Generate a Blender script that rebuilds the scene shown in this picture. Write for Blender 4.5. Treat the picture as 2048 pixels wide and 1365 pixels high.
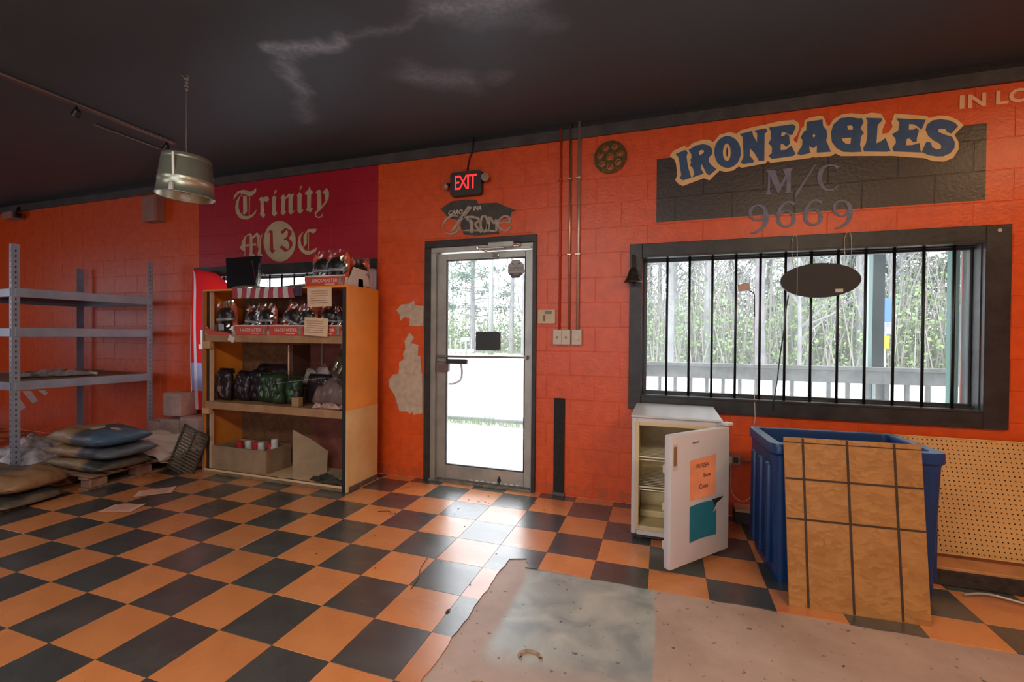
import bpy, bmesh, math, random
from mathutils import Vector, Matrix
random.seed(7)
SC = bpy.context.scene
COL = SC.collection
PI = math.pi
for o in list(bpy.data.objects): bpy.data.objects.remove(o)

# ------------------------------------------------------------------ camera
cam_d = bpy.data.cameras.new('camera'); cam = bpy.data.objects.new('camera', cam_d); COL.objects.link(cam)
Fv = Vector((-0.31739852, 0.94824466, -0.00949986)); Rv = Vector((0.94822756, 0.31747795, 0.00849951)); Uv = Vector((-0.01107561, 0.00631029, 0.99991875))
M = Matrix(((Rv.x, Uv.x, -Fv.x, 0), (Rv.y, Uv.y, -Fv.y, 0), (Rv.z, Uv.z, -Fv.z, 1.3447), (0, 0, 0, 1)))
cam.matrix_world = M
cam_d.sensor_fit = 'HORIZONTAL'; cam_d.sensor_width = 36.0
cam_d.lens = 910.32 * 36.0 / 2048.0
cam_d.shift_y = -0.00077; cam_d.clip_start = 0.05; cam_d.clip_end = 300
SC.camera = cam

# ------------------------------------------------------------------ world, lights, exposure
SC.view_settings.view_transform = 'Standard'; SC.view_settings.look = 'None'
SC.view_settings.gamma = 1.0; SC.view_settings.use_curve_mapping = False
SC.view_settings.exposure = 0.27
W = bpy.data.worlds.new('sky'); SC.world = W; W.use_nodes = True
wn = W.node_tree.nodes; wl_ = W.node_tree.links
bg = wn['Background']
tcw = wn.new('ShaderNodeTexCoord'); nzw = wn.new('ShaderNodeTexNoise'); crw = wn.new('ShaderNodeValToRGB')
nzw.inputs['Scale'].default_value = 2.2; nzw.inputs['Detail'].default_value = 4
crw.color_ramp.elements[0].position = .3; crw.color_ramp.elements[0].color = (.80, .90, 1.0, 1)
crw.color_ramp.elements[1].position = .7; crw.color_ramp.elements[1].color = (.97, .98, 1.0, 1)
wl_.new(tcw.outputs['Generated'], nzw.inputs['Vector']); wl_.new(nzw.outputs['Fac'], crw.inputs['Fac']); wl_.new(crw.outputs['Color'], bg.inputs['Color'])
bg.inputs['Strength'].default_value = 5.8

def area(name, loc, target, sx, sy, power, color, portal=False, spec=1.0):
    d = bpy.data.lights.new(name, 'AREA'); d.shape = 'RECTANGLE'; d.size = sx; d.size_y = sy; d.energy = power; d.color = color
    o = bpy.data.objects.new(name, d); COL.objects.link(o); o.location = loc
    v = Vector(target) - Vector(loc); o.rotation_euler = v.to_track_quat('-Z', 'Y').to_euler()
    d.specular_factor = spec
    if portal: d.cycles.is_portal = True
    return o
area('ceiling_lamp_warm_right', (1.9, -0.2, 3.02), (1.9, 0.2, 0), 1.2, 0.5, 60, (1.0, .76, .50))
area('ceiling_lamp_right_far', (2.9, 2.2, 3.02), (2.2, 2.4, 0), 0.6, 0.4, 14, (1.0, .62, .32))
area('fill_light_middle', (-1.2, -0.3, 3.02), (-1.2, -0.2, 0), 1.4, 0.5, 55, (1.0, .92, .80))  # added fill light, unseen, brightens the floor near the camera
area('fill_light_left', (-4.2, -0.6, 3.02), (-4.0, -0.3, 0), 1.2, 0.5, 15, (1.0, .92, .82))  # unseen fill light added over the left of the room
area('shop_window_left', (-9.7, 0.6, 1.7), (-3, 2.2, 1.3), 2.4, 1.5, 20, (.80, .88, 1.0))
area('shop_window_back', (-1.6, -4.7, 1.6), (-1.6, 3.0, 2.2), 4.4, 1.8, 75, (.84, .91, 1.0))
D = 3.7718
area('portal_door', (-1.53, D+.32, 1.1), (-1.53, 0, 1.1), .85, 2.0, 1, (1, 1, 1), True)
area('portal_window_right', (.89, D+.32, 1.43), (.89, 0, 1.43), 2.2, 1.15, 1, (1, 1, 1), True)
area('portal_window_left', (-3.85, D+.32, 1.43), (-3.85, 0, 1.43), 2.3, 1.15, 1, (1, 1, 1), True)

# ------------------------------------------------------------------ materials
MATS = {}
def mat(name, col, rough=.5, metal=0., noise=0., nscale=8., bump=0., bscale=60., spec=.5, col2=None, ramp=(.35, .65), objrand=0., alpha=None, trans=0., sheen=0., coat=0.):
    if name in MATS: return MATS[name]
    m = bpy.data.materials.new(name); m.use_nodes = True; nt = m.node_tree; N = nt.nodes; L = nt.links
    b = N['Principled BSDF']; b.inputs['Roughness'].default_value = rough; b.inputs['Metallic'].default_value = metal
    b.inputs['Specular IOR Level'].default_value = spec; b.inputs['Base Color'].default_value = (*col, 1)
    if trans: b.inputs['Transmission Weight'].default_value = trans
    if coat: b.inputs['Coat Weight'].default_value = coat
    if alpha is not None: b.inputs['Alpha'].default_value = alpha
    tc = N.new('ShaderNodeTexCoord')
    if noise or col2:
        nz = N.new('ShaderNodeTexNoise'); nz.inputs['Scale'].default_value = nscale; nz.inputs['Detail'].default_value = 5; nz.inputs['Roughness'].default_value = .6
        L.new(tc.outputs['Object'], nz.inputs['Vector'])
        r = N.new('ShaderNodeValToRGB'); r.color_ramp.elements[0].position = ramp[0]; r.color_ramp.elements[1].position = ramp[1]
        if col2: a, c = col, col2
        else:
            a = tuple(max(0, x*(1-noise)) for x in col); c = tuple(min(1, x*(1+noise)) for x in col)
        r.color_ramp.elements[0].color = (*a, 1); r.color_ramp.elements[1].color = (*c, 1)
        L.new(nz.outputs['Fac'], r.inputs['Fac']); out = r.outputs['Color']
        if objrand:
            oi = N.new('ShaderNodeObjectInfo'); mr = N.new('ShaderNodeMapRange'); mr.inputs['To Min'].default_value = 1-objrand; mr.inputs['To Max'].default_value = 1+objrand
            L.new(oi.outputs['Random'], mr.inputs['Value'])
            hs = N.new('ShaderNodeHueSaturation'); L.new(mr.outputs[0], hs.inputs['Value']); L.new(out, hs.inputs['Color']); out = hs.outputs['Color']
        L.new(out, b.inputs['Base Color'])
    if bump:
        n2 = N.new('ShaderNodeTexNoise'); n2.inputs['Scale'].default_value = bscale; n2.inputs['Detail'].default_value = 3
        L.new(tc.outputs['Object'], n2.inputs['Vector'])
        bp = N.new('ShaderNodeBump'); bp.inputs['Strength'].default_value = bump; bp.inputs['Distance'].default_value = .01
        L.new(n2.outputs['Fac'], bp.inputs['Height']); L.new(bp.outputs['Normal'], b.inputs['Normal'])
    MATS[name] = m; return m

ORANGE = (.72, .088, .009); CRIMSON = (.40, .008, .022); BLACKP = (.032, .028, .026)
def wall_mat():
    m = bpy.data.materials.new('painted_block_wall'); m.use_nodes = True; nt = m.node_tree; N = nt.nodes; L = nt.links
    b = N['Principled BSDF']; g = N.new('ShaderNodeNewGeometry'); sx = N.new('ShaderNodeSeparateXYZ'); L.new(g.outputs['Position'], sx.inputs[0])
    nz = N.new('ShaderNodeTexNoise'); nz.inputs['Scale'].default_value = 14; nz.inputs['Detail'].default_value = 4; L.new(g.outputs['Position'], nz.inputs['Vector'])
    def cmp(out, v, op):
        n = N.new('ShaderNodeMath'); n.operation = op; L.new(out, n.inputs[0]); n.inputs[1].default_value = v; return n.outputs[0]
    def mul(a, c):
        n = N.new('ShaderNodeMath'); n.operation = 'MULTIPLY'; L.new(a, n.inputs[0]); L.new(c, n.inputs[1]); return n.outputs[0]
    X, Z = sx.outputs['X'], sx.outputs['Z']
    def rect(x0, x1, z0, z1):
        return mul(mul(cmp(X, x0, 'GREATER_THAN'), cmp(X, x1, 'LESS_THAN')), mul(cmp(Z, z0, 'GREATER_THAN'), cmp(Z, z1, 'LESS_THAN')))
    def mix(f, a, c):
        n = N.new('ShaderNodeMix'); n.data_type = 'RGBA'; L.new(f, n.inputs[0])
        for s, v in ((n.inputs[6], a), (n.inputs[7], c)):
            if isinstance(v, tuple): s.default_value = (*v, 1)
            else: L.new(v, s)
        return n.outputs[2]
    r = N.new('ShaderNodeValToRGB'); r.color_ramp.elements[0].position = .3; r.color_ramp.elements[0].color = (ORANGE[0]*.9, ORANGE[1]*.85, ORANGE[2], 1)
    r.color_ramp.elements[1].position = .7; r.color_ramp.elements[1].color = (ORANGE[0]*1.08, ORANGE[1]*1.12, ORANGE[2], 1); L.new(nz.outputs['Fac'], r.inputs['Fac'])
    c = mix(rect(-5.014, -2.637, 2.09, 3.2), r.outputs['Color'], CRIMSON)
    c = mix(rect(-.072, 1.96, 2.25, 2.748), c, (.040, .026, .020))
    c = mix(cmp(Z, 2.985, 'GREATER_THAN'), c, (.022, .020, .019))
    # scuffs and dirt along the floor
    dirt = mul(cmp(Z, .10, 'LESS_THAN'), cmp(nz.outputs['Fac'], .52, 'GREATER_THAN'))
    n = N.new('ShaderNodeMath'); n.operation = 'MULTIPLY'; L.new(dirt, n.inputs[0]); n.inputs[1].default_value = .35
    c = mix(n.outputs[0], c, (.16, .07, .04))
    L.new(c, b.inputs['Base Color'])
    b.inputs['Roughness'].default_value = .38; b.inputs['Specular IOR Level'].default_value = .6
    n2 = N.new('ShaderNodeTexNoise'); n2.inputs['Scale'].default_value = 45; n2.inputs['Detail'].default_value = 4; L.new(g.outputs['Position'], n2.inputs['Vector'])
    bp = N.new('ShaderNodeBump'); bp.inputs['Strength'].default_value = .35; bp.inputs['Distance'].default_value = .006
    L.new(n2.outputs['Fac'], bp.inputs['Height']); L.new(bp.outputs['Normal'], b.inputs['Normal'])
    return m
M_WALL = wall_mat()

def ceiling_mat():
    m = bpy.data.materials.new('black_ceiling_paint'); m.use_nodes = True; nt = m.node_tree; N = nt.nodes; L = nt.links
    b = N['Principled BSDF']; g = N.new('ShaderNodeNewGeometry')
    nz = N.new('ShaderNodeTexNoise'); nz.inputs['Scale'].default_value = 3.5; nz.inputs['Detail'].default_value = 6; L.new(g.outputs['Position'], nz.inputs['Vector'])
    nzf = N.new('ShaderNodeTexNoise'); nzf.inputs['Scale'].default_value = 35; nzf.inputs['Detail'].default_value = 4; L.new(g.outputs['Position'], nzf.inputs['Vector'])
    # warp position
    ad = N.new('ShaderNodeVectorMath'); ad.operation = 'MULTIPLY_ADD'; L.new(nz.outputs['Color'], ad.inputs[0]); ad.inputs[1].default_value = (.34, .34, 0); 
    sb = N.new('ShaderNodeVectorMath'); sb.operation = 'SUBTRACT'; L.new(g.outputs['Position'], sb.inputs[0]); sb.inputs[1].default_value = (.17, .17, 0); L.new(sb.outputs[0], ad.inputs[2])
    def V(op, a, c=None):
        n = N.new('ShaderNodeVectorMath'); n.operation = op
        for s, v in ((n.inputs[0], a), (n.inputs[1], c)):
            if v is None: continue
            if isinstance(v, (tuple, Vector)): s.default_value = tuple(v)
            else: L.new(v, s)
        return n
    def Mt(op, a, c, clamp=False):
        n = N.new('ShaderNodeMath'); n.operation = op; n.use_clamp = clamp
        for s, v in ((n.inputs[0], a), (n.inputs[1], c)):
            if isinstance(v, (int, float)): s.default_value = v
            else: L.new(v, s)
        return n.outputs[0]
    tot = None  # pale smears below put the ceiling's sheen into its base colour
    sheen_segs = [((-2.34, 2.26), (-1.87, 2.29), .09, 1.0), ((-1.87, 2.29), (-1.3, 2.27), .06, .35), ((-1.2, 2.22), (-.75, 2.30), .20, .75), ((-2.42, 2.34), (-2.55, 2.7), .10, .75), ((-2.55, 2.7), (-2.85, 3.02), .10, .4),
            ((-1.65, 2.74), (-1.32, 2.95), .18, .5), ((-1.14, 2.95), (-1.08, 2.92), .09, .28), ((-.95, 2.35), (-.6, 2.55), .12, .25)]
    for (ax, ay), (bx, by), w, s in sheen_segs:
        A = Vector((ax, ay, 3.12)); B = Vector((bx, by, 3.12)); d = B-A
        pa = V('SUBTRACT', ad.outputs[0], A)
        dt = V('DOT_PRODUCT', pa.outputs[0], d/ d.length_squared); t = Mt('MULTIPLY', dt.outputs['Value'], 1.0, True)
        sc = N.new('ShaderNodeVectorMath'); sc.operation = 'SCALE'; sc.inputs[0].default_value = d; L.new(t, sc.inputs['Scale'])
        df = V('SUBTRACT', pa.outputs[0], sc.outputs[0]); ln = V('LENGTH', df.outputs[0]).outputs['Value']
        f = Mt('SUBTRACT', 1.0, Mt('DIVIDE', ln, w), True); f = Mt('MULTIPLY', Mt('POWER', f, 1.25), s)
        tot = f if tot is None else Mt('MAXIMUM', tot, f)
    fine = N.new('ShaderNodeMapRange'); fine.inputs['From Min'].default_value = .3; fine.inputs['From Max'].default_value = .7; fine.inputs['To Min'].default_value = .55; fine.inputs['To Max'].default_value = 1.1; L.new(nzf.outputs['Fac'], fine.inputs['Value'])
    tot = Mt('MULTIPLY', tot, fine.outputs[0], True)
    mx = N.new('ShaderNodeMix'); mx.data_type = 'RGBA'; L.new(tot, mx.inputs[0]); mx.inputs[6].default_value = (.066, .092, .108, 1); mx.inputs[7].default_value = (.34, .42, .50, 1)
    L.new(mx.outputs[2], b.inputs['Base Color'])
    b.inputs['Roughness'].default_value = .5; b.inputs['Specular IOR Level'].default_value = .35
    bp = N.new('ShaderNodeBump'); bp.inputs['Strength'].default_value = .25; bp.inputs['Distance'].default_value = .004; L.new(nzf.outputs['Fac'], bp.inputs['Height']); L.new(bp.outputs['Normal'], b.inputs['Normal'])
    return m
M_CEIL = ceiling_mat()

def tile_mat(name, c1, c2):
    m = mat(name, c1, rough=.3, col2=c2, nscale=3.0, ramp=(.3, .7), objrand=.10, spec=.95, coat=.45)
    m.node_tree.nodes['Principled BSDF'].inputs['Coat Roughness'].default_value = .27
    nt = m.node_tree; N = nt.nodes; L = nt.links; b = N['Principled BSDF']
    g = N.new('ShaderNodeNewGeometry')
    # scuff streaks and dull traffic wear in the wax
    mp = N.new('ShaderNodeMapping'); mp.inputs['Rotation'].default_value = (0, 0, .5); mp.inputs['Scale'].default_value = (1.0, 2.6, 1); L.new(g.outputs['Position'], mp.inputs['Vector'])
    ns = N.new('ShaderNodeTexNoise'); ns.inputs['Scale'].default_value = 2.2; ns.inputs['Detail'].default_value = 5; L.new(mp.outputs[0], ns.inputs['Vector'])
    rr = N.new('ShaderNodeMapRange'); rr.inputs['From Min'].default_value = .3; rr.inputs['From Max'].default_value = .75; rr.inputs['To Min'].default_value = .22; rr.inputs['To Max'].default_value = .38; L.new(ns.outputs['Fac'], rr.inputs['Value']); L.new(rr.outputs[0], b.inputs['Roughness'])
    old = b.inputs['Base Color'].links[0].from_socket
    nd = N.new('ShaderNodeTexNoise'); nd.inputs['Scale'].default_value = 1.6; nd.inputs['Detail'].default_value = 7; nd.inputs['Roughness'].default_value = .65; L.new(g.outputs['Position'], nd.inputs['Vector'])
    dr = N.new('ShaderNodeMapRange'); dr.inputs['From Min'].default_value = .5; dr.inputs['From Max'].default_value = .8; dr.inputs['To Max'].default_value = .4; L.new(nd.outputs['Fac'], dr.inputs['Value'])
    nf = N.new('ShaderNodeTexNoise'); nf.inputs['Scale'].default_value = 9; nf.inputs['Detail'].default_value = 6; nf.inputs['Distortion'].default_value = 2.; L.new(mp.outputs[0], nf.inputs['Vector'])
    fr = N.new('ShaderNodeMapRange'); fr.inputs['From Min'].default_value = .68; fr.inputs['From Max'].default_value = .74; fr.inputs['To Max'].default_value = .05; L.new(nf.outputs['Fac'], fr.inputs['Value'])
    ad = N.new('ShaderNodeMath'); ad.operation = 'ADD'; L.new(dr.outputs[0], ad.inputs[0]); L.new(fr.outputs[0], ad.inputs[1])
    mx = N.new('ShaderNodeMix'); mx.data_type = 'RGBA'; L.new(ad.outputs[0], mx.inputs[0]); L.new(old, mx.inputs[6]); mx.inputs[7].default_value = (.22, .16, .13, 1)
    L.new(mx.outputs[2], b.inputs['Base Color'])
    return m
M_TO = tile_mat('orange_vinyl_tile', (.58, .20, .065), (.70, .265, .09))
M_TD = tile_mat('charcoal_vinyl_tile', (.036, .042, .044), (.068, .074, .074))

def concrete_mat():
    m = bpy.data.materials.new('stripped_concrete_floor'); m.use_nodes = True; nt = m.node_tree; N = nt.nodes; L = nt.links
    b = N['Principled BSDF']; g = N.new('ShaderNodeNewGeometry'); sx = N.new('ShaderNodeSeparateXYZ')
    nz = N.new('ShaderNodeTexNoise'); nz.inputs['Scale'].default_value = 2.6; nz.inputs['Detail'].default_value = 8; nz.inputs['Roughness'].default_value = .62; L.new(g.outputs['Position'], nz.inputs['Vector'])
    wv = N.new('ShaderNodeVectorMath'); wv.operation = 'MULTIPLY_ADD'; L.new(nz.outputs['Color'], wv.inputs[0]); wv.inputs[1].default_value = (.05, .09, 0); L.new(g.outputs['Position'], wv.inputs[2]); L.new(wv.outputs[0], sx.inputs[0])
    def sm(out, a, c):
        n = N.new('ShaderNodeMapRange'); n.interpolation_type = 'SMOOTHSTEP'; n.inputs['From Min'].default_value = a; n.inputs['From Max'].default_value = c; L.new(out, n.inputs['Value']); return n.outputs[0]
    def mul(a, c):
        n = N.new('ShaderNodeMath'); n.operation = 'MULTIPLY'; L.new(a, n.inputs[0]); L.new(c, n.inputs[1]); return n.outputs[0]
    X, Y = sx.outputs['X'], sx.outputs['Y']
    patch = mul(mul(sm(X, -.72, -.66), sm(X, .005, -.015)), sm(Y, 1.72, 1.95))
    r1 = N.new('ShaderNodeValToRGB'); r1.color_ramp.elements[0].position = .3; r1.color_ramp.elements[0].color = (.36, .245, .205, 1); r1.color_ramp.elements[1].position = .72; r1.color_ramp.elements[1].color = (.52, .385, .33, 1); L.new(nz.outputs['Fac'], r1.inputs['Fac'])
    r2 = N.new('ShaderNodeValToRGB'); r2.color_ramp.elements[0].position = .35; r2.color_ramp.elements[0].color = (.24, .27, .28, 1); r2.color_ramp.elements[1].position = .68; r2.color_ramp.elements[1].color = (.46, .47, .44, 1)
    n3 = N.new('ShaderNodeTexNoise'); n3.inputs['Scale'].default_value = 4.2; n3.inputs['Detail'].default_value = 6; n3.inputs['Distortion'].default_value = .8; L.new(g.outputs['Position'], n3.inputs['Vector']); L.new(n3.outputs['Fac'], r2.inputs['Fac'])
    mx = N.new('ShaderNodeMix'); mx.data_type = 'RGBA'; L.new(patch, mx.inputs[0]); L.new(r1.outputs[0], mx.inputs[6]); L.new(r2.outputs[0], mx.inputs[7])
    n4 = N.new('ShaderNodeTexNoise'); n4.inputs['Scale'].default_value = 30; n4.inputs['Detail'].default_value = 3; L.new(g.outputs['Position'], n4.inputs['Vector'])
    sp = sm(n4.outputs['Fac'], .66, .74)
    m2 = N.new('ShaderNodeMix'); m2.data_type = 'RGBA'; L.new(sp, m2.inputs[0]); L.new(mx.outputs[2], m2.inputs[6]); m2.inputs[7].default_value = (.11, .075, .06, 1)
    L.new(m2.outputs[2], b.inputs['Base Color'])
    rg = N.new('ShaderNodeMapRange'); L.new(patch, rg.inputs['Value']); rg.inputs['To Min'].default_value = .55; rg.inputs['To Max'].default_value = .36; L.new(rg.outputs[0], b.inputs['Roughness'])
    bp = N.new('ShaderNodeBump'); bp.inputs['Strength'].default_value = .3; bp.inputs['Distance'].default_value = .008; L.new(nz.outputs['Fac'], bp.inputs['Height']); L.new(bp.outputs['Normal'], b.inputs['Normal'])
    return m
M_CONC = concrete_mat()

def glass_mat(name, haze=.05, tint=(1, 1, 1)):
    m = bpy.data.materials.new(name); m.use_nodes = True; nt = m.node_tree; N = nt.nodes; L = nt.links; N.remove(N['Principled BSDF'])
    out = N['Material Output']; tr = N.new('ShaderNodeBsdfTransparent'); tr.inputs[0].default_value = (*tint, 1)
    gl = N.new('ShaderNodeBsdfGlossy'); gl.inputs['Roughness'].default_value = .02
    fr = N.new('ShaderNodeFresnel'); fr.inputs['IOR'].default_value = 1.45
    m1 = N.new('ShaderNodeMixShader'); geo = N.new('ShaderNodeNewGeometry'); iv = N.new('ShaderNodeMath'); iv.operation = 'SUBTRACT'; iv.inputs[0].default_value = 1; L.new(geo.outputs['Backfacing'], iv.inputs[1]); mf = N.new('ShaderNodeMath'); mf.operation = 'MULTIPLY'; L.new(fr.outputs[0], mf.inputs[0]); L.new(iv.outputs[0], mf.inputs[1]); L.new(mf.outputs[0], m1.inputs[0]); L.new(tr.outputs[0], m1.inputs[1]); L.new(gl.outputs[0], m1.inputs[2])
    tl = N.new('ShaderNodeBsdfTranslucent'); tl.inputs[0].default_value = (.9, .93, .95, 1)
    tc = N.new('ShaderNodeTexCoord'); nz = N.new('ShaderNodeTexNoise'); nz.inputs['Scale'].default_value = 2.; nz.inputs['Detail'].default_value = 5; L.new(tc.outputs['Object'], nz.inputs['Vector'])
    mr = N.new('ShaderNodeMapRange'); mr.inputs['From Min'].default_value = .3; mr.inputs['From Max'].default_value = .7; mr.inputs['To Min'].default_value = haze*.7; mr.inputs['To Max'].default_value = haze*1.3; L.new(nz.outputs['Fac'], mr.inputs['Value'])
    m2 = N.new('ShaderNodeMixShader'); L.new(mr.outputs[0], m2.inputs[0]); L.new(m1.outputs[0], m2.inputs[1]); L.new(tl.outputs[0], m2.inputs[2]); L.new(m2.outputs[0], out.inputs['Surface'])
    MATS[name] = m; return m
M_GLASS = glass_mat('hazed_window_glass', .045)  # haze added in the glass to pale the view, standing in for glare
M_CGLASS = glass_mat('case_glass', .015)
M_CLEAR = glass_mat('clear_plastic_film', .05)

def cloth_mat(name, col, tl=.5):
    m = bpy.data.materials.new(name); m.use_nodes = True; nt = m.node_tree; N = nt.nodes; L = nt.links; b = N['Principled BSDF']; b.inputs['Base Color'].default_value = (*col, 1); b.inputs['Roughness'].default_value = .7
    t = N.new('ShaderNodeBsdfTranslucent'); t.inputs[0].default_value = (*col, 1); mx = N.new('ShaderNodeMixShader'); mx.inputs[0].default_value = tl
    L.new(b.outputs[0], mx.inputs[1]); L.new(t.outputs[0], mx.inputs[2]); L.new(mx.outputs[0], N['Material Output'].inputs['Surface']); return m

def leaf_mat(name, a, c):
    m = mat(name, a, rough=.8, col2=c, nscale=1.2, ramp=(.3, .7), objrand=.15, spec=.1); return m

def emis(name, col, s):
    m = bpy.data.materials.new(name); m.use_nodes = True; b = m.node_tree.nodes['Principled BSDF']
    b.inputs['Base Color'].default_value = (*col, 1); b.inputs['Emission Color'].default_value = (*col, 1); b.inputs['Emission Strength'].default_value = s; return m

# ------------------------------------------------------------------ mesh helpers
def B(): return bmesh.new()
def box(bm, x0, x1, y0, y1, z0, z1, bev=0., mtx=None):
    r = bmesh.ops.create_cube(bm, size=1.0); vs = r['verts']
    for v in vs:
        v.co = Vector((x0 + (v.co.x+.5)*(x1-x0), y0 + (v.co.y+.5)*(y1-y0), z0 + (v.co.z+.5)*(z1-z0)))
    if bev > 0:
        es = list({e for v in vs for e in v.link_edges})
        rr = bmesh.ops.bevel(bm, geom=es, offset=bev, segments=2 if bev > .006 else 1, affect='EDGES', profile=.5)
        vs = list({v for f in rr['faces'] for v in f.verts} | {v for v in vs if v.is_valid})
    if mtx is not None:
        for v in vs: v.co = mtx @ v.co
    return vs
def prism(bm, pts, y0, y1, mi=0):
    """polygon in the X-Z plane extruded along Y (y0 = front, towards the room)"""
    from mathutils.geometry import delaunay_2d_cdt
    V2, E2, F2, *_ = delaunay_2d_cdt([Vector(p) for p in pts], [], [list(range(len(pts)))], 1, 1e-6)
    A = [bm.verts.new((v.x, y0, v.y)) for v in V2]; cnt = {}; fs = []
    flat = abs(y1-y0) < 1e-6
    Bk = None if flat else [bm.verts.new((v.x, y1, v.y)) for v in V2]
    for f in F2:
        fs.append(bm.faces.new([A[i] for i in f]))
        if not flat: fs.append(bm.faces.new([Bk[i] for i in f][::-1]))
        for i in range(len(f)):
            k = tuple(sorted((f[i], f[(i+1) % len(f)]))); cnt[k] = cnt.get(k, 0)+1
    if not flat:
        for (i, j), c in cnt.items():
            if c == 1: fs.append(bm.faces.new((A[i], A[j], Bk[j], Bk[i])))
    for v in [v for v in A+(Bk or []) if not v.link_faces]: bm.verts.remove(v)
    for f in fs: f.material_index = mi
    return fs
def prism_h(bm, pts, z0, z1):
    a = [bm.verts.new((x, y, z1)) for x, y in pts]; b = [bm.verts.new((x, y, z0)) for x, y in pts]; n = len(pts)
    bm.faces.new(a); bm.faces.new(b[::-1])
    for i in range(n): bm.faces.new((a[i], b[i], b[(i+1) % n], a[(i+1) % n]))
def tube(bm, pts, r, seg=8, rs=None, cap=True):
    pts = [Vector(p) for p in pts]; rings = []; up = Vector((0, 0, 1))
    for i, p in enumerate(pts):
        d = (pts[min(i+1, len(pts)-1)] - pts[max(i-1, 0)])
        d = d.normalized() if d.length > 1e-9 else Vector((0, 0, 1))
        a = d.cross(up if abs(d.z) < .95 else Vector((1, 0, 0))).normalized(); b = d.cross(a)
        rr = rs[i] if rs else r
        rings.append([bm.verts.new(p + (a*math.cos(t*2*PI/seg) + b*math.sin(t*2*PI/seg))*rr) for t in range(seg)])
    for i in range(len(rings)-1):
        for t in range(seg):
            bm.faces.new((rings[i][t], rings[i][(t+1) % seg], rings[i+1][(t+1) % seg], rings[i+1][t]))
    if cap:
        bm.faces.new(rings[0][::-1]); bm.faces.new(rings[-1])
def lathe(bm, prof, seg=24, c=(0, 0, 0), mtx=None, closed=False):
    rings = []
    for r, z in prof:
        rings.append([bm.verts.new((c[0]+r*math.cos(t*2*PI/seg), c[1]+r*math.sin(t*2*PI/seg), c[2]+z)) for t in range(seg)])
    for i in range(len(rings)-1):
        for t in range(seg): bm.faces.new((rings[i][t], rings[i][(t+1) % seg], rings[i+1][(t+1) % seg], rings[i+1][t]))
    if not closed:
        if prof[0][0] > 1e-6: bm.faces.new(rings[0][::-1])
        if prof[-1][0] > 1e-6: bm.faces.new(rings[-1])
    if mtx is not None:
        for r in rings:
            for v in r: v.co = mtx @ v.co
def smooth_path(pts, k=6):
    P = []; n = len(pts); pts = [Vector(p) for p in pts]
    for i in range(n-1):
        p0, p1, p2, p3 = pts[max(0, i-1)], pts[i], pts[i+1], pts[min(n-1, i+2)]
        for j in range(k):
            t = j/k; P.append(.5*((2*p1)+(-p0+p2)*t+(2*p0-5*p1+4*p2-p3)*t*t+(-p0+3*p1-3*p2+p3)*t**3))
    P.append(pts[-1]); return P
def pillow(bm, w, d, h, nx=16, ny=12, seed=0, crumple=.06, pw=4., flat=.35, mtx=None):
    """a filled sack: two bulged sheets sewn at the rim, base at z=0"""
    rnd = random.Random(seed); ph = [rnd.uniform(0, 6.28) for _ in range(8)]
    def P(i, j, s):
        u = -1+2*i/nx; v = -1+2*j/ny
        f = (max(0, 1-abs(u)**pw)**.42)*(max(0, 1-abs(v)**pw)**.42)
        pin = 1-.06*(1-abs(u*u*v*v))*0
        x = u*w/2*(1-.05*(v*v))*(1); y = v*d/2*(1-.05*(u*u))
        wr = crumple*h*(math.sin(5*u+3*v+ph[0])+math.sin(9*v-4*u+ph[1])*.6+math.sin(13*u+7*v+ph[2])*.5)
        z = h*flat + s*(h*(1-flat) if s > 0 else h*flat)*f + (wr*(.3+f) if s > 0 else 0)
        return Vector((x, y, max(0, z)))
    top = [[bm.verts.new(P(i, j, 1)) for j in range(ny+1)] for i in range(nx+1)]
    bot = [[(top[i][j] if i in (0, nx) or j in (0, ny) else bm.verts.new(P(i, j, -1))) for j in range(ny+1)] for i in range(nx+1)]
    for i in range(nx):
        for j in range(ny):
            bm.faces.new((top[i][j], top[i+1][j], top[i+1][j+1], top[i][j+1]))
            try: bm.faces.new((bot[i][j], bot[i][j+1], bot[i+1][j+1], bot[i+1][j]))
            except ValueError: pass
    if mtx is not None:
        for v in bm.verts: v.co = mtx @ v.co
def sheet(bm, fn, nx, ny, th=0):
    g = [[bm.verts.new(fn(i/nx, j/ny)) for j in range(ny+1)] for i in range(nx+1)]; fs = []
    for i in range(nx):
        for j in range(ny): fs.append((i, j, bm.faces.new((g[i][j], g[i+1][j], g[i+1][j+1], g[i][j+1]))))
    return fs
def finish(bm, smooth=False):
    ng = [f for f in bm.faces if len(f.verts) > 4]
    if ng: bmesh.ops.triangulate(bm, faces=ng)
    bmesh.ops.recalc_face_normals(bm, faces=bm.faces)
    if smooth:
        for f in bm.faces: f.smooth = True
def obj(name, bm, m, parent=None, smooth=False, kind=None, label=None, loc=None, auto=False):
    finish(bm, smooth or auto)
    me = bpy.data.meshes.new(name)
    if auto:
        for e in bm.edges:
            if len(e.link_faces) == 2 and e.calc_face_angle(0) > .6: e.smooth = False
    bm.to_mesh(me); bm.free()
    for mm in (m if isinstance(m, (list, tuple)) else [m]): me.materials.append(mm)
    o = bpy.data.objects.new(name, me); COL.objects.link(o)
    if parent: o.parent = parent
    if kind: o['kind'] = kind
    if label: o['label'] = label
    if loc: o.location = loc
    return o
def mobj(name, me, parent=None, loc=None):
    o = bpy.data.objects.new(name, me); COL.objects.link(o)
    if parent: o.parent = parent
    if loc: o.location = loc
    return o
def tag(o, label, cat, group=None):
    o['label'] = label; o['category'] = cat
    if group: o['group'] = group
    return o
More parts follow.
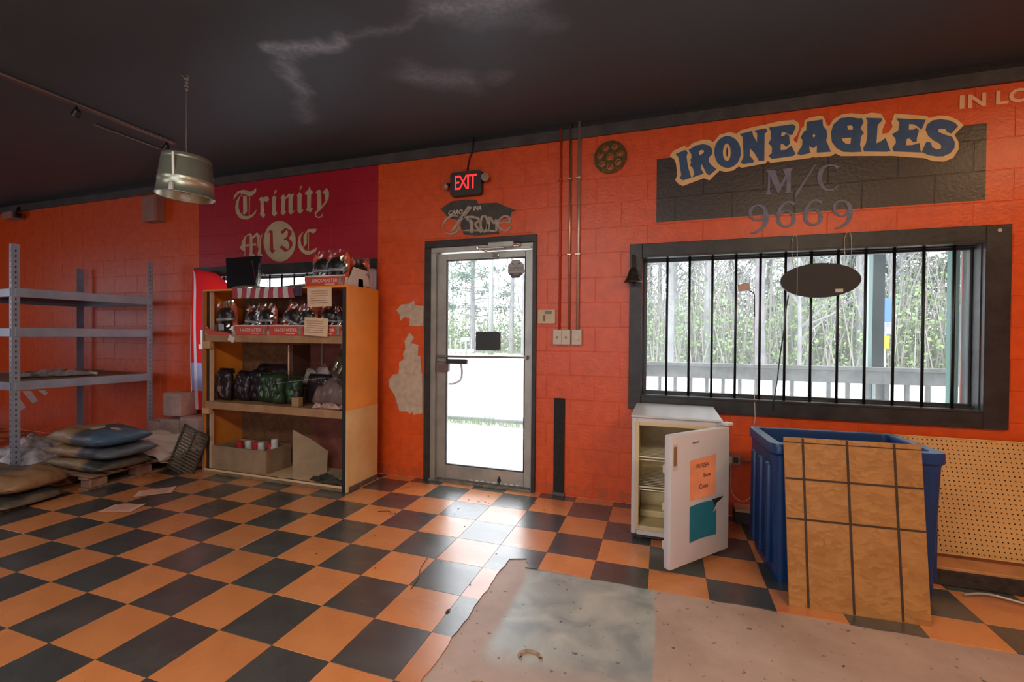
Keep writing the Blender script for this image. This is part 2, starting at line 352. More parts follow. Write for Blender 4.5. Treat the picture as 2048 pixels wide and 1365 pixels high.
def thing(name, label, cat, loc=(0, 0, 0), rot=(0, 0, 0), group=None):
    o = bpy.data.objects.new(name, None); COL.objects.link(o); o.location = loc; o.rotation_euler = rot; o.empty_display_size = .05
    return tag(o, label, cat, group)
def struct(name, bm, m, parent=None, **k):
    return obj(name, bm, m, parent, kind=None if parent else 'structure', **k)
def sempty(name, loc=(0, 0, 0)):
    o = bpy.data.objects.new(name, None); COL.objects.link(o); o.location = loc; o['kind'] = 'structure'; o.empty_display_size = .05; return o
def text(name, s, size, loc, m, parent=None, sx=1., rot=(PI/2, 0, 0), depth=.0015, align='CENTER', spacing=1., shear=0, bold=0.):
    c = bpy.data.curves.new(name, 'FONT'); c.body = s; c.size = size; c.extrude = depth/2; c.align_x = align; c.align_y = 'CENTER'; c.space_character = spacing; c.shear = shear; c.resolution_u = 3; c.offset = bold
    t = bpy.data.objects.new(name, c); COL.objects.link(t); bpy.context.view_layer.update()
    me = bpy.data.meshes.new_from_object(t.evaluated_get(bpy.context.evaluated_depsgraph_get())); bpy.data.objects.remove(t); bpy.data.curves.remove(c)
    me.name = name; me.materials.clear(); me.materials.append(m)
    o = bpy.data.objects.new(name, me); COL.objects.link(o); o.location = loc; o.rotation_euler = rot; o.scale = (sx, 1, 1)
    if parent: o.parent = parent
    return o
IRON = [('I',[(0.067,2.768),(0.137,2.792),(0.155,2.77),(0.147,2.738),(0.159,2.656),(0.182,2.575),(0.124,2.56),(0.101,2.577),(0.11,2.605),(0.095,2.703),(0.085,2.746)],[]),('R',[(0.161,2.789),(0.209,2.815),(0.262,2.822),(0.305,2.806),(0.328,2.775),(0.33,2.74),(0.306,2.714),(0.304,2.686),(0.323,2.655),(0.36,2.619),(0.311,2.579),(0.292,2.592),(0.253,2.677),(0.251,2.634),(0.27,2.597),(0.192,2.575),(0.203,2.61),(0.189,2.655),(0.172,2.666),(0.18,2.691),(0.175,2.712),(0.183,2.728),(0.18,2.755)],[[(0.235,2.766),(0.247,2.777),(0.266,2.774),(0.271,2.761),(0.261,2.748),(0.239,2.738)]]),('O',[(0.525,2.73),(0.523,2.704),(0.516,2.68),(0.506,2.658),(0.492,2.641),(0.475,2.629),(0.456,2.622),(0.436,2.621),(0.416,2.627),(0.396,2.638),(0.379,2.654),(0.364,2.674),(0.353,2.698),(0.346,2.725),(0.343,2.752),(0.345,2.778),(0.351,2.803),(0.362,2.824),(0.376,2.841),(0.394,2.853),(0.413,2.86),(0.433,2.86),(0.453,2.854),(0.473,2.843),(0.49,2.827),(0.504,2.806),(0.515,2.782),(0.522,2.757)],[[(0.456,2.735),(0.455,2.713),(0.451,2.694),(0.444,2.68),(0.435,2.674),(0.425,2.675),(0.417,2.683),(0.409,2.699),(0.404,2.719),(0.402,2.742),(0.404,2.764),(0.408,2.783),(0.415,2.797),(0.424,2.803),(0.433,2.802),(0.442,2.793),(0.45,2.778),(0.454,2.758)]]),('N',[(0.515,2.864),(0.599,2.875),(0.604,2.844),(0.632,2.788),(0.632,2.855),(0.611,2.877),(0.688,2.883),(0.701,2.862),(0.681,2.845),(0.681,2.649),(0.647,2.65),(0.616,2.712),(0.585,2.749),(0.585,2.693),(0.612,2.656),(0.609,2.643),(0.544,2.639),(0.525,2.652),(0.543,2.692),(0.536,2.839)],[]),('E',[(0.707,2.886),(0.859,2.889),(0.88,2.871),(0.862,2.816),(0.845,2.813),(0.816,2.836),(0.792,2.846),(0.786,2.812),(0.807,2.812),(0.818,2.827),(0.838,2.811),(0.844,2.75),(0.822,2.731),(0.802,2.755),(0.786,2.755),(0.786,2.711),(0.818,2.71),(0.853,2.735),(0.881,2.672),(0.866,2.66),(0.731,2.655),(0.708,2.679),(0.73,2.698),(0.73,2.742),(0.707,2.773),(0.722,2.799),(0.721,2.859)],[]),('A',[(0.948,2.893),(1.045,2.897),(1.048,2.851),(1.069,2.821),(1.076,2.772),(1.068,2.747),(1.098,2.663),(1.013,2.667),(1.014,2.718),(0.991,2.702),(0.965,2.722),(0.968,2.692),(0.973,2.669),(0.914,2.661),(0.891,2.674),(0.922,2.73),(0.924,2.767),(0.912,2.79),(0.931,2.826),(0.946,2.835)],[[(0.993,2.804),(1.002,2.787),(0.993,2.773),(0.985,2.789)]]),('G',[(1.097,2.796),(1.112,2.853),(1.152,2.89),(1.206,2.892),(1.255,2.875),(1.279,2.872),(1.289,2.844),(1.272,2.804),(1.292,2.768),(1.275,2.747),(1.271,2.689),(1.281,2.641),(1.223,2.645),(1.173,2.654),(1.132,2.685),(1.104,2.731)],[[(1.193,2.831),(1.22,2.83),(1.227,2.816),(1.225,2.8),(1.198,2.804)],[(1.163,2.748),(1.217,2.745),(1.213,2.702),(1.186,2.708),(1.168,2.729)]]),('L',[(1.303,2.872),(1.395,2.855),(1.393,2.837),(1.37,2.812),(1.365,2.688),(1.389,2.698),(1.416,2.718),(1.445,2.627),(1.424,2.624),(1.294,2.642),(1.29,2.666),(1.306,2.696),(1.313,2.747),(1.312,2.825),(1.313,2.846)],[]),('E',[(1.476,2.843),(1.637,2.811),(1.615,2.748),(1.592,2.776),(1.569,2.792),(1.546,2.795),(1.545,2.757),(1.57,2.754),(1.586,2.764),(1.601,2.745),(1.591,2.7),(1.589,2.67),(1.571,2.672),(1.552,2.698),(1.535,2.697),(1.531,2.654),(1.563,2.651),(1.606,2.66),(1.611,2.607),(1.617,2.596),(1.464,2.622),(1.456,2.646),(1.476,2.679),(1.474,2.705),(1.454,2.739),(1.488,2.76),(1.494,2.81)],[]),('S',[(1.809,2.744),(1.774,2.701),(1.754,2.714),(1.745,2.735),(1.717,2.741),(1.705,2.736),(1.707,2.72),(1.738,2.699),(1.778,2.679),(1.793,2.644),(1.793,2.605),(1.771,2.572),(1.736,2.557),(1.699,2.56),(1.659,2.573),(1.619,2.598),(1.643,2.663),(1.666,2.655),(1.674,2.624),(1.699,2.605),(1.721,2.606),(1.725,2.628),(1.714,2.644),(1.682,2.668),(1.653,2.702),(1.638,2.745),(1.646,2.779),(1.676,2.802),(1.716,2.803),(1.76,2.79),(1.793,2.768)],[])]
SLIT = [(0.437,2.739),(0.436,2.721),(0.434,2.709),(0.431,2.704),(0.428,2.709),(0.426,2.722),(0.425,2.74),(0.426,2.758),(0.428,2.77),(0.43,2.775),(0.433,2.77),(0.436,2.756)]
CREAM = [(0.024,2.759),(0.05,2.797),(0.13,2.825),(0.154,2.807),(0.187,2.838),(0.262,2.856),(0.305,2.849),(0.337,2.828),(0.378,2.877),(0.446,2.89),(0.495,2.87),(0.523,2.892),(0.598,2.904),(0.693,2.912),(0.708,2.916),(0.771,2.923),(0.868,2.921),(0.897,2.896),(0.904,2.857),(0.888,2.81),(0.865,2.778),(0.889,2.75),(0.898,2.792),(0.907,2.824),(0.916,2.855),(0.932,2.864),(0.934,2.907),(0.962,2.921),(1.027,2.927),(1.047,2.921),(1.061,2.892),(1.071,2.853),(1.087,2.846),(1.111,2.89),(1.161,2.917),(1.215,2.918),(1.29,2.898),(1.334,2.904),(1.39,2.889),(1.417,2.831),(1.398,2.777),(1.399,2.748),(1.431,2.752),(1.456,2.79),(1.449,2.821),(1.465,2.878),(1.643,2.837),(1.655,2.82),(1.712,2.83),(1.76,2.818),(1.808,2.786),(1.84,2.747),(1.792,2.692),(1.814,2.642),(1.815,2.592),(1.788,2.541),(1.74,2.522),(1.684,2.53),(1.634,2.556),(1.45,2.593),(1.276,2.613),(1.16,2.626),(1.126,2.648),(1.103,2.633),(1.004,2.634),(0.996,2.64),(0.975,2.634),(0.726,2.628),(0.704,2.643),(0.692,2.628),(0.531,2.612),(0.513,2.625),(0.475,2.598),(0.423,2.593),(0.381,2.608),(0.311,2.541),(0.273,2.562),(0.122,2.516),(0.092,2.534),(0.066,2.566),(0.08,2.605),(0.071,2.694),(0.056,2.731)]
TRI = [('T',[[(-4.352,2.841),(-4.3,2.836),(-4.297,2.662),(-4.334,2.636),(-4.357,2.649),(-4.349,2.678)],[(-4.489,2.806),(-4.482,2.852),(-4.427,2.897),(-4.35,2.905),(-4.289,2.893),(-4.251,2.875),(-4.206,2.882),(-4.169,2.908),(-4.165,2.881),(-4.183,2.854),(-4.228,2.83),(-4.274,2.834),(-4.35,2.858),(-4.404,2.875),(-4.45,2.849)],[(-4.358,2.847),(-4.396,2.833),(-4.415,2.776),(-4.415,2.718),(-4.396,2.67),(-4.349,2.625),(-4.273,2.614),(-4.213,2.632),(-4.164,2.674),(-4.175,2.641),(-4.22,2.604),(-4.288,2.581),(-4.349,2.584),(-4.411,2.612),(-4.454,2.668),(-4.462,2.733),(-4.442,2.796),(-4.404,2.839),(-4.377,2.852)],[(-4.266,2.833),(-4.255,2.832),(-4.258,2.618),(-4.267,2.619)]]),('r',[[(-4.131,2.784),(-4.101,2.807),(-4.057,2.797),(-4.02,2.808),(-3.987,2.78),(-4.001,2.761),(-4.023,2.743),(-4.049,2.759),(-4.06,2.752),(-4.056,2.632),(-4.04,2.613),(-4.063,2.578),(-4.115,2.619),(-4.104,2.647),(-4.108,2.762)]]),('i',[[(-3.952,2.782),(-3.921,2.808),(-3.892,2.783),(-3.899,2.755),(-3.899,2.631),(-3.877,2.626),(-3.895,2.597),(-3.92,2.587),(-3.946,2.606),(-3.947,2.759)],[(-3.925,2.825),(-3.9,2.865),(-3.882,2.855),(-3.914,2.821)]]),('n',[[(-3.842,2.767),(-3.799,2.808),(-3.771,2.783),(-3.77,2.766),(-3.725,2.81),(-3.689,2.795),(-3.658,2.801),(-3.675,2.764),(-3.678,2.619),(-3.653,2.631),(-3.664,2.607),(-3.699,2.587),(-3.727,2.612),(-3.728,2.774),(-3.774,2.75),(-3.777,2.644),(-3.763,2.62),(-3.798,2.586),(-3.834,2.614),(-3.823,2.636),(-3.82,2.771)]]),('i',[[(-3.619,2.784),(-3.585,2.814),(-3.553,2.783),(-3.56,2.759),(-3.56,2.621),(-3.535,2.63),(-3.546,2.609),(-3.58,2.586),(-3.612,2.614),(-3.612,2.769)],[(-3.588,2.839),(-3.568,2.876),(-3.554,2.863),(-3.578,2.832)]]),('t',[[(-3.516,2.799),(-3.475,2.823),(-3.458,2.86),(-3.444,2.82),(-3.42,2.807),(-3.42,2.779),(-3.44,2.778),(-3.443,2.639),(-3.412,2.628),(-3.446,2.59),(-3.508,2.622),(-3.487,2.637),(-3.488,2.775),(-3.512,2.777)]]),('y',[[(-3.383,2.787),(-3.346,2.813),(-3.316,2.802),(-3.308,2.639),(-3.259,2.689),(-3.269,2.766),(-3.299,2.776),(-3.243,2.823),(-3.216,2.777),(-3.219,2.718),(-3.252,2.667),(-3.318,2.607),(-3.372,2.573),(-3.375,2.552),(-3.345,2.536),(-3.314,2.542),(-3.298,2.567),(-3.288,2.55),(-3.311,2.53),(-3.345,2.525),(-3.385,2.541),(-3.392,2.58),(-3.358,2.61),(-3.363,2.774)]])]
MC = [('M',[[(-4.4,2.283),(-4.372,2.305),(-4.366,2.348),(-4.325,2.398),(-4.257,2.429),(-4.238,2.421),(-4.306,2.397),(-4.319,2.359),(-4.318,2.188),(-4.331,2.188),(-4.328,2.236),(-4.35,2.242)],[(-4.266,2.423),(-4.232,2.425),(-4.216,2.391),(-4.216,2.211),(-4.182,2.191),(-4.188,2.179),(-4.265,2.183),(-4.253,2.223),(-4.254,2.398)],[(-4.315,2.309),(-4.256,2.312),(-4.256,2.292),(-4.315,2.29)],[(-4.214,2.311),(-4.164,2.312),(-4.167,2.294),(-4.214,2.292)],[(-4.218,2.386),(-4.152,2.432),(-4.109,2.394),(-4.124,2.367),(-4.133,2.268),(-4.145,2.269),(-4.146,2.368),(-4.161,2.392),(-4.213,2.367)],[(-4.079,2.411),(-4.097,2.356),(-4.099,2.206),(-4.072,2.181),(-4.114,2.157),(-4.145,2.189),(-4.127,2.263),(-4.115,2.347),(-4.103,2.389)]]),('C',[[(-3.524,2.398),(-3.558,2.373),(-3.572,2.324),(-3.563,2.27),(-3.523,2.213),(-3.467,2.195),(-3.406,2.207),(-3.356,2.231),(-3.378,2.188),(-3.433,2.164),(-3.495,2.16),(-3.551,2.188),(-3.591,2.235),(-3.606,2.29),(-3.592,2.353),(-3.558,2.387)],[(-3.532,2.358),(-3.471,2.422),(-3.365,2.417),(-3.379,2.389),(-3.407,2.373),(-3.446,2.389),(-3.49,2.383),(-3.492,2.275),(-3.54,2.232),(-3.526,2.268)],[(-3.475,2.381),(-3.467,2.38),(-3.466,2.197),(-3.474,2.197)]])]
CIRC = [(-3.632,2.305),(-3.635,2.272),(-3.642,2.241),(-3.655,2.21),(-3.672,2.183),(-3.693,2.159),(-3.718,2.138),(-3.746,2.122),(-3.777,2.111),(-3.809,2.104),(-3.843,2.103),(-3.877,2.107),(-3.91,2.116),(-3.941,2.131),(-3.97,2.15),(-3.997,2.173),(-4.019,2.2),(-4.037,2.23),(-4.051,2.262),(-4.059,2.296),(-4.062,2.33),(-4.059,2.364),(-4.051,2.397),(-4.038,2.427),(-4.02,2.455),(-3.998,2.48),(-3.972,2.5),(-3.943,2.516),(-3.911,2.526),(-3.879,2.532),(-3.845,2.532),(-3.811,2.527),(-3.779,2.517),(-3.748,2.502),(-3.72,2.482),(-3.694,2.459),(-3.673,2.432),(-3.656,2.403),(-3.643,2.371),(-3.635,2.339)]
NUM = [[(-4.007,2.418),(-3.965,2.445),(-3.938,2.43),(-3.928,2.234),(-3.898,2.228),(-3.937,2.193),(-3.973,2.227),(-3.971,2.404),(-3.983,2.419)],[(-3.829,2.416),(-3.765,2.453),(-3.686,2.418),(-3.689,2.377),(-3.723,2.343),(-3.677,2.303),(-3.674,2.267),(-3.706,2.227),(-3.766,2.201),(-3.84,2.253),(-3.813,2.274),(-3.734,2.224),(-3.711,2.25),(-3.717,2.292),(-3.752,2.326),(-3.799,2.336),(-3.764,2.345),(-3.735,2.371),(-3.73,2.412),(-3.753,2.431),(-3.805,2.391)]]
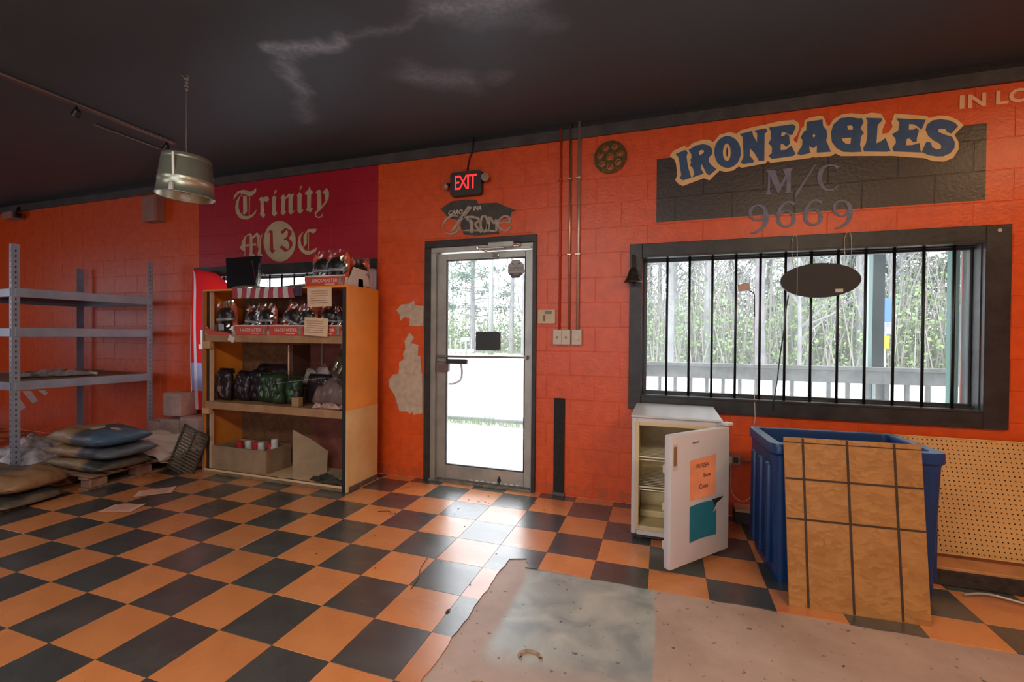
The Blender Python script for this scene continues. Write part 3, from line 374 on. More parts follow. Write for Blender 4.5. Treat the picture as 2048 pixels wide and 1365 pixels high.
M9 = [('M',[[(0.693,2.574),(0.756,2.57),(0.758,2.552),(0.786,2.459),(0.817,2.528),(0.8,2.573),(0.867,2.576),(0.854,2.551),(0.854,2.407),(0.866,2.395),(0.814,2.398),(0.826,2.412),(0.827,2.5),(0.778,2.401),(0.77,2.401),(0.72,2.529),(0.72,2.42),(0.736,2.4),(0.685,2.402),(0.705,2.419),(0.708,2.553)]]),('slash',[[(1.003,2.588),(1.012,2.585),(0.886,2.359),(0.878,2.36),(0.882,2.387)]]),('C',[[(1.152,2.555),(1.148,2.557),(1.142,2.561),(1.135,2.565),(1.126,2.569),(1.118,2.572),(1.111,2.574),(1.102,2.575),(1.094,2.576),(1.086,2.575),(1.078,2.573),(1.069,2.572),(1.061,2.57),(1.052,2.566),(1.043,2.56),(1.036,2.552),(1.03,2.542),(1.025,2.53),(1.021,2.517),(1.018,2.503),(1.017,2.49),(1.018,2.475),(1.021,2.461),(1.025,2.447),(1.031,2.434),(1.037,2.422),(1.044,2.412),(1.053,2.404),(1.062,2.397),(1.071,2.392),(1.08,2.389),(1.089,2.386),(1.097,2.385),(1.105,2.386),(1.114,2.388),(1.121,2.391),(1.129,2.397),(1.136,2.405),(1.143,2.413),(1.148,2.421),(1.152,2.426),(1.149,2.43),(1.145,2.425),(1.138,2.418),(1.131,2.411),(1.124,2.404),(1.117,2.4),(1.111,2.398),(1.104,2.397),(1.097,2.397),(1.09,2.399),(1.083,2.401),(1.077,2.406),(1.071,2.413),(1.066,2.42),(1.061,2.428),(1.058,2.436),(1.055,2.444),(1.052,2.455),(1.05,2.466),(1.049,2.476),(1.049,2.486),(1.049,2.496),(1.049,2.507),(1.051,2.518),(1.053,2.527),(1.056,2.535),(1.059,2.542),(1.063,2.548),(1.069,2.553),(1.075,2.558),(1.081,2.562),(1.088,2.563),(1.095,2.564),(1.103,2.563),(1.11,2.562),(1.116,2.56),(1.121,2.556),(1.126,2.55),(1.131,2.544),(1.136,2.538),(1.139,2.533)]]),('9',[[(0.604,2.269),(0.604,2.273),(0.605,2.277),(0.605,2.282),(0.606,2.287),(0.607,2.29),(0.608,2.294),(0.609,2.297),(0.611,2.301),(0.613,2.304),(0.616,2.307),(0.619,2.31),(0.622,2.312),(0.626,2.314),(0.629,2.315),(0.633,2.317),(0.637,2.317),(0.641,2.317),(0.645,2.316),(0.65,2.315),(0.653,2.314),(0.657,2.311),(0.661,2.308),(0.665,2.305),(0.668,2.302),(0.671,2.299),(0.68,2.319),(0.677,2.32),(0.673,2.322),(0.668,2.324),(0.662,2.327),(0.656,2.329),(0.651,2.33),(0.646,2.33),(0.641,2.331),(0.636,2.33),(0.631,2.329),(0.626,2.329),(0.621,2.327),(0.616,2.326),(0.611,2.323),(0.607,2.321),(0.603,2.318),(0.598,2.314),(0.595,2.311),(0.591,2.306),(0.588,2.302),(0.585,2.296),(0.583,2.289),(0.582,2.283),(0.581,2.279),(0.58,2.276)],[(0.668,2.302),(0.67,2.298),(0.672,2.294),(0.675,2.289),(0.676,2.285),(0.677,2.282),(0.678,2.279),(0.679,2.276),(0.68,2.272),(0.68,2.269),(0.68,2.265),(0.681,2.262),(0.68,2.259),(0.68,2.255),(0.679,2.252),(0.678,2.249),(0.677,2.245),(0.676,2.242),(0.674,2.238),(0.672,2.235),(0.67,2.233),(0.668,2.23),(0.664,2.228),(0.66,2.225),(0.656,2.223),(0.653,2.221),(0.659,2.206),(0.662,2.207),(0.666,2.207),(0.672,2.209),(0.677,2.211),(0.683,2.213),(0.687,2.216),(0.692,2.22),(0.696,2.224),(0.699,2.228),(0.703,2.233),(0.705,2.239),(0.707,2.245),(0.708,2.251),(0.709,2.257),(0.71,2.263),(0.709,2.27),(0.708,2.276),(0.707,2.282),(0.705,2.289),(0.702,2.295),(0.698,2.301),(0.694,2.306),(0.689,2.311),(0.685,2.314),(0.683,2.316)],[(0.656,2.222),(0.652,2.221),(0.648,2.221),(0.643,2.221),(0.638,2.221),(0.634,2.222),(0.631,2.223),(0.627,2.225),(0.623,2.228),(0.62,2.231),(0.617,2.233),(0.614,2.237),(0.612,2.241),(0.61,2.245),(0.608,2.249),(0.607,2.252),(0.606,2.256),(0.605,2.26),(0.605,2.265),(0.604,2.27),(0.604,2.274),(0.58,2.271),(0.581,2.268),(0.582,2.263),(0.584,2.257),(0.586,2.25),(0.588,2.244),(0.592,2.238),(0.596,2.233),(0.599,2.229),(0.604,2.225),(0.608,2.222),(0.613,2.218),(0.617,2.215),(0.622,2.213),(0.627,2.211),(0.632,2.209),(0.638,2.208),(0.643,2.207),(0.649,2.206),(0.653,2.206),(0.657,2.206)],[(0.688,2.259),(0.688,2.255),(0.69,2.25),(0.69,2.245),(0.691,2.241),(0.69,2.236),(0.689,2.229),(0.688,2.219),(0.685,2.209),(0.682,2.2),(0.68,2.192),(0.677,2.185),(0.675,2.179),(0.672,2.174),(0.669,2.168),(0.665,2.163),(0.66,2.158),(0.655,2.152),(0.649,2.147),(0.643,2.143),(0.636,2.139),(0.629,2.135),(0.62,2.131),(0.611,2.128),(0.603,2.125),(0.598,2.123),(0.599,2.119),(0.605,2.119),(0.613,2.119),(0.623,2.12),(0.633,2.121),(0.643,2.123),(0.651,2.126),(0.659,2.13),(0.666,2.135),(0.673,2.14),(0.679,2.145),(0.685,2.15),(0.691,2.156),(0.696,2.162),(0.7,2.169),(0.704,2.178),(0.708,2.188),(0.711,2.199),(0.714,2.21),(0.716,2.221),(0.717,2.232),(0.716,2.242),(0.714,2.251),(0.711,2.258),(0.708,2.262),(0.707,2.265)]]),('6',[[(0.863,2.211),(0.863,2.208),(0.862,2.203),(0.862,2.198),(0.861,2.193),(0.861,2.19),(0.86,2.187),(0.859,2.183),(0.857,2.179),(0.855,2.176),(0.853,2.172),(0.85,2.17),(0.847,2.167),(0.844,2.165),(0.84,2.164),(0.837,2.162),(0.833,2.162),(0.829,2.162),(0.825,2.163),(0.821,2.164),(0.818,2.165),(0.814,2.167),(0.811,2.17),(0.807,2.173),(0.803,2.176),(0.801,2.179),(0.791,2.16),(0.794,2.158),(0.798,2.156),(0.803,2.154),(0.809,2.151),(0.814,2.149),(0.82,2.148),(0.825,2.148),(0.83,2.147),(0.835,2.148),(0.84,2.149),(0.845,2.15),(0.849,2.151),(0.854,2.153),(0.859,2.155),(0.863,2.158),(0.867,2.161),(0.871,2.164),(0.875,2.168),(0.879,2.172),(0.882,2.177),(0.885,2.184),(0.886,2.19),(0.887,2.196),(0.888,2.201),(0.889,2.204)],[(0.803,2.176),(0.802,2.179),(0.799,2.183),(0.796,2.188),(0.794,2.192),(0.792,2.195),(0.791,2.199),(0.79,2.202),(0.79,2.206),(0.789,2.21),(0.789,2.214),(0.789,2.218),(0.789,2.222),(0.79,2.226),(0.791,2.229),(0.792,2.233),(0.793,2.236),(0.794,2.24),(0.796,2.244),(0.798,2.247),(0.8,2.25),(0.803,2.253),(0.806,2.255),(0.811,2.258),(0.814,2.26),(0.817,2.261),(0.813,2.273),(0.81,2.273),(0.805,2.272),(0.8,2.27),(0.795,2.268),(0.79,2.265),(0.785,2.262),(0.781,2.259),(0.777,2.255),(0.774,2.251),(0.771,2.246),(0.768,2.24),(0.767,2.234),(0.765,2.228),(0.764,2.222),(0.764,2.216),(0.765,2.21),(0.766,2.203),(0.767,2.197),(0.769,2.191),(0.771,2.185),(0.775,2.178),(0.779,2.173),(0.783,2.168),(0.786,2.165),(0.789,2.162)],[(0.815,2.261),(0.818,2.261),(0.823,2.261),(0.827,2.261),(0.832,2.261),(0.836,2.26),(0.839,2.258),(0.843,2.256),(0.846,2.253),(0.85,2.25),(0.852,2.247),(0.855,2.243),(0.857,2.24),(0.859,2.236),(0.86,2.232),(0.861,2.228),(0.862,2.224),(0.862,2.22),(0.863,2.215),(0.863,2.21),(0.863,2.206),(0.889,2.209),(0.888,2.212),(0.887,2.217),(0.885,2.224),(0.883,2.23),(0.881,2.237),(0.877,2.242),(0.874,2.247),(0.87,2.252),(0.866,2.256),(0.861,2.259),(0.857,2.262),(0.852,2.265),(0.848,2.268),(0.843,2.27),(0.838,2.271),(0.833,2.272),(0.827,2.273),(0.822,2.273),(0.817,2.273),(0.814,2.274)],[(0.885,2.322),(0.881,2.324),(0.875,2.327),(0.868,2.331),(0.86,2.335),(0.852,2.337),(0.845,2.338),(0.838,2.338),(0.83,2.338),(0.823,2.335),(0.815,2.331),(0.808,2.326),(0.8,2.319),(0.792,2.311),(0.785,2.302),(0.779,2.293),(0.774,2.282),(0.769,2.27),(0.766,2.259),(0.763,2.249),(0.762,2.243),(0.783,2.233),(0.785,2.24),(0.787,2.25),(0.79,2.261),(0.793,2.271),(0.797,2.28),(0.801,2.288),(0.806,2.297),(0.812,2.306),(0.818,2.313),(0.823,2.318),(0.828,2.321),(0.834,2.322),(0.839,2.322),(0.845,2.322),(0.85,2.321),(0.854,2.318),(0.859,2.313),(0.865,2.308),(0.869,2.303),(0.873,2.299)]]),('6',[[(1.032,2.211),(1.032,2.208),(1.031,2.203),(1.031,2.198),(1.03,2.194),(1.029,2.19),(1.029,2.187),(1.027,2.183),(1.026,2.18),(1.024,2.176),(1.022,2.173),(1.019,2.17),(1.016,2.168),(1.013,2.166),(1.01,2.164),(1.006,2.163),(1.003,2.163),(0.999,2.163),(0.995,2.163),(0.991,2.164),(0.988,2.165),(0.985,2.168),(0.981,2.171),(0.977,2.174),(0.974,2.177),(0.971,2.179),(0.962,2.16),(0.965,2.159),(0.969,2.157),(0.974,2.154),(0.979,2.152),(0.985,2.15),(0.99,2.149),(0.995,2.149),(1.0,2.148),(1.005,2.149),(1.009,2.15),(1.014,2.151),(1.019,2.152),(1.023,2.154),(1.028,2.156),(1.032,2.158),(1.036,2.161),(1.04,2.165),(1.044,2.169),(1.047,2.173),(1.05,2.178),(1.053,2.184),(1.054,2.191),(1.055,2.196),(1.056,2.201),(1.057,2.204)],[(0.974,2.177),(0.972,2.18),(0.97,2.184),(0.967,2.188),(0.965,2.192),(0.964,2.196),(0.962,2.199),(0.961,2.203),(0.961,2.206),(0.96,2.21),(0.96,2.214),(0.96,2.218),(0.96,2.221),(0.961,2.225),(0.962,2.229),(0.963,2.232),(0.964,2.236),(0.965,2.24),(0.967,2.243),(0.969,2.247),(0.971,2.25),(0.973,2.252),(0.977,2.254),(0.981,2.257),(0.985,2.259),(0.987,2.26),(0.983,2.272),(0.98,2.272),(0.976,2.271),(0.971,2.269),(0.966,2.267),(0.961,2.265),(0.957,2.262),(0.953,2.258),(0.949,2.254),(0.946,2.25),(0.942,2.245),(0.94,2.24),(0.939,2.234),(0.937,2.228),(0.936,2.222),(0.936,2.216),(0.937,2.21),(0.937,2.203),(0.939,2.197),(0.941,2.191),(0.943,2.185),(0.946,2.179),(0.95,2.174),(0.954,2.169),(0.958,2.165),(0.96,2.163)],[(0.985,2.26),(0.988,2.26),(0.993,2.26),(0.997,2.26),(1.002,2.26),(1.006,2.259),(1.009,2.257),(1.012,2.255),(1.016,2.252),(1.019,2.249),(1.022,2.246),(1.024,2.243),(1.026,2.239),(1.027,2.235),(1.029,2.231),(1.03,2.228),(1.03,2.224),(1.031,2.22),(1.031,2.214),(1.032,2.21),(1.032,2.206),(1.057,2.209),(1.056,2.212),(1.055,2.217),(1.053,2.223),(1.051,2.23),(1.049,2.236),(1.046,2.242),(1.042,2.247),(1.038,2.251),(1.034,2.255),(1.03,2.258),(1.026,2.261),(1.021,2.264),(1.017,2.267),(1.012,2.269),(1.007,2.27),(1.002,2.271),(0.997,2.272),(0.992,2.272),(0.988,2.272),(0.985,2.272)],[(1.053,2.32),(1.049,2.322),(1.043,2.325),(1.036,2.329),(1.029,2.333),(1.021,2.335),(1.014,2.336),(1.007,2.336),(1.0,2.336),(0.993,2.333),(0.986,2.329),(0.978,2.324),(0.97,2.318),(0.963,2.31),(0.956,2.301),(0.95,2.292),(0.945,2.281),(0.941,2.269),(0.938,2.258),(0.935,2.249),(0.934,2.242),(0.954,2.233),(0.956,2.24),(0.958,2.249),(0.961,2.26),(0.964,2.27),(0.968,2.279),(0.972,2.287),(0.977,2.296),(0.982,2.304),(0.988,2.311),(0.993,2.316),(0.998,2.319),(1.003,2.32),(1.009,2.321),(1.014,2.32),(1.019,2.319),(1.023,2.316),(1.028,2.312),(1.033,2.307),(1.038,2.302),(1.041,2.298)]]),('9',[[(1.134,2.261),(1.134,2.264),(1.134,2.269),(1.134,2.274),(1.135,2.278),(1.136,2.281),(1.137,2.284),(1.138,2.288),(1.14,2.291),(1.142,2.295),(1.144,2.298),(1.147,2.3),(1.15,2.302),(1.153,2.304),(1.156,2.305),(1.16,2.306),(1.163,2.306),(1.167,2.306),(1.171,2.306),(1.175,2.305),(1.178,2.303),(1.181,2.301),(1.185,2.298),(1.188,2.295),(1.191,2.292),(1.194,2.29),(1.202,2.308),(1.199,2.309),(1.196,2.311),(1.191,2.314),(1.186,2.316),(1.181,2.318),(1.176,2.319),(1.171,2.319),(1.166,2.319),(1.162,2.319),(1.157,2.318),(1.153,2.318),(1.148,2.316),(1.144,2.315),(1.14,2.313),(1.136,2.31),(1.132,2.307),(1.128,2.304),(1.125,2.301),(1.122,2.297),(1.119,2.292),(1.116,2.286),(1.115,2.28),(1.114,2.275),(1.113,2.27),(1.112,2.267)],[(1.191,2.292),(1.193,2.289),(1.195,2.285),(1.197,2.28),(1.199,2.276),(1.2,2.273),(1.201,2.271),(1.201,2.267),(1.202,2.264),(1.202,2.261),(1.203,2.258),(1.203,2.255),(1.203,2.251),(1.202,2.248),(1.201,2.245),(1.201,2.242),(1.2,2.238),(1.199,2.235),(1.197,2.232),(1.195,2.229),(1.193,2.226),(1.191,2.224),(1.188,2.222),(1.184,2.219),(1.181,2.217),(1.178,2.215),(1.183,2.201),(1.186,2.202),(1.19,2.202),(1.195,2.204),(1.2,2.205),(1.205,2.208),(1.209,2.211),(1.213,2.214),(1.216,2.218),(1.22,2.222),(1.223,2.227),(1.225,2.232),(1.226,2.238),(1.228,2.244),(1.229,2.249),(1.229,2.256),(1.229,2.262),(1.228,2.268),(1.226,2.274),(1.225,2.28),(1.222,2.286),(1.218,2.292),(1.214,2.297),(1.21,2.301),(1.207,2.304),(1.205,2.306)],[(1.18,2.216),(1.177,2.216),(1.173,2.215),(1.169,2.215),(1.165,2.215),(1.161,2.216),(1.157,2.218),(1.154,2.22),(1.151,2.222),(1.148,2.224),(1.145,2.227),(1.143,2.23),(1.14,2.234),(1.139,2.238),(1.137,2.242),(1.136,2.245),(1.135,2.248),(1.135,2.253),(1.134,2.258),(1.134,2.262),(1.134,2.266),(1.112,2.263),(1.113,2.26),(1.114,2.255),(1.115,2.249),(1.117,2.243),(1.119,2.237),(1.123,2.232),(1.126,2.227),(1.129,2.223),(1.133,2.219),(1.137,2.216),(1.141,2.213),(1.145,2.21),(1.15,2.208),(1.154,2.206),(1.159,2.204),(1.164,2.203),(1.169,2.202),(1.174,2.202),(1.178,2.201),(1.181,2.201)],[(1.209,2.251),(1.21,2.247),(1.211,2.243),(1.212,2.238),(1.212,2.234),(1.211,2.23),(1.211,2.223),(1.209,2.214),(1.207,2.204),(1.204,2.195),(1.202,2.187),(1.2,2.181),(1.198,2.175),(1.195,2.17),(1.192,2.165),(1.188,2.16),(1.184,2.155),(1.179,2.15),(1.174,2.145),(1.169,2.141),(1.163,2.137),(1.156,2.133),(1.148,2.13),(1.14,2.127),(1.133,2.124),(1.128,2.122),(1.129,2.119),(1.134,2.118),(1.142,2.119),(1.151,2.119),(1.16,2.12),(1.168,2.122),(1.176,2.125),(1.183,2.129),(1.19,2.133),(1.196,2.138),(1.202,2.143),(1.207,2.148),(1.212,2.154),(1.216,2.16),(1.221,2.166),(1.224,2.174),(1.227,2.184),(1.23,2.194),(1.233,2.205),(1.235,2.216),(1.236,2.226),(1.235,2.235),(1.233,2.244),(1.23,2.25),(1.228,2.255),(1.226,2.257)]])]
CHBG = [(-1.966,2.508),(-1.855,2.567),(-1.731,2.573),(-1.609,2.561),(-1.588,2.515),(-1.569,2.524),(-1.41,2.518),(-1.237,2.437),(-1.275,2.424),(-1.282,2.392),(-1.386,2.36),(-1.397,2.262),(-1.385,2.243),(-1.606,2.242),(-1.728,2.257),(-1.762,2.334),(-1.754,2.386),(-1.854,2.408),(-1.904,2.443)]
CH = [('C',[[(-1.781,2.429),(-1.787,2.432),(-1.797,2.436),(-1.808,2.44),(-1.821,2.444),(-1.834,2.446),(-1.847,2.445),(-1.859,2.442),(-1.871,2.438),(-1.883,2.433),(-1.894,2.426),(-1.904,2.419),(-1.915,2.41),(-1.924,2.401),(-1.932,2.391),(-1.939,2.381),(-1.943,2.369),(-1.944,2.358),(-1.944,2.347),(-1.944,2.338),(-1.944,2.332),(-1.931,2.33),(-1.93,2.336),(-1.928,2.345),(-1.927,2.354),(-1.924,2.363),(-1.92,2.371),(-1.914,2.379),(-1.907,2.388),(-1.899,2.396),(-1.89,2.404),(-1.881,2.411),(-1.872,2.416),(-1.862,2.421),(-1.851,2.425),(-1.841,2.427),(-1.832,2.429),(-1.823,2.428),(-1.813,2.425),(-1.802,2.421),(-1.793,2.418),(-1.786,2.415)],[(-1.926,2.291),(-1.92,2.286),(-1.91,2.28),(-1.899,2.273),(-1.887,2.267),(-1.875,2.262),(-1.863,2.261),(-1.852,2.261),(-1.841,2.261),(-1.83,2.263),(-1.82,2.266),(-1.809,2.271),(-1.8,2.276),(-1.79,2.282),(-1.782,2.289),(-1.775,2.296),(-1.769,2.305),(-1.765,2.314),(-1.762,2.323),(-1.761,2.331),(-1.759,2.336),(-1.773,2.341),(-1.775,2.336),(-1.778,2.329),(-1.781,2.321),(-1.785,2.313),(-1.79,2.307),(-1.796,2.302),(-1.803,2.296),(-1.811,2.29),(-1.819,2.286),(-1.828,2.282),(-1.836,2.279),(-1.845,2.278),(-1.854,2.276),(-1.863,2.276),(-1.872,2.277),(-1.882,2.279),(-1.893,2.284),(-1.905,2.289),(-1.915,2.294),(-1.922,2.297)]]),('h',[[(-1.69,2.512),(-1.645,2.497),(-1.836,2.29),(-1.865,2.292)]]),('r',[[(-1.737,2.406),(-1.726,2.405),(-1.709,2.404),(-1.691,2.404),(-1.672,2.403),(-1.657,2.401),(-1.643,2.398),(-1.628,2.395),(-1.615,2.391),(-1.604,2.387),(-1.597,2.384),(-1.594,2.381),(-1.593,2.379),(-1.592,2.377),(-1.592,2.375),(-1.593,2.374),(-1.596,2.371),(-1.604,2.366),(-1.614,2.362),(-1.624,2.357),(-1.631,2.354),(-1.624,2.34),(-1.617,2.342),(-1.606,2.345),(-1.594,2.348),(-1.583,2.353),(-1.574,2.359),(-1.569,2.368),(-1.568,2.377),(-1.571,2.386),(-1.577,2.395),(-1.585,2.402),(-1.597,2.407),(-1.61,2.412),(-1.624,2.415),(-1.64,2.419),(-1.656,2.421),(-1.673,2.422),(-1.692,2.422),(-1.711,2.422),(-1.727,2.421),(-1.738,2.421)],[(-1.709,2.389),(-1.702,2.384),(-1.692,2.379),(-1.682,2.372),(-1.676,2.366),(-1.673,2.359),(-1.67,2.347),(-1.668,2.326),(-1.667,2.303),(-1.668,2.283),(-1.667,2.268),(-1.635,2.266),(-1.634,2.28),(-1.633,2.301),(-1.633,2.324),(-1.634,2.348),(-1.639,2.369),(-1.651,2.385),(-1.667,2.395),(-1.682,2.401),(-1.693,2.404),(-1.701,2.406)],[(-1.631,2.342),(-1.627,2.335),(-1.62,2.325),(-1.613,2.314),(-1.605,2.303),(-1.598,2.293),(-1.59,2.284),(-1.582,2.276),(-1.574,2.268),(-1.568,2.262),(-1.563,2.258),(-1.546,2.272),(-1.55,2.276),(-1.555,2.283),(-1.562,2.291),(-1.569,2.299),(-1.576,2.307),(-1.584,2.316),(-1.593,2.326),(-1.602,2.337),(-1.609,2.346),(-1.615,2.352)]]),('o',[[(-1.508,2.34),(-1.509,2.336),(-1.509,2.33),(-1.509,2.323),(-1.51,2.316),(-1.511,2.311),(-1.512,2.306),(-1.514,2.301),(-1.515,2.297),(-1.517,2.293),(-1.519,2.29),(-1.521,2.287),(-1.523,2.285),(-1.525,2.283),(-1.527,2.282),(-1.528,2.281),(-1.529,2.281),(-1.53,2.281),(-1.531,2.281),(-1.532,2.281),(-1.533,2.281),(-1.534,2.282),(-1.536,2.284),(-1.539,2.288),(-1.541,2.291),(-1.543,2.293),(-1.56,2.281),(-1.558,2.279),(-1.556,2.276),(-1.552,2.272),(-1.548,2.268),(-1.543,2.264),(-1.538,2.262),(-1.533,2.261),(-1.528,2.26),(-1.523,2.261),(-1.518,2.262),(-1.514,2.265),(-1.51,2.267),(-1.506,2.271),(-1.503,2.275),(-1.5,2.279),(-1.497,2.283),(-1.495,2.288),(-1.493,2.294),(-1.491,2.299),(-1.49,2.305),(-1.489,2.312),(-1.488,2.319),(-1.487,2.327),(-1.487,2.333),(-1.486,2.337)],[(-1.542,2.29),(-1.543,2.294),(-1.545,2.298),(-1.547,2.303),(-1.549,2.309),(-1.551,2.314),(-1.552,2.319),(-1.553,2.325),(-1.553,2.33),(-1.554,2.336),(-1.554,2.342),(-1.554,2.348),(-1.554,2.354),(-1.553,2.36),(-1.552,2.365),(-1.551,2.37),(-1.55,2.375),(-1.548,2.38),(-1.547,2.384),(-1.545,2.388),(-1.543,2.391),(-1.541,2.393),(-1.539,2.396),(-1.536,2.398),(-1.534,2.4),(-1.532,2.402),(-1.547,2.417),(-1.549,2.416),(-1.551,2.414),(-1.555,2.411),(-1.559,2.407),(-1.562,2.403),(-1.565,2.398),(-1.567,2.393),(-1.569,2.388),(-1.571,2.382),(-1.573,2.376),(-1.574,2.37),(-1.575,2.364),(-1.575,2.357),(-1.576,2.35),(-1.576,2.344),(-1.576,2.337),(-1.575,2.33),(-1.574,2.324),(-1.573,2.317),(-1.572,2.311),(-1.57,2.304),(-1.568,2.298),(-1.565,2.292),(-1.563,2.287),(-1.562,2.284)],[(-1.538,2.399),(-1.535,2.399),(-1.533,2.4),(-1.53,2.4),(-1.529,2.4),(-1.529,2.399),(-1.528,2.399),(-1.526,2.397),(-1.524,2.395),(-1.522,2.393),(-1.52,2.39),(-1.518,2.386),(-1.516,2.382),(-1.514,2.377),(-1.513,2.372),(-1.512,2.368),(-1.511,2.362),(-1.51,2.355),(-1.509,2.349),(-1.509,2.342),(-1.508,2.338),(-1.486,2.338),(-1.487,2.342),(-1.487,2.348),(-1.488,2.356),(-1.489,2.363),(-1.49,2.37),(-1.492,2.376),(-1.494,2.382),(-1.496,2.388),(-1.498,2.393),(-1.501,2.398),(-1.504,2.403),(-1.507,2.407),(-1.511,2.411),(-1.515,2.414),(-1.52,2.417),(-1.526,2.419),(-1.531,2.42),(-1.536,2.42),(-1.539,2.42),(-1.54,2.42)]]),('m',[[(-1.479,2.284),(-1.468,2.397),(-1.492,2.401),(-1.503,2.288)],[(-1.486,2.39),(-1.446,2.329),(-1.426,2.339),(-1.466,2.401)],[(-1.428,2.329),(-1.406,2.364),(-1.424,2.374),(-1.445,2.339)],[(-1.423,2.37),(-1.424,2.275),(-1.401,2.273),(-1.399,2.368)]]),('e',[[(-1.381,2.33),(-1.277,2.331),(-1.278,2.343),(-1.382,2.341)],[(-1.272,2.338),(-1.273,2.344),(-1.274,2.353),(-1.276,2.363),(-1.279,2.374),(-1.286,2.384),(-1.295,2.391),(-1.305,2.396),(-1.315,2.399),(-1.326,2.401),(-1.337,2.401),(-1.347,2.4),(-1.358,2.397),(-1.368,2.392),(-1.377,2.387),(-1.385,2.38),(-1.392,2.372),(-1.398,2.363),(-1.403,2.353),(-1.406,2.343),(-1.407,2.332),(-1.406,2.321),(-1.402,2.31),(-1.398,2.299),(-1.392,2.289),(-1.384,2.28),(-1.375,2.273),(-1.364,2.266),(-1.353,2.262),(-1.341,2.258),(-1.33,2.257),(-1.32,2.258),(-1.311,2.261),(-1.304,2.266),(-1.297,2.271),(-1.291,2.275),(-1.285,2.279),(-1.28,2.284),(-1.275,2.289),(-1.271,2.293),(-1.268,2.296),(-1.279,2.306),(-1.282,2.303),(-1.286,2.299),(-1.291,2.295),(-1.296,2.291),(-1.301,2.287),(-1.307,2.283),(-1.313,2.279),(-1.32,2.275),(-1.325,2.273),(-1.331,2.273),(-1.338,2.274),(-1.347,2.277),(-1.356,2.282),(-1.364,2.287),(-1.371,2.292),(-1.376,2.298),(-1.38,2.306),(-1.384,2.315),(-1.387,2.323),(-1.387,2.33),(-1.387,2.338),(-1.384,2.346),(-1.381,2.354),(-1.376,2.361),(-1.371,2.367),(-1.365,2.372),(-1.358,2.376),(-1.35,2.38),(-1.342,2.382),(-1.334,2.383),(-1.327,2.383),(-1.319,2.381),(-1.311,2.378),(-1.305,2.375),(-1.301,2.372),(-1.298,2.368),(-1.296,2.36),(-1.294,2.351),(-1.292,2.343),(-1.291,2.337)]])]
PEEL = [[(-2.428,1.58),(-2.374,1.634),(-2.285,1.641),(-2.241,1.671),(-2.223,1.625),(-2.135,1.616),(-2.139,1.428),(-2.283,1.428),(-2.28,1.501),(-2.337,1.517),(-2.382,1.478),(-2.391,1.541)],[(-2.336,1.29),(-2.283,1.366),(-2.233,1.322),(-2.264,1.268),(-2.185,1.253),(-2.193,1.153),(-2.167,1.145),(-2.157,1.03),(-2.143,0.968),(-2.14,0.613),(-2.233,0.592),(-2.246,0.622),(-2.268,0.597),(-2.313,0.621),(-2.385,0.614),(-2.44,0.768),(-2.505,0.845),(-2.511,0.908),(-2.46,0.965),(-2.397,0.975),(-2.392,1.085),(-2.344,1.118),(-2.353,1.165),(-2.326,1.212)]]
STR = [[(-8.492,0.486),(-8.413,0.456),(-8.222,0.318),(-8.335,0.267),(-8.492,0.374)],[(-8.321,0.533),(-8.123,0.545),(-7.959,0.42),(-8.088,0.377)],[(-7.959,0.56),(-7.817,0.572),(-7.748,0.533),(-7.82,0.492)]]

def W_(o):
    """part meshes written in world coordinates keep their place under their thing"""
    p = o.parent; m = Matrix.Identity(4)
    ch = []
    while p: ch.append(p.matrix_basis.copy() if p.parent is None else p.matrix_parent_inverse @ p.matrix_basis); p = p.parent
    for c in ch[::-1]: m = m @ c
    o.matrix_parent_inverse = m.inverted(); return o

# common paints
BLK = mat('black_painted_wood', (.030, .027, .025), .45, noise=.35, nscale=12, bump=.15, bscale=50)
ALU = mat('dull_aluminium', (.42, .42, .38), .38, .55, noise=.12, nscale=6)
STEEL = mat('galvanised_steel', (.55, .55, .52), .35, .8, noise=.15)
CHROME = mat('chrome', (.75, .75, .74), .15, 1.)
WHITE = mat('white_plastic', (.62, .60, .56), .4, noise=.05)
CREAMP = mat('cream_plastic', (.62, .48, .30), .45, noise=.06)
PAPER = mat('tan_paper', (.72, .50, .33), .8, noise=.06, nscale=20)
INK = mat('ink', (.10, .06, .05), .7)
BLACK = mat('black_plastic', (.012, .012, .013), .35)
DARK = mat('dark_rubber', (.02, .02, .02), .6)
ORP = mat('orange_cabinet_paint', (.80, .27, .03), .38, noise=.08, nscale=3, bump=.06)
PLY = mat('bare_plywood', (.62, .40, .20), .6, col2=(.74, .52, .30), nscale=5, bump=.1)
WOODP = mat('pallet_wood', (.20, .11, .07), .8, col2=(.36, .21, .14), nscale=9, bump=.3)
REDC = mat('red_print_card', (.55, .06, .035), .5, noise=.1)
WCARD = mat('white_card', (.66, .62, .55), .7, noise=.05)

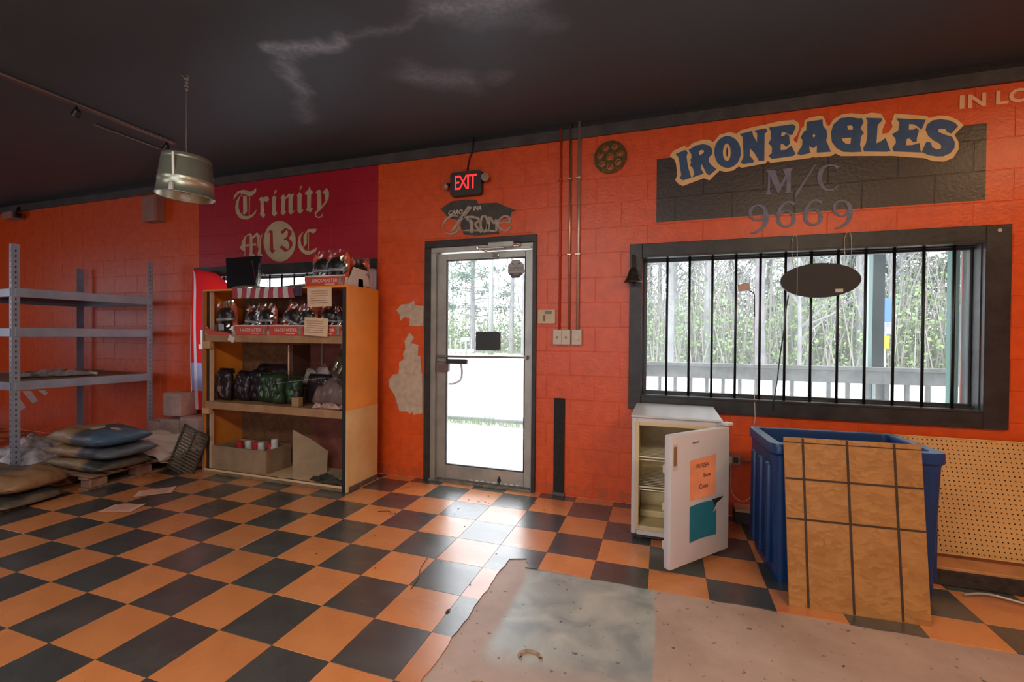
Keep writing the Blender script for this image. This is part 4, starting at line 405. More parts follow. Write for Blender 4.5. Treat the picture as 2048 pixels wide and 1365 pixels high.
# ================================================================== FLOOR
bm = B(); box(bm, -10, 4.6, -5, D+.02, -.12, -.006); floor = struct('floor', bm, M_CONC)
TS = .3048; OX = -2.2033; OY = 1.2218
rj = random.Random(3)
def edge_x(y): return -.878 + .004*math.sin(y*23) + .003*math.sin(y*71)
def edge_y(x): return 2.535 + .004*math.sin(x*19) + .002*math.sin(x*57)
def tile_mesh(nm, m):
    b = B(); box(b, -TS/2+.0008, TS/2-.0008, -TS/2+.0008, TS/2-.0008, -.006, -.0005, .0008); finish(b); me = bpy.data.meshes.new(nm); b.to_mesh(me); b.free(); me.materials.append(m); return me
meO = tile_mesh('tile', M_TO); meD = tile_mesh('tile', M_TD)
cells = []
for i in range(-25, 22):
    for j in range(-20, 9):
        x0 = OX+i*TS; y0 = OY+j*TS; x1 = x0+TS; y1 = min(y0+TS, D)
        if y0 >= D-.01: continue
        cx, cy = (x0+x1)/2, (y0+y1)/2
        if x1 > -.87 and y1 < 2.54 and x0 > -.90: continue        # stripped area
        dep = -.3174*cx + .9482*cy
        if dep < .4: vis = -9
        else:
            u = 1024+910*(.9482*cx+.3175*cy)/dep; v = 682+910*1.345/dep
            vis = dep if (-80 < u < 2130 and v < 1440) else 60+dep
        cells.append((vis if vis > 0 else 99, i, j, x0, y0, x1, y1))
cells.sort(); rest = {0: B(), 1: B()}
for n, (vis, i, j, x0, y0, x1, y1) in enumerate(cells):
    dark = (i+j) % 2 == 0; m = M_TD if dark else M_TO
    cut = (x1 > -.87 and y0 < 2.54 and y1 > 2.54 and x1 > -.9) or (x0 < -.88 < x1 and y0 < 2.6) or y1-y0 < TS-.01
    if n >= 298:
        box(rest[0 if dark else 1], x0, x1, y0, y1, -.006, -.0005); continue
    if not cut:
        mobj('tile', meD if dark else meO, floor, ((x0+x1)/2, (y0+y1)/2, 0)); continue
    g = .0008; pts = [(x0+g, y0+g), (x1-g, y0+g), (x1-g, y1-g), (x0+g, y1-g)]
    inx = x0 < -.88 < x1 and y0 < 2.6; iny = x1 > -.87 and y0 < 2.54 < y1
    if inx and iny:   # corner piece
        pts = [(x0+g, y0+g), (edge_x(y0), y0+g), (edge_x(2.5), 2.5), (-.872, 2.59), (-.84, 2.605), (-.772, 2.628), (-.765, 2.59), (-.748, 2.58), (-.752, 2.526), (x1-g, edge_y(x1)), (x1-g, y1-g), (x0+g, y1-g)]
    elif inx:
        k = 6; pts = [(x0+g, y0+g)] + [(edge_x(y0+(y1-y0)*t/k), y0+(y1-y0)*t/k) for t in range(k+1)] + [(x0+g, y1-g)]
    elif iny:
        k = 5; pts = [(x0+(x1-x0)*t/k + (g if t == 0 else -g if t == k else 0), edge_y(x0+(x1-x0)*t/k)) for t in range(k+1)] + [(x1-g, y1-g), (x0+g, y1-g)]
    b = B(); prism_h(b, pts, -.006, -.0005); obj('tile', b, m, floor)
obj('far_dark_tile', rest[0], M_TD, floor, kind='stuff'); obj('far_orange_tile', rest[1], M_TO, floor, kind='stuff')

# ================================================================== CEILING and plain walls
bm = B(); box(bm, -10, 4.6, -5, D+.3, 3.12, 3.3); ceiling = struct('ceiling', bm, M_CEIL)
M_PLAIN = mat('orange_painted_wall', ORANGE, .5, noise=.08, nscale=2)
bm = B(); box(bm, -10.2, -10, -5, D+.3, 0, 3.12); struct('wall_left', bm, M_PLAIN)
bm = B(); box(bm, 4.6, 4.8, -5, D+.3, 0, 3.12); struct('wall_right', bm, M_PLAIN)
bm = B(); box(bm, -10, 4.6, -5.2, -5, 0, 3.12); struct('wall_back', bm, M_PLAIN)

# ================================================================== FAR WALL: mortar core and painted blocks
holes = [(-2.06, -1.07, -.02, 2.155), (-.172, 1.955, .884, 1.975), (-4.97, -2.74, .884, 1.975)]
def subtract(r, h):
    x0, x1, z0, z1 = r; a0, a1, c0, c1 = h
    if a0 >= x1 or a1 <= x0 or c0 >= z1 or c1 <= z0: return [r]
    out = []
    if x0 < a0: out.append((x0, a0, z0, z1))
    if x1 > a1: out.append((a1, x1, z0, z1))
    m0, m1 = max(x0, a0), min(x1, a1)
    if z0 < c0: out.append((m0, m1, z0, c0))
    if z1 > c1: out.append((m0, m1, c1, z1))
    return out
bm = B(); rs = [(-10, 4.6, 0, 3.12)]
for h in holes: rs = [q for r in rs for q in subtract(r, h)]
for x0, x1, z0, z1 in rs: box(bm, x0, x1, D+.0018, D+.22, z0, z1)
wall = struct('wall_far', bm, M_WALL)
blocks = []
for k in range(16):
    z0 = k*.2032; z1 = min(z0+.2032, 3.115)
    off = .2032 if k % 2 else 0
    x = -10+off-.4064+.11
    while x < 4.6:
        r = [(max(x, -9.98)+.0022, min(x+.4064, 4.58)-.0022, z0+.0022, z1-.0022)]
        for h in holes: r = [q for p in r for q in subtract(p, h)]
        for q in r:
            if q[1]-q[0] > .02 and q[3]-q[2] > .02: blocks.append(q)
        x += .4064
def visb(q):
    cx = (q[0]+q[1])/2
    s = 0
    if cx > 2.45 or cx < -9.1: s = 50
    if -4.2 < cx < -2.5 and q[3] < 1.7: s = 40
    if .5 < cx < 1.6 and q[3] < .7: s = 40
    return s + abs(cx+.5)
blocks.sort(key=visb); cache = {}; restb = B(); rb = random.Random(5)
for n, q in enumerate(blocks):
    w, h = round(q[1]-q[0], 3), round(q[3]-q[2], 3)
    if n >= 299: box(restb, q[0], q[1], D, D+.004, q[2], q[3]); continue
    if (w, h) not in cache:
        b = B(); box(b, -w/2, w/2, 0, .012, -h/2, h/2, .0022); finish(b); me = bpy.data.meshes.new('block'); b.to_mesh(me); b.free(); me.materials.append(M_WALL); cache[(w, h)] = me
    mobj('block', cache[(w, h)], wall, ((q[0]+q[1])/2, D-.001+rb.uniform(-.0008, .001), (q[2]+q[3])/2))
obj('far_block', restb, M_WALL, wall, kind='stuff')
# bare patches where paint peeled off
M_PEEL = mat('bare_filler_under_paint', (.60, .50, .38), .85, col2=(.46, .37, .28), nscale=18, bump=.3)
for k, p in enumerate(PEEL):
    b = B(); prism(b, p, D-.004, D+.001); obj('bare_patch', b, M_PEEL, wall, label='pale patch of bare filler where the orange paint has peeled off')
M_STR = mat('faded_white_mural_paint', (.55, .42, .40), .7)
for p in STR:
    b = B(); prism(b, p, D-.003, D+.001); obj('mural_stripe', b, M_STR, wall, label='slanting whitish stripe painted on the wall')
# black trim board along the top of the wall
bm = B(); box(bm, -10, 4.6, D-.022, D-.002, 2.985, 3.075, .003); struct('trim_1', bm, mat('black_trim_board', (.065, .060, .055), .5, noise=.3, nscale=5, bump=.2, bscale=30))
# black strip on the wall right of the door
bm = B(); box(bm, -.878, -.786, D-.018, D-.002, .03, .822, .004); o = obj('rubber_strip', bm, mat('black_foam_strip', (.016, .015, .017), .8, noise=.3, nscale=40, bump=.3)); tag(o, 'vertical black padded strip fixed to the orange wall right of the door', 'strip')
bm = B(); box(bm, -.885, -.78, D-.03, D-.002, 0, .03, .003); o2 = obj('strip_foot', bm, mat('grey_foot', (.12, .10, .09), .7), o)

# ================================================================== DOOR
door = sempty('door_1', (-1.565, D, 0))
def dpart(name, fn, m, parent=door, **k):
    b = B(); fn(b); return W_(obj(name, b, m, parent, **k))
dpart('surround', lambda b: (box(b, -2.115, -2.055, D-.025, D+.01, 0, 2.149, .002), box(b, -1.075, -1.04, D-.025, D+.01, 0, 2.149, .002), box(b, -2.115, -1.04, D-.025, D+.01, 2.15, 2.215, .003)), BLK)
dpart('frame_left', lambda b: (box(b, -2.057, -2.005, D-.01, D+.09, 0, 2.104, .002), box(b, -2.005, -1.992, D+.02, D+.09, 0, 2.10, .002)), ALU)
dpart('frame_right', lambda b: (box(b, -1.085, -1.071, D-.01, D+.09, 0, 2.104, .002)), ALU)
dpart('frame_head', lambda b: box(b, -2.057, -1.071, D-.01, D+.09, 2.105, 2.152, .003), ALU)
dpart('threshold', lambda b: box(b, -2.057, -1.071, D-.03, D+.12, -.004, .018, .004), mat('worn_threshold', (.22, .20, .17), .6, .3, noise=.4, nscale=20))
leafA = dpart('door_leaf', lambda b: (box(b, -1.990, -1.9055, D+.012, D+.056, .024, 2.092, .003), box(b, -1.1495, -1.088, D+.012, D+.056, .024, 2.092, .003),
     box(b, -1.905, -1.150, D+.012, D+.056, .024, .155, .004), box(b, -1.905, -1.150, D+.012, D+.056, 2.032, 2.092, .004)), ALU)
dpart('glass_bead', lambda b: (box(b, -1.905, -1.898, D+.008, D+.03, .155, 2.032), box(b, -1.157, -1.150, D+.008, D+.03, .155, 2.032), box(b, -1.9, -1.155, D+.008, D+.03, .155, .163), box(b, -1.9, -1.155, D+.008, D+.03, 2.024, 2.032)), mat('dark_gasket', (.06, .06, .06), .6), leafA)
dpart('glass_pane', lambda b: box(b, -1.905, -1.150, D+.031, D+.037, .155, 2.032), M_GLASS, leafA)
dpart('push_bar', lambda b: (tube(b, [(-1.965, D-.035, 1.152), (-1.125, D-.035, 1.160)], .011, 10), box(b, -1.975, -1.955, D-.04, D+.012, 1.138, 1.166, .003), box(b, -1.135, -1.112, D-.045, D+.012, 1.142, 1.176, .003)), mat('grey_bar', (.30, .29, .28), .35, .8), leafA, auto=True)
dpart('lock_box', lambda b: (box(b, -1.99, -1.862, D-.035, D+.012, 1.012, 1.108, .006)), mat('brown_lock', (.24, .19, .17), .4, .6, noise=.2), leafA)
dpart('paddle', lambda b: box(b, -1.875, -1.672, D-.055, D-.02, 1.088, 1.132, .005), mat('dark_paddle', (.055, .065, .075), .35, .5), leafA)
dpart('handle', lambda b: tube(b, smooth_path([(-1.785, D+.08, 1.09), (-1.785, D+.10, 1.0), (-1.80, D+.10, .93), (-1.86, D+.09, .895), (-1.90, D+.06, .893)]), .012, 8), mat('grey_bar', (.3, .29, .28)), leafA, smooth=True)
dpart('sweep_slot', lambda b: [box(b, -1.66+k*.055, -1.63+k*.055, D+.008, D+.02, .030+0*k, .040) for k in range(9)], mat('pale_gap', (.8, .8, .78), .6), leafA)
dpart('floor_bolt', lambda b: (tube(b, [(-1.375, D+.005, .03), (-1.375, D+.005, .095)], .006, 8), box(b, -1.39, -1.36, D-.0, D+.014, .05, .075, .003)), DARK, leafA)
cl = dpart('door_closer', lambda b: (box(b, -1.47, -1.235, D-.075, D-.012, 2.112, 2.160, .006), box(b, -1.50, -1.09, D-.02, D-.008, 2.096, 2.125, .002)), ALU)
dpart('end_cap', lambda b: lathe(b, [(.022, 0), (.024, .01), (.024, .045), (.018, .05)], 14, mtx=Matrix.Translation((-1.235, D-.045, 2.138)) @ Matrix.Rotation(PI/2, 4, 'Y')), CHROME, cl, auto=True)
dpart('closer_arm', lambda b: (tube(b, [(-1.32, D-.07, 2.108), (-1.545, D-.13, 2.100)], .006, 6), tube(b, [(-1.545, D-.13, 2.100), (-1.42, D-.03, 2.052)], .006, 6), lathe(b, [(.016, -.01), (.016, .01)], 10, (-1.545, D-.13, 2.10)), box(b, -1.45, -1.385, D-.03, D+.012, 2.04, 2.062, .004)), CHROME, cl)
# black plate and sticker on the glass
PL = mat('slate_plate', (.035, .042, .045), .5, noise=.1)
bm = B(); box(bm, -1.616, -1.377, D+.020, D+.030, 1.212, 1.382, .004)
o = obj('sign_plate', bm, PL); tag(o, 'small blank black plate fixed to the door glass above the push bar', 'sign')
for x in (-1.607, -1.386):
    for z in (1.221, 1.373): b = B(); lathe(b, [(.006, 0), (.006, .003)], 8, mtx=Matrix.Translation((x, D+.020, z)) @ Matrix.Rotation(PI/2, 4, 'X')); obj('screw', b, CHROME, o)
t = thing('warning_sticker', 'grey octagonal alarm warning sticker on the upper right of the door glass', 'sticker', (-1.241, D+.026, 1.932))
def octo(rx, rz, c=.3): return [(-rx, -rz*(1-2*c)), (-rx, rz*(1-2*c)), (-rx*(1-2*c)*1.1, rz), (rx*(1-2*c)*1.1, rz), (rx, rz*(1-2*c)), (rx, -rz*(1-2*c)), (rx*(1-2*c)*1.1, -rz), (-rx*(1-2*c)*1.1, -rz)]
b = B(); prism(b, octo(.074, .079), 0, .002); obj('backing', b, mat('sticker_edge', (.13, .13, .14), .6), t)
b = B(); prism(b, octo(.070, .075), -.001, 0); obj('face', b, mat('sticker_grey', (.42, .42, .41), .6), t)
b = B(); prism(b, [(-.069, -.034), (.069, -.034), (.030, -.074), (-.030, -.074)], -.002, -.001); prism(b, [(-.04, .055), (-.022, .05), (-.018, .034), (-.032, .04)], -.002, -.001); prism(b, [(.04, .055), (.018, .05), (.014, .036), (.034, .04)], -.002, -.001); prism(b, [(-.010, .030), (.008, .030), (0, .020)], -.002, -.001); box(b, -.065, .065, -.002, -.001, -.012, -.006); obj('dark_band', b, mat('sticker_dark', (.10, .11, .11), .6), t)
text('lettering', 'WARNING', .026, (0, -.0025, .008), mat('sticker_dark', (.1, .1, .1)), t, 1.05, depth=.0005)
text('lettering', 'ALARM', .017, (0, -.003, -.047), mat('sticker_grey', (.4, .4, .4)), t, .9, depth=.0005)

# ================================================================== WINDOWS
M_WBLK = mat('black_window_paint', (.026, .025, .025), .42, noise=.4, nscale=7, bump=.12, bscale=30)
def window(nm, x0, x1, zlo=.77, zhi=2.083, bars=None, cx=0):
    wdw = sempty(nm, ((x0+x1)/2, D, zlo))
    a0, a1 = x0+.095, x1-.13; c0, c1 = .884, 1.975
    P = lambda name, fn, m, par=wdw, **k: (lambda b: (fn(b), W_(obj(name, b, m, par, **k)))[1])(B())
    P('board_left', lambda b: box(b, x0, a0, D-.028, D+.01, zlo, zhi, .003), M_WBLK)
    P('board_right', lambda b: box(b, a1, x1, D-.028, D+.01, zlo, zhi, .003), M_WBLK)
    P('board_top', lambda b: box(b, a0, a1, D-.028, D+.01, c1, zhi, .003), M_WBLK)
    P('board_bottom', lambda b: box(b, a0, a1, D-.028, D+.01, zlo, c0, .003), M_WBLK)
    P('sill_lip', lambda b: (box(b, a0, a1, D-.034, D+.05, c0-.012, c0+.004, .002), box(b, a0, a1, D-.032, D+.05, c1-.004, c1+.01, .002)), M_WBLK)
    P('reveal', lambda b: (box(b, a0, a0+.006, D+.0105, D+.2, c0, c1), box(b, a1-.006, a1, D+.0105, D+.2, c0, c1), box(b, a0+.006, a1-.006, D+.052, D+.2, c0, c0+.012), box(b, a0+.006, a1-.006, D+.052, D+.2, c1-.012, c1)), M_WBLK)
    s = P('sash', lambda b: (box(b, a0+.006, a0+.036, D+.09, D+.13, c0+.012, c1-.012, .003), box(b, a1-.020, a1-.006, D+.09, D+.13, c0+.012, c1-.012, .003), box(b, a0+.037, a1-.021, D+.09, D+.13, c0+.012, c0+.028), box(b, a0+.037, a1-.021, D+.09, D+.13, c1-.028, c1-.012)), mat('sash_metal', (.05, .055, .055), .35, .3))
    P('glass_pane', lambda b: box(b, a0+.036, a1-.020, D+.105, D+.111, c0+.028, c1-.028), M_GLASS, s)
    b = B(); tube(b, [(0, 0, c0-.004), (0, 0, c1+.004)], .0095, 10); finish(b, True); me = bpy.data.meshes.new('security_bar'); b.to_mesh(me); b.free(); me.materials.append(mat('black_bar_paint', (.014, .014, .016), .35, .3))
    for x in bars: W_(mobj('security_bar', me, wdw)).location = (x, D+.03, 0)
    return wdw
window('window_1', -.268, 2.084, bars=[.017+.1639*k for k in range(12)])
window('window_2', -5.058, -2.640, bars=[-4.83+.1639*k for k in range(13)])
b = B(); lathe(b, [(.012, 0), (.012, .003)], 12, mtx=Matrix.Translation((2.02, D-.028, 2.045)) @ Matrix.Rotation(PI/2, 4, 'X'))
W_(obj('washer', b, STEEL, bpy.data.objects['window_1']))

# ================================================================== PAINTED SIGNS ON THE WALL
BLUE = mat('blue_sign_paint', (.040, .095, .20), .5, noise=.12, nscale=20)
CREAM_ = mat('cream_sign_paint', (.86, .56, .24), .55, noise=.06, nscale=12)
t = thing('painted_club_sign', 'painted IRONEAGLES lettering in blue with cream outline above the barred window', 'sign', (.95, D, 2.5))
b = B(); prism(b, CREAM, D-.0055, D); W_(obj('outline', b, CREAM_, t))
for n, p, hs in IRON:
    b = B(); prism(b, p, D-.0085, D-.005); l = W_(obj('letter', b, BLUE, t))
    for h in hs:
        b = B(); prism(b, h, D-.0095, D-.008); W_(obj('counter', b, CREAM_, l))
b = B(); prism(b, SLIT, D-.011, D-.008); W_(obj('slit', b, BLK, t))
t = thing('painted_number_sign', 'faded grey-blue painted M/C 9669 just above the barred window', 'sign', (.92, D, 2.3))
FB = mat('faded_grey_blue_paint', (.19, .19, .25), .6, noise=.15, nscale=16)
for n, ps in M9:
    b = B()
    for k, p in enumerate(ps): prism(b, p, D-.006-.0004*k, D)
    W_(obj('letter', b, FB, t))
BEIGE = mat('beige_blackletter_paint', (.52, .42, .25), .6, noise=.08)
t = thing('painted_blackletter_sign', 'beige blackletter word Trinity painted on the crimson panel', 'sign', (-3.85, D, 2.6))
for n, ps in TRI:
    b = B()
    for k, p in enumerate(ps): prism(b, p, D-.006-.0004*k, D)
    W_(obj('letter', b, BEIGE, t))
t = thing('painted_chapter_sign', 'beige M 13 C emblem with number in an oval painted below the word Trinity', 'sign', (-3.85, D, 2.1))
for n, ps in MC:
    b = B()
    for k, p in enumerate(ps): prism(b, p, D-.006-.0004*k, D)
    W_(obj('letter', b, BEIGE, t))
b = B(); prism(b, CIRC, D-.0065, D); W_(obj('oval', b, BEIGE, t))
for p in NUM:
    b = B(); prism(b, p, D-.009, D-.006); W_(obj('numeral', b, mat('crimson_paint', (.36, .02, .025), .5), t))
t = thing('painted_logo', 'faded painted CAROLINA CHROME motorcycle logo in black and grey above the door', 'sign', (-1.6, D, 2.25))
b = B(); prism(b, CHBG, D-.005, D); W_(obj('backdrop', b, mat('smoky_black_paint', (.050, .046, .040), .7, col2=(.085, .075, .065), nscale=9), t))
GL = mat('grey_logo_paint', (.40, .34, .26), .6, noise=.25, nscale=25)
for n, ps in CH:
    b = B()
    for k, p in enumerate(ps): prism(b, p, D-.008-.0004*k, D)
    W_(obj('letter', b, GL, t))
b = B(); prism(b, [(-1.75, 2.29), (-1.42, 2.262), (-1.40, 2.272), (-1.56, 2.292), (-1.70, 2.30)], D-.0075, D); W_(obj('fade', b, GL, t))
W_(text('lettering', 'CARO', .052, (-1.815, D-.008, 2.462), mat('pale_logo_paint', (.60, .54, .44), .6), t, 1.0, shear=.25, depth=.001, bold=.002))
W_(text('lettering', 'INA', .052, (-1.600, D-.008, 2.482), mat('pale_logo_paint', (.42, .36, .28), .6), t, .9, shear=.25, depth=.001, bold=.002))
t = thing('painted_memorial_text', 'cream capital letters IN LO painted high on the wall at the right edge', 'sign', (2.0, D, 2.86))
for s, x in (('I', 1.828), ('N', 1.905), ('L', 2.028), ('O', 2.118), ('V', 2.222)):
    W_(text('letter', s, .118, (x, D-.005, 2.894), mat('pale_orange_paint', (.86, .50, .26), .6), t, 1.12 if s != 'I' else 1.3, depth=.004, bold=.0035))

# ================================================================== WALL FIXTURES
def cyl(b, c, r, h, axis='Y', seg=16, prof=None):
    R_ = {'Y': Matrix.Rotation(PI/2, 4, 'X'), 'X': Matrix.Rotation(PI/2, 4, 'Y'), 'Z': Matrix.Identity(4)}[axis]
    lathe(b, prof or [(r, 0), (r, h)], seg, mtx=Matrix.Translation(c) @ R_)
# exit sign
t = thing('exit_sign', 'black lit EXIT sign with two round emergency lamps above the door', 'sign', (-1.692, D-.001, 2.70))
b = B(); prism(b, [(x*.122+.028*math.cos(math.radians(q)), z*.078+.028*math.sin(math.radians(q))) for x, z, q0 in ((1, 1, 0), (-1, 1, 90), (-1, -1, 180), (1, -1, 270)) for q in range(q0, q0+91, 15)], -.058, 0)
obj('housing', b, mat('charcoal_housing', (.045, .040, .036), .45), t)
RED = emis('lit_red_letter', (1.0, .035, .035), .95)
for s, x, w in (('E', -.083, .62), ('X', -.022, .70), ('I', .026, .8), ('T', .073, .72)):
    text('letter', s, .182, (x, -.0595, .002), RED, t, w, depth=.003)
for sx in (-1, 1):
    b = B(); cyl(b, (sx*.163, -.03, .012+.012*sx), .010, .05); box(b, sx*.150-.012, sx*.150+.012, -.05, -.02, 0, .022, .003)
    l = obj('lamp_head', b, BLACK, t)
    b = B(); m_ = Matrix.Translation((sx*.185, -.045, .010+.020*sx)) @ Matrix.Rotation(sx*(.25 if sx > 0 else .95), 4, 'Z') @ Matrix.Rotation(PI/2, 4, 'X')
    lathe(b, [(.030, 0), (.034, .012), (.034, .030)], 18, mtx=m_); l2 = obj('bezel', b, mat('rose_bezel', (.50, .36, .30), .35, .4), l, auto=True)
    b = B(); lathe(b, [(0.0001, .034), (.027, .032), (.029, .030)], 18, mtx=m_); obj('lens', b, mat('lamp_lens', (.42, .32, .24), .2, bump=.8, bscale=200), l, smooth=True)
b = B(); tube(b, smooth_path([(-1.695, D-.02, 2.79), (-1.690, D-.012, 2.86), (-1.675, D-.012, 2.93), (-1.64, D-.03, 3.0), (-1.63, D-.03, 3.11)]), .007, 6)
o = obj('power_cable', b, mat('dark_red_cable', (.03, .008, .006), .5), smooth=True); tag(o, 'black cable running from the EXIT sign up to the ceiling', 'cable')
# conduits
def conduit(nm, x, r, z0, z1, m, lab):
    t = thing('conduit', lab, 'pipe', (x, D-.02, z0)); b = B(); tube(b, [(0, 0, 0), (0, 0, z1-z0)], r, 10); obj('pipe', b, m, t, smooth=True)
    for z in (.62, 1.25):
        if z < z1-z0: b = B(); box(b, -r-.012, r+.004, -r-.002, .018, z, z+.014, .002); obj('strap', b, m, t)
conduit('c', -.838, .0085, 1.40, 3.085, mat('orange_painted_pipe', (.50, .05, .015), .4), 'thin conduit painted orange like the wall, leftmost of the three pipes')
conduit('c', -.757, .0095, 1.40, 3.118, mat('copper_pipe', (.55, .36, .22), .3, .8), 'slim brassy metal conduit, middle of the three pipes right of the door')
conduit('c', -.683, .0135, 1.40, 3.118, mat('tan_pipe', (.60, .46, .33), .35, .6), 'thickest bare metal conduit, rightmost of the three, above the dimmer switch')
# thermostat, switches
t = thing('thermostat', 'cream thermostat with small display right of the door frame', 'thermostat', (-.948, D, 1.45))
b = B(); box(b, -.077, .077, -.030, 0, 0, .122, .005); obj('case', b, CREAMP, t)
b = B(); box(b, -.012, .047, -.032, -.029, .083, .107, .001); obj('display', b, mat('lcd', (.16, .13, .08), .3), t)
b = B(); box(b, -.027, -.011, -.034, -.029, .022, .072, .001); obj('slider', b, mat('slider', (.25, .12, .06), .5), t)
for x, lab, k in ((-.850, 'white toggle switch plate, left of the pair below the conduits', 0), (-.776, 'white toggle switch plate, right of the pair beside the dimmer', 0), (-.687, 'white dimmer switch plate with round knob under the thickest conduit', 1)):
    t = thing('dimmer_switch' if k else 'light_switch', lab, 'switch', (x, D, 1.275))
    b = B(); w = .0415 if k else .0365; box(b, -w, w, -.045, 0, 0, .126, .004); obj('plate', b, mat('ivory_plate', (.62, .52, .42), .4), t)
    if k: b = B(); cyl(b, (.004, -.045, .058), .018, .018, seg=18); obj('knob', b, mat('ivory_knob', (.66, .55, .45), .35), t, auto=True)
    else: b = B(); box(b, -.005, .005, -.056, -.044, .052, .070, .002); obj('toggle', b, mat('dark_toggle', (.22, .17, .13), .5), t)
# sprocket
t = thing('sprocket', 'round gold toothed metal sprocket with holes hung on the orange wall', 'sprocket', (-.432, D-.014, 2.80))
b = B(); nT = 44; outer = []
for k in range(nT*2):
    a = k*PI/nT; r = .131 if k % 2 else .122; outer.append((r*math.cos(a), r*math.sin(a)))
hl = [(.082*math.cos(a), .082*math.sin(a), .019) for a in [math.radians(90-25+51.4*k) for k in range(7)]] + [(0, 0, .023)]
# build as grid-free: triangulate polygon with holes using bridge edges
import mathutils
def plate_holes(b, outer, holes, y0, y1):
    from mathutils.geometry import delaunay_2d_cdt
    vs = [Vector(p) for p in outer]; fc = [list(range(len(outer)))]
    for cx, cz, r in holes:
        s = len(vs); vs += [Vector((cx+r*math.cos(t*PI/8), cz+r*math.sin(t*PI/8))) for t in range(16)]; fc.append(list(range(s, s+16)))
    ed = [(f[i], f[(i+1) % len(f)]) for f in fc for i in range(len(f))]
    V2, E2, F2, *_ = delaunay_2d_cdt(vs, ed, [], 0, 1e-6)
    keep = []
    for f in F2:
        c = sum((V2[i] for i in f), Vector((0, 0)))/len(f)
        if any((c-Vector((h[0], h[1]))).length < h[2]*.98 for h in holes): continue
        if c.length > .1265: 
            pass
        keep.append(f)
    A = [b.verts.new((v.x, y0, v.y)) for v in V2]; Bv = [b.verts.new((v.x, y1, v.y)) for v in V2]; cnt = {}
    for f in keep:
        b.faces.new([A[i] for i in f]); b.faces.new([Bv[i] for i in f][::-1])
        for i in range(len(f)):
            e = (f[i], f[(i+1) % len(f)]); cnt[tuple(sorted(e))] = cnt.get(tuple(sorted(e)), 0)+1
    for (i, j), c in cnt.items():
        if c == 1: b.faces.new((A[i], A[j], Bv[j], Bv[i]))
plate_holes(b, outer, hl, -.006, 0)
obj('disc', b, mat('old_brass', (.17, .10, .03), .32, .85, noise=.35, nscale=30), t)
for cx, cz, r in hl:
    b = B(); lathe(b, [(r+.0045, 0), (r+.0045, .009), (r, .009), (r, 0), (r+.0045, 0)], 16, mtx=Matrix.Translation((cx, 0, cz)) @ Matrix.Rotation(PI/2, 4, 'X'), closed=True); obj('rim', b, mat('rim_metal', (.62, .40, .2), .25, .9), t)
b = B(); cyl(b, (.02, -.006, -.02), .004, .004); obj('screw', b, CHROME, t)
# wall boxes at left
t = thing('junction_box', 'reddish painted metal box high on the wall behind the bucket lamp', 'box', (-5.66, D, 2.64))
b = B(); box(b, -.115, .115, -.11, 0, 0, .29, .008); obj('case', b, mat('dusty_red_box', (.34, .17, .13), .55, noise=.1), t)
b = B(); box(b, -.095, .095, -.116, -.108, .02, .27, .003); obj('cover', b, mat('dusty_red_box', (.34, .17, .13)), t)
t = thing('motion_sensor', 'small pinkish sensor box at the top of the wall in the upper left', 'sensor', (-8.33, D, 2.86))
b = B(); box(b, -.13, .08, -.14, 0, 0, .09, .01); obj('case', b, mat('dusty_red_box', (.34, .17, .13)), t)
b = B(); cyl(b, (.10, -.06, .045), .035, .05, 'Y'); tube(b, [(0, -.05, .09), (0, -.03, .18)], .012, 6); obj('head', b, BLACK, t)
# bell
t = thing('bell', 'black cast bell hanging from a bracket at the top left corner of the window', 'bell', (-.238, D-.075, 1.775))
b = B(); lathe(b, [(.070, 0), (.068, .008), (.052, .03), (.040, .065), (.032, .095), (.018, .110), (.0001, .112)], 22); obj('bowl', b, mat('cast_black', (.05, .045, .04), .4, .6), t, smooth=True)
b = B(); tube(b, [(0, 0, -.01), (0, 0, .05)], .008, 8); lathe(b, [(.0001, -.025), (.012, -.015), (.0001, -.005)], 8); obj('clapper', b, mat('cast_black', (.05, .05, .05)), t, smooth=True)
b = B(); box(b, -.012, .012, .02, .046, .11, .22, .003); tube(b, smooth_path([(0, .03, .2), (0, -.01, .21), (0, -.01, .17), (.008, 0, .14), (0, 0, .11)]), .007, 8); obj('bracket', b, mat('cast_black', (.05, .05, .05)), t, smooth=True)
# oval sign hanging in the window
t = thing('hanging_oval_sign', 'dark oval sign seen from behind hanging on strings in front of the window', 'sign', (1.035, D-.02, 1.755), (0, math.radians(-.5), 0))
b = B(); prism(b, [(.245*math.cos(k*PI/24), .122*math.sin(k*PI/24)) for k in range(48)], -.02, .002); obj('board', b, mat('dark_board', (.022, .020, .019), .55, noise=.15), t)
b = B(); box(b, .092, .138, -.022, -.019, -.088, -.064); obj('sticker', b, WHITE, t)
for x0, x1 in ((-.155, -.14), (.165, .185)):
    b = B(); tube(b, smooth_path([(x0-.015, -.025, .12), (x0-.02, -.02, .27), (x0-.005, -.03, .325), (x1-.004, -.03, .29), (x1, -.02, .1 if x0 > 0 else -.05), (x0+.01, -.022, .11 if x0 > 0 else -.10)]), .0018, 5); obj('string', b, mat('tan_string', (.6, .5, .38), .8), t)
b = B(); tube(b, smooth_path([(-.19, 0, -.1), (-.205, .0, -.2), (-.215, -.005, -.32), (-.245, -.008, -.55), (-.262, -.012, -.72), (-.285, -.015, -.87), (-.286, -.015, -.93)]), .0045, 6); obj('cord', b, BLACK, t, smooth=True)
